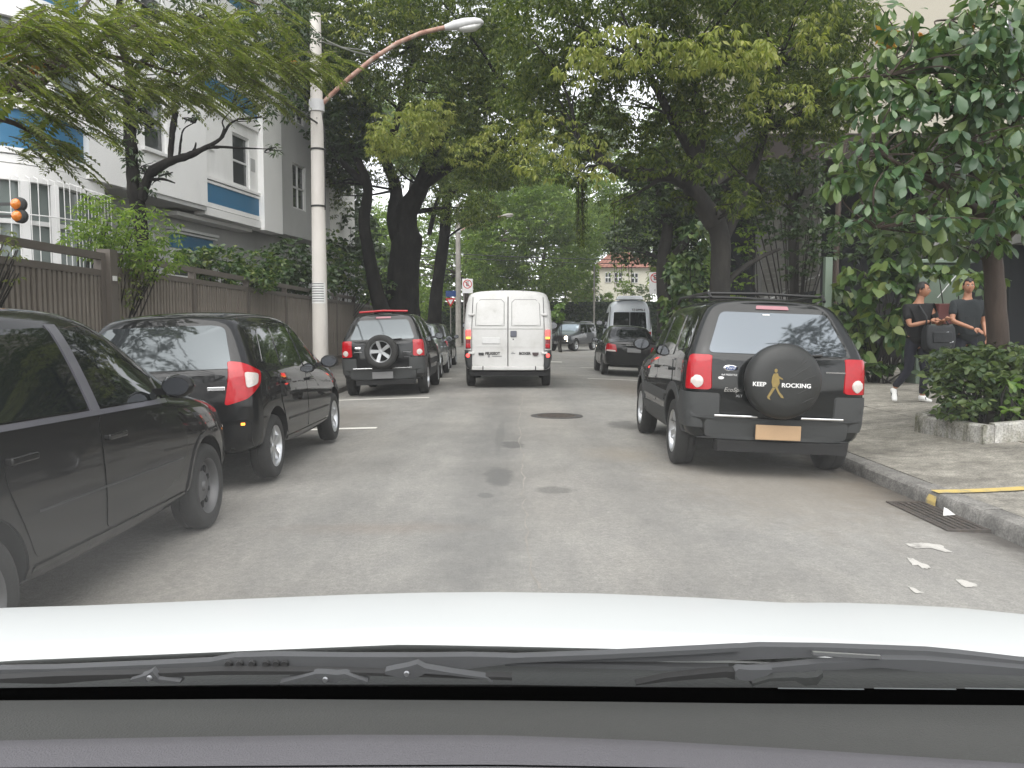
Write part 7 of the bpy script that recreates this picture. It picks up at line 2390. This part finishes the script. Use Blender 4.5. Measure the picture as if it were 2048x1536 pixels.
# ================================================================ far end: hedge wall, house, hills of trees
gw_ = empty('garden_wall', (4, 66, .08), 0, 'dark green ivy covered garden wall across the far junction', 'wall')
MB().box((0, .2, 1.65), (34, .4, 3.3)).build('wall', M['green_wall'], gw_)
cc_ = np.stack([RNG.uniform(-16, 16, 5200), RNG.normal(-.06, .06, 5200), RNG.uniform(.1, 3.35, 5200)], 1)
p, d = whorls(cc_, 3, .6, .02)
tag(link('ivy', leaf_mesh('ivy', p, d, RNG.uniform(.14, .26, len(p)), 'heart'), gw_, M['leaf_shrub']), kind='stuff')
h = empty('house', at(1235, 690, 80), 0, 'cream house with a red tiled roof behind the far garden wall', 'house')
B = Vector(h.location)
def hz(y_): return at(1200, y_, 80).z - B.z
xl, xr = at(1140, 600, 80).x - B.x, at(1300, 600, 80).x - B.x
zt = hz(536)
MB().box(((xl + xr) / 2, 3, zt / 2), (xr - xl, 6, zt)).build('wall', M['house_cream'], h)
# hipped roof with tile courses
mb = MB()
x0, x1 = at(1188, 540, 80).x - B.x, at(1330, 540, 80).x - B.x
ridge0, ridge1 = at(1228, 505, 80).x - B.x, at(1285, 505, 80).x - B.x
zr = hz(500)
nrow = 14
for r_ in range(nrow):
    t0, t1 = r_ / nrow, (r_ + 1) / nrow
    for (a, b, ra, rbb, y0, yr) in ((x0 - .3, x1 + .3, ridge0, ridge1, -.5, 3),):
        L0, L1 = a + (ra - a) * t0, a + (ra - a) * t1
        R0, R1 = b + (rbb - b) * t0, b + (rbb - b) * t1
        za, zb = zt + (zr - zt) * t0 + .03, zt + (zr - zt) * t1
        ya, yb = y0 + (yr - y0) * t0, y0 + (yr - y0) * t1
        ncol = 34
        rows = [[(L0 + (R0 - L0) * k / ncol, ya, za + (.05 if k % 2 else -.0)) for k in range(ncol + 1)], [(L1 + (R1 - L1) * k / ncol, yb, zb + (.05 if k % 2 else 0)) for k in range(ncol + 1)]]
        mb.grid(rows)
mb.add([(x0 - .3, -.5, zt), (x0 - .3, 6.5, zt), (ridge0, 3, zr)], [(0, 1, 2)])
mb.add([(x1 + .3, -.5, zt), (x1 + .3, 6.5, zt), (ridge1, 3, zr)], [(0, 1, 2)])
mb.add([(x0 - .3, 6.5, zt), (x1 + .3, 6.5, zt), (ridge1, 3, zr), (ridge0, 3, zr)], [(0, 1, 2, 3)])
tag(mb.build('roof', M['tile_red'], h), None)
for (px0, px1, py0, py1) in ((1210, 1222, 545, 565), (1228, 1244, 545, 565), (1182, 1196, 550, 568), (1190, 1206, 592, 604), (1262, 1276, 546, 566)):
    a, b = at(px0, py1, 80) - B, at(px1, py0, 80) - B
    f = MB().box(((a.x + b.x) / 2, -.04, (a.z + b.z) / 2), (b.x - a.x, .1, b.z - a.z)).build('window', M['frame_white'], h)
    for sx in (0, 1):
        for sz in (0, 1):
            w2, h2 = (b.x - a.x) / 2, (b.z - a.z) / 2
            MB().box((a.x + w2 * (sx + .5), -.10, a.z + h2 * (sz + .5)), (w2 * .72, .02, h2 * .76)).build('pane', M['pane'], f)
a, b = at(1158, 596, 79) - B, at(1190, 580, 79) - B
MB().box(((a.x + b.x) / 2, -1.2, a.z + .3), (b.x - a.x, 2.0, .16), (R(-18), 0, 0)).build('porch_roof', M['tile_red'], h)
for q in (a.x + .1, b.x - .1): MB().box((q, -2.0, a.z / 2), (.14, .14, a.z)).build('porch_post', M['house_cream'], h)
# thin street pole in front of the wall
c = at(1188, 640, 63)
tp = empty('thin_pole', (c.x, 63, -.05), 0, 'thin pale pole in front of the far garden wall', 'pole')
MB().tube([(0, 0, 0), (0, 0, at(1188, 530, 63).z)], .07, 8).build('shaft', M['old_pole'], tp)
MB().lathe([(.12, 0), (.12, .1), (.07, .16)], 10).build('base', M['old_pole'], tp)
for k, (px_, y_, Yb, rr) in enumerate(((1180, 585, 74, 22), (1160, 560, 75, 36), (1290, 590, 74, 30), (1250, 575, 74, 22), (1150, 610, 72, 22), (1215, 595, 72, 16))):
    lab = ('feathery palm-like shrub in front of the far house door', 'pale shrub left of the far house', 'pale shrub right of the far house above the minibus', 'small shrub below the far house windows', 'leafy shrub on top of the far garden wall', 'low shrub in front of the far house porch')[k]
    bush(lab, [ball(px_, y_, Yb, rr, rr * .8, .8)], 'leaf_mid' if k % 2 else 'leaf_hedge', 110, 6, .30, 'blade', .5, 'shrub', 3, 'shrubs in front of the far house', None, .35)
# ================================================================ two pedestrians
def skin_mesh(name, verts, edges, radii, root_i, mat, parent, levels=2):
    me = bpy.data.meshes.new(name)
    me.from_pydata([Vector(v) for v in verts], edges, [])
    o = link(name, me, parent, mat)
    sk = o.modifiers.new('skin', 'SKIN')
    sk.use_smooth_shade = True
    sv = me.skin_vertices[0].data
    for i, r in enumerate(radii): sv[i].radius = r if isinstance(r, tuple) else (r, r)
    for i in range(len(verts)): sv[i].use_root = (i == root_i)
    su = o.modifiers.new('sub', 'SUBSURF'); su.levels = su.render_levels = levels
    frozen(o)
    o.data.polygons.foreach_set('use_smooth', [True] * len(o.data.polygons))
    return o


def chain(pts):
    return pts, [(i, i + 1) for i in range(len(pts) - 1)]


def hand(parent, wrist, along, palm_n, mat, curl=.5, flip=1):
    """palm with four curled fingers and a thumb, each finger its own chain rooted in the palm"""
    a = Vector(along).normalized(); n = Vector(palm_n).normalized(); n = (n - a * n.dot(a)).normalized()
    s = a.cross(n) * flip
    w = Vector(wrist)
    V = [w, w + a * .045, w + a * .085]
    E = [(0, 1), (1, 2)]
    Rr = [(.022, .026), (.020, .038), (.016, .038)]
    mb_v, mb_e, mb_r = list(V), list(E), list(Rr)
    for k, L in enumerate((.066, .076, .072, .056)):
        off = s * (.030 - .020 * k)
        b = w + a * .080 + off
        p = b
        d = a
        idx = len(mb_v)
        mb_v.append(b); mb_e.append((2, idx)); mb_r.append(.0105)
        for j in range(3):
            d = (d + n * curl * (.35 + .25 * j)).normalized()
            p = p + d * L * (.42, .32, .26)[j]
            mb_v.append(p); mb_e.append((len(mb_v) - 2, len(mb_v) - 1)); mb_r.append((.0092, .0085, .007)[j])
    b = w + a * .028 + s * .030
    idx = len(mb_v)
    mb_v.append(b); mb_e.append((1, idx)); mb_r.append(.0125)
    for d, L in ((a * .7 + s * .7 + n * .2, .038), (a * .9 + s * .2 + n * .5, .03)):
        b = b + Vector(d).normalized() * L
        mb_v.append(b); mb_e.append((len(mb_v) - 2, len(mb_v) - 1)); mb_r.append(.009)
    return mb_v, mb_e, mb_r


def head(parent, c, yaw, skin, hair, pitch=0.0, s=1.0, long_top=.0):
    """face, ears, nose, brows and hair; c = centre of the head"""
    rot = Matrix.Translation(c) @ Matrix.Rotation(yaw, 4, 'Z') @ Matrix.Rotation(pitch, 4, 'X') @ Matrix.Scale(s, 4)   # faces -Y before the yaw
    bm = bmesh.new()
    bmesh.ops.create_uvsphere(bm, u_segments=28, v_segments=20, radius=1)
    for v in bm.verts:
        x, y, z = v.co
        wv = .076 * (1 - .22 * max(0, -z) ** 1.5)
        d = .096
        X, Y_, Z = x * wv, y * d, z * .118
        if y < 0:
            fr = max(0, -y)
            if z < -.1: Y_ -= .012 * fr * min(1, -z)               # chin forward
            nose = math.exp(-((x / .16) ** 2)) * math.exp(-(((z + .08) / .22) ** 2))
            Y_ -= .024 * nose * fr
            eye = (math.exp(-(((abs(x) - .38) / .16) ** 2))) * math.exp(-(((z - .12) / .12) ** 2))
            Y_ += .012 * eye * fr
            brow = math.exp(-(((z - .30) / .09) ** 2)) * (1 if abs(x) < .75 else 0)
            Y_ -= .005 * brow * fr
            lip = math.exp(-((x / .30) ** 2)) * (math.exp(-(((z + .42) / .05) ** 2)) + math.exp(-(((z + .54) / .05) ** 2)))
            Y_ -= .006 * lip * fr
        else:
            if z < -.3: Y_ *= 1 - .35 * min(1, (-z - .3))
        v.co = Vector((X, Y_, Z))
    me = bpy.data.meshes.new('head')
    bmesh.ops.transform(bm, matrix=rot, verts=bm.verts)
    bm.to_mesh(me); bm.free()
    me.polygons.foreach_set('use_smooth', [True] * len(me.polygons))
    h = link('head', me, parent, skin)
    mb = MB()
    for sg in (-1, 1):
        rows = []
        for k in range(9):
            a = 2 * math.pi * k / 8
            rows.append([rot @ Vector((sg * (.074 + .012), .012 + .018 * math.cos(a), -.005 + .032 * math.sin(a))), rot @ Vector((sg * .073, .004 + .013 * math.cos(a), -.005 + .026 * math.sin(a)))])
        mb.grid(rows)
    mb.build('ears', skin, h, smooth=True)
    for sg in (-1, 1):
        MB().lathe([(0, .007), (.006, .0055), (.011, .002), (.012, 0)], 12, rot @ Matrix.Translation((sg * .029, -.087, .014)) @ Matrix.Rotation(R(90), 4, 'X') @ Matrix.Diagonal((1, .6, 1, 1))).build('eye', M['white_print'], h, smooth=True)
        MB().lathe([(0, .002), (.005, .0015), (.006, 0)], 10, rot @ Matrix.Translation((sg * .029, -.094, .014)) @ Matrix.Rotation(R(90), 4, 'X')).build('iris', M['hair'], h)
        MB().tube([rot @ Vector((sg * .012, -.096, .032)), rot @ Vector((sg * .030, -.093, .038)), rot @ Vector((sg * .050, -.080, .031))], [.003, .004, .002], 6).build('eyebrow', M['hair'], h)
    MB().tube([rot @ Vector((-.024, -.096, -.054)), rot @ Vector((0, -.104, -.056)), rot @ Vector((.024, -.096, -.054))], [.002, .005, .002], 6).build('lips', flat('lips_%d' % int(yaw * 100), (.30, .11, .08), .5), h)
    # hair cap
    bm = bmesh.new()
    bmesh.ops.create_uvsphere(bm, u_segments=26, v_segments=18, radius=1)
    dele = []
    for v in bm.verts:
        x, y, z = v.co
        lim = .52 - .10 * math.cos(x * 5) + random.uniform(-.06, .06) if y < -.35 else (-.05 if y < .25 else -.55)
        if z < lim: dele.append(v)
        k = 1.07 + .05 * long_top * max(0, z) + random.uniform(-.012, .012)
        v.co = Vector((x * .076 * k * 1.03, y * .096 * k * 1.02, z * .118 * k + .003))
    bmesh.ops.delete(bm, geom=dele, context='VERTS')
    bmesh.ops.transform(bm, matrix=rot, verts=bm.verts)
    me = bpy.data.meshes.new('hair')
    bm.to_mesh(me); bm.free()
    me.polygons.foreach_set('use_smooth', [True] * len(me.polygons))
    ho = link('hair', me, h, hair)
    so = ho.modifiers.new('s', 'SOLIDIFY'); so.thickness = .010; so.offset = -1
    frozen(ho)
    return h


def person(loc, yaw, label, shirt, trousers, shoes, J, bagged=False, head_yaw=0.0, S=1.0):
    """J: joints in the person's frame (x to the person's left when facing -y: mirrored for the camera), metres"""
    root = empty('person', loc, yaw, label, 'person')
    sk = M['skin']
    g = {k: Vector(v) * S for k, v in J.items()}
    # one continuous body: legs, pelvis, spine, neck, arms
    names = ['pelvis', 'waist', 'chest', 'neckb', 'neckt', 'hipl', 'kneel', 'anklel', 'hipr', 'kneer', 'ankler', 'shl', 'ell', 'wrl', 'shr', 'elr', 'wrr', 'skull']
    rad = {'pelvis': (.135, .10), 'waist': (.125, .09), 'chest': (.145, .105), 'neckb': (.062, .062), 'neckt': (.054, .056), 'hipl': (.085, .09), 'kneel': .057, 'anklel': .040, 'hipr': (.085, .09), 'kneer': .057, 'ankler': .040,
           'shl': .056, 'ell': .040, 'wrl': .027, 'shr': .056, 'elr': .040, 'wrr': .027, 'skull': .060}
    ed = [('pelvis', 'waist'), ('waist', 'chest'), ('chest', 'neckb'), ('neckb', 'neckt'), ('neckt', 'skull'), ('pelvis', 'hipl'), ('hipl', 'kneel'), ('kneel', 'anklel'), ('pelvis', 'hipr'), ('hipr', 'kneer'), ('kneer', 'ankler'),
          ('chest', 'shl'), ('shl', 'ell'), ('ell', 'wrl'), ('chest', 'shr'), ('shr', 'elr'), ('elr', 'wrr')]
    ix = {n: i for i, n in enumerate(names)}
    V = [g[n] for n in names]; E = [(ix[a], ix[b]) for a, b in ed]; Rr = [tuple(x * S for x in (rad[n] if isinstance(rad[n], tuple) else (rad[n],) * 2)) for n in names]
    skin_mesh('body', V, E, Rr, 0, sk, root)
    for side, w, e in (('l', 'wrl', 'ell'), ('r', 'wrr', 'elr')):
        hv, he, hr = hand(root, g[w], g[w] - g[e], J_palm.get(side, (0, 0, -1)), sk, .45, 1 if side == 'l' else -1)
        skin_mesh('hand', hv, he, hr, 0, sk, root, 1)
    # shirt: torso and short sleeves, a little fuller than the body
    up = lambda a, b, t: g[a].lerp(g[b], t)
    hem = g['pelvis'] + Vector((0, 0, -.09 * S))
    sv = [hem, g['pelvis'] + Vector((0, 0, .05)), g['waist'], g['chest'], g['chest'].lerp(g['neckb'], .85), g['shl'], up('shl', 'ell', .45), up('shl', 'ell', .72), g['shr'], up('shr', 'elr', .45), up('shr', 'elr', .72)]
    se = [(0, 1), (1, 2), (2, 3), (3, 4), (3, 5), (5, 6), (6, 7), (3, 8), (8, 9), (9, 10)]
    sr = [(.178, .138), (.172, .134), (.165, .126), (.178, .132), (.105, .092), (.080, .080), (.066, .068), (.064, .066), (.080, .080), (.066, .068), (.064, .066)]
    skin_mesh('shirt', sv, se, sr, 2, shirt, root)
    tv = [g['pelvis'] + Vector((0, 0, .12)), g['pelvis'] + Vector((0, 0, -.02)), g['hipl'], up('hipl', 'kneel', .5), g['kneel'], up('kneel', 'anklel', .5), g['anklel'] + Vector((0, 0, .02)), g['hipr'], up('hipr', 'kneer', .5), g['kneer'], up('kneer', 'ankler', .5), g['ankler'] + Vector((0, 0, .02))]
    te = [(0, 1), (1, 2), (2, 3), (3, 4), (4, 5), (5, 6), (1, 7), (7, 8), (8, 9), (9, 10), (10, 11)]
    tr = [(.142, .106), (.148, .112), (.098, .104), (.086, .09), (.068, .070), (.062, .064), (.050, .052), (.098, .104), (.086, .09), (.068, .070), (.062, .064), (.050, .052)]
    skin_mesh('trousers', tv, te, tr, 1, trousers, root)
    for a, toe in (('anklel', J_toe['l']), ('ankler', J_toe['r'])):
        f = Vector(toe).normalized()
        A = g[a]
        heel = A + Vector((0, 0, -.045)) - f * .035
        pts = [A + Vector((0, 0, .02)), A + Vector((0, 0, -.04)), A + f * .07 + Vector((0, 0, -.055)), A + f * .15 + Vector((0, 0, -.062)), heel]
        sh = skin_mesh('shoe', pts, [(0, 1), (1, 2), (2, 3), (1, 4)], [(.046, .05), (.044, .042), (.046, .034), (.040, .026), (.040, .036)], 1, shoes, root)
        side = f.cross(Vector((0, 0, 1))).normalized()
        for k in range(3):
            b = A + f * (.02 + .03 * k) + Vector((0, 0, -.045))
            for sg in (-1, 1):
                MB().bar(b + side * sg * .044 + f * .0, b + side * sg * .036 + Vector((0, 0, .038)) - f * .015, .009, .005).build('stripe', M['black_print'], sh)
    hd = head(root, g['skull'] + Vector((0, -.012, .045)), head_yaw, sk, M['hair'], 0.08)
    return root, g


# left pedestrian: walking towards the viewer's right, one arm across the body, bag at the hip
p1 = (6.12, 12.6)
z1 = side_z(p1[0]) - .0
J_palm = {'l': (0, 0, -1), 'r': (0, .3, -1)}
J_toe = {'l': (.55, -.8, 0), 'r': (-.15, -.45, -.75)}
J = dict(pelvis=(0, 0, .95), waist=(.01, -.01, 1.12), chest=(.0, -.01, 1.36), neckb=(.0, -.005, 1.52), neckt=(.02, -.02, 1.58), skull=(.035, -.03, 1.665),
         hipl=(.09, 0, .90), kneel=(.11, -.06, .49), anklel=(.10, -.02, .095), hipr=(-.09, 0, .90), kneer=(-.10, .03, .50), ankler=(-.25, .16, .20),
         shl=(.19, -.02, 1.45), ell=(.25, -.12, 1.19), wrl=(.22, -.34, 1.26), shr=(-.19, 0, 1.44), elr=(-.19, -.11, 1.17), wrr=(.06, -.22, 1.24))
per1, g1 = person((p1[0], p1[1], z1), R(6), 'person in black shirt, black trousers and white striped trainers walking past the hedge', M['tshirt_black'], M['jeans_dark'], M['shoe_white'], J, head_yaw=R(52), S=1.0)
# the bag they carry
bagr = empty('shoulder_bag', (p1[0] + .20, p1[1] - .24, z1 + 1.0), R(6), 'large black shoulder bag carried by the walking person on the left', 'bag')
bm = bmesh.new()
bmesh.ops.create_cube(bm, size=1)
bmesh.ops.subdivide_edges(bm, edges=bm.edges, cuts=3, use_grid_fill=True)
for v in bm.verts:
    x, y, z = v.co
    k = 1 - .25 * max(0, abs(z) - .25) * 2
    v.co = Vector((x * .46 * k, y * .20 * (1 - .5 * max(0, z)), z * .40 - .03 * (1 - (2 * x) ** 2)))
me = bpy.data.meshes.new('bag'); bm.to_mesh(me); bm.free()
bo = link('bag_body', me, bagr, M['bag'])
su = bo.modifiers.new('s', 'SUBSURF'); su.levels = su.render_levels = 2
frozen(bo); bo.data.polygons.foreach_set('use_smooth', [True] * len(bo.data.polygons))
MB().tube([(-.20, 0, .14), (-.18, .02, .30), (-.22, .14, .46), (-.20, .20, .50)], [.014] * 4, 6).build('strap', M['bag'], bagr, smooth=True)
MB().tube([(.20, 0, .14), (.12, .02, .25), (.03, .02, .27)], [.012] * 3, 6).build('strap', M['bag'], bagr, smooth=True)
for x_, z_ in ((.06, .07), (.14, -.07)): MB().box((x_, -.11, z_), (.06, .012, .016), (0, R(-12), 0)).build('buckle', M['alloy'], bagr)
MB().box((0, -.108, .0), (.30, .02, .16)).build('pocket', M['bag'], bagr, bevel=.02)

# right pedestrian: standing half turned, one hand in front
p2 = (7.02, 12.9)
z2 = side_z(p2[0])
J_palm = {'l': (0, .4, -1), 'r': (.3, .2, -1)}
J_toe = {'l': (.2, -.95, 0), 'r': (-.3, -.9, 0)}
J = dict(pelvis=(0, 0, .96), waist=(.0, -.01, 1.13), chest=(.0, -.01, 1.38), neckb=(.0, -.005, 1.54), neckt=(.0, -.02, 1.60), skull=(.0, -.03, 1.69),
         hipl=(.09, 0, .91), kneel=(.11, -.04, .50), anklel=(.13, .02, .095), hipr=(-.09, 0, .91), kneer=(-.10, -.03, .50), ankler=(-.12, .04, .095),
         shl=(.20, -.01, 1.47), ell=(.27, .04, 1.19), wrl=(.25, -.12, .97), shr=(-.20, -.02, 1.47), elr=(-.26, -.12, 1.21), wrr=(-.02, -.30, 1.09))
person((p2[0], p2[1], z2), R(-4), 'person in dark grey shirt standing behind the planter shrubs beside the tree trunk', M['tshirt_dark'], M['jeans_dark'], M['shoe_white'], J, head_yaw=R(-12), S=1.02)
# ================================================================ the damp air of the street
hz_ = MB().box((0, 45, 14.0), (240, 190, 31.0)).build('haze', None)
hm = bpy.data.materials.new('haze_air')
hm.use_nodes = True
hm.node_tree.nodes.clear()
hv = hm.node_tree.nodes.new('ShaderNodeVolumePrincipled')
hv.inputs['Color'].default_value = (.93, .95, .96, 1)
hv.inputs['Density'].default_value = .0010
ho_ = hm.node_tree.nodes.new('ShaderNodeOutputMaterial')
hm.node_tree.links.new(hv.outputs[0], ho_.inputs['Volume'])
hz_.data.materials.append(hm)
tag(hz_, kind='stuff')
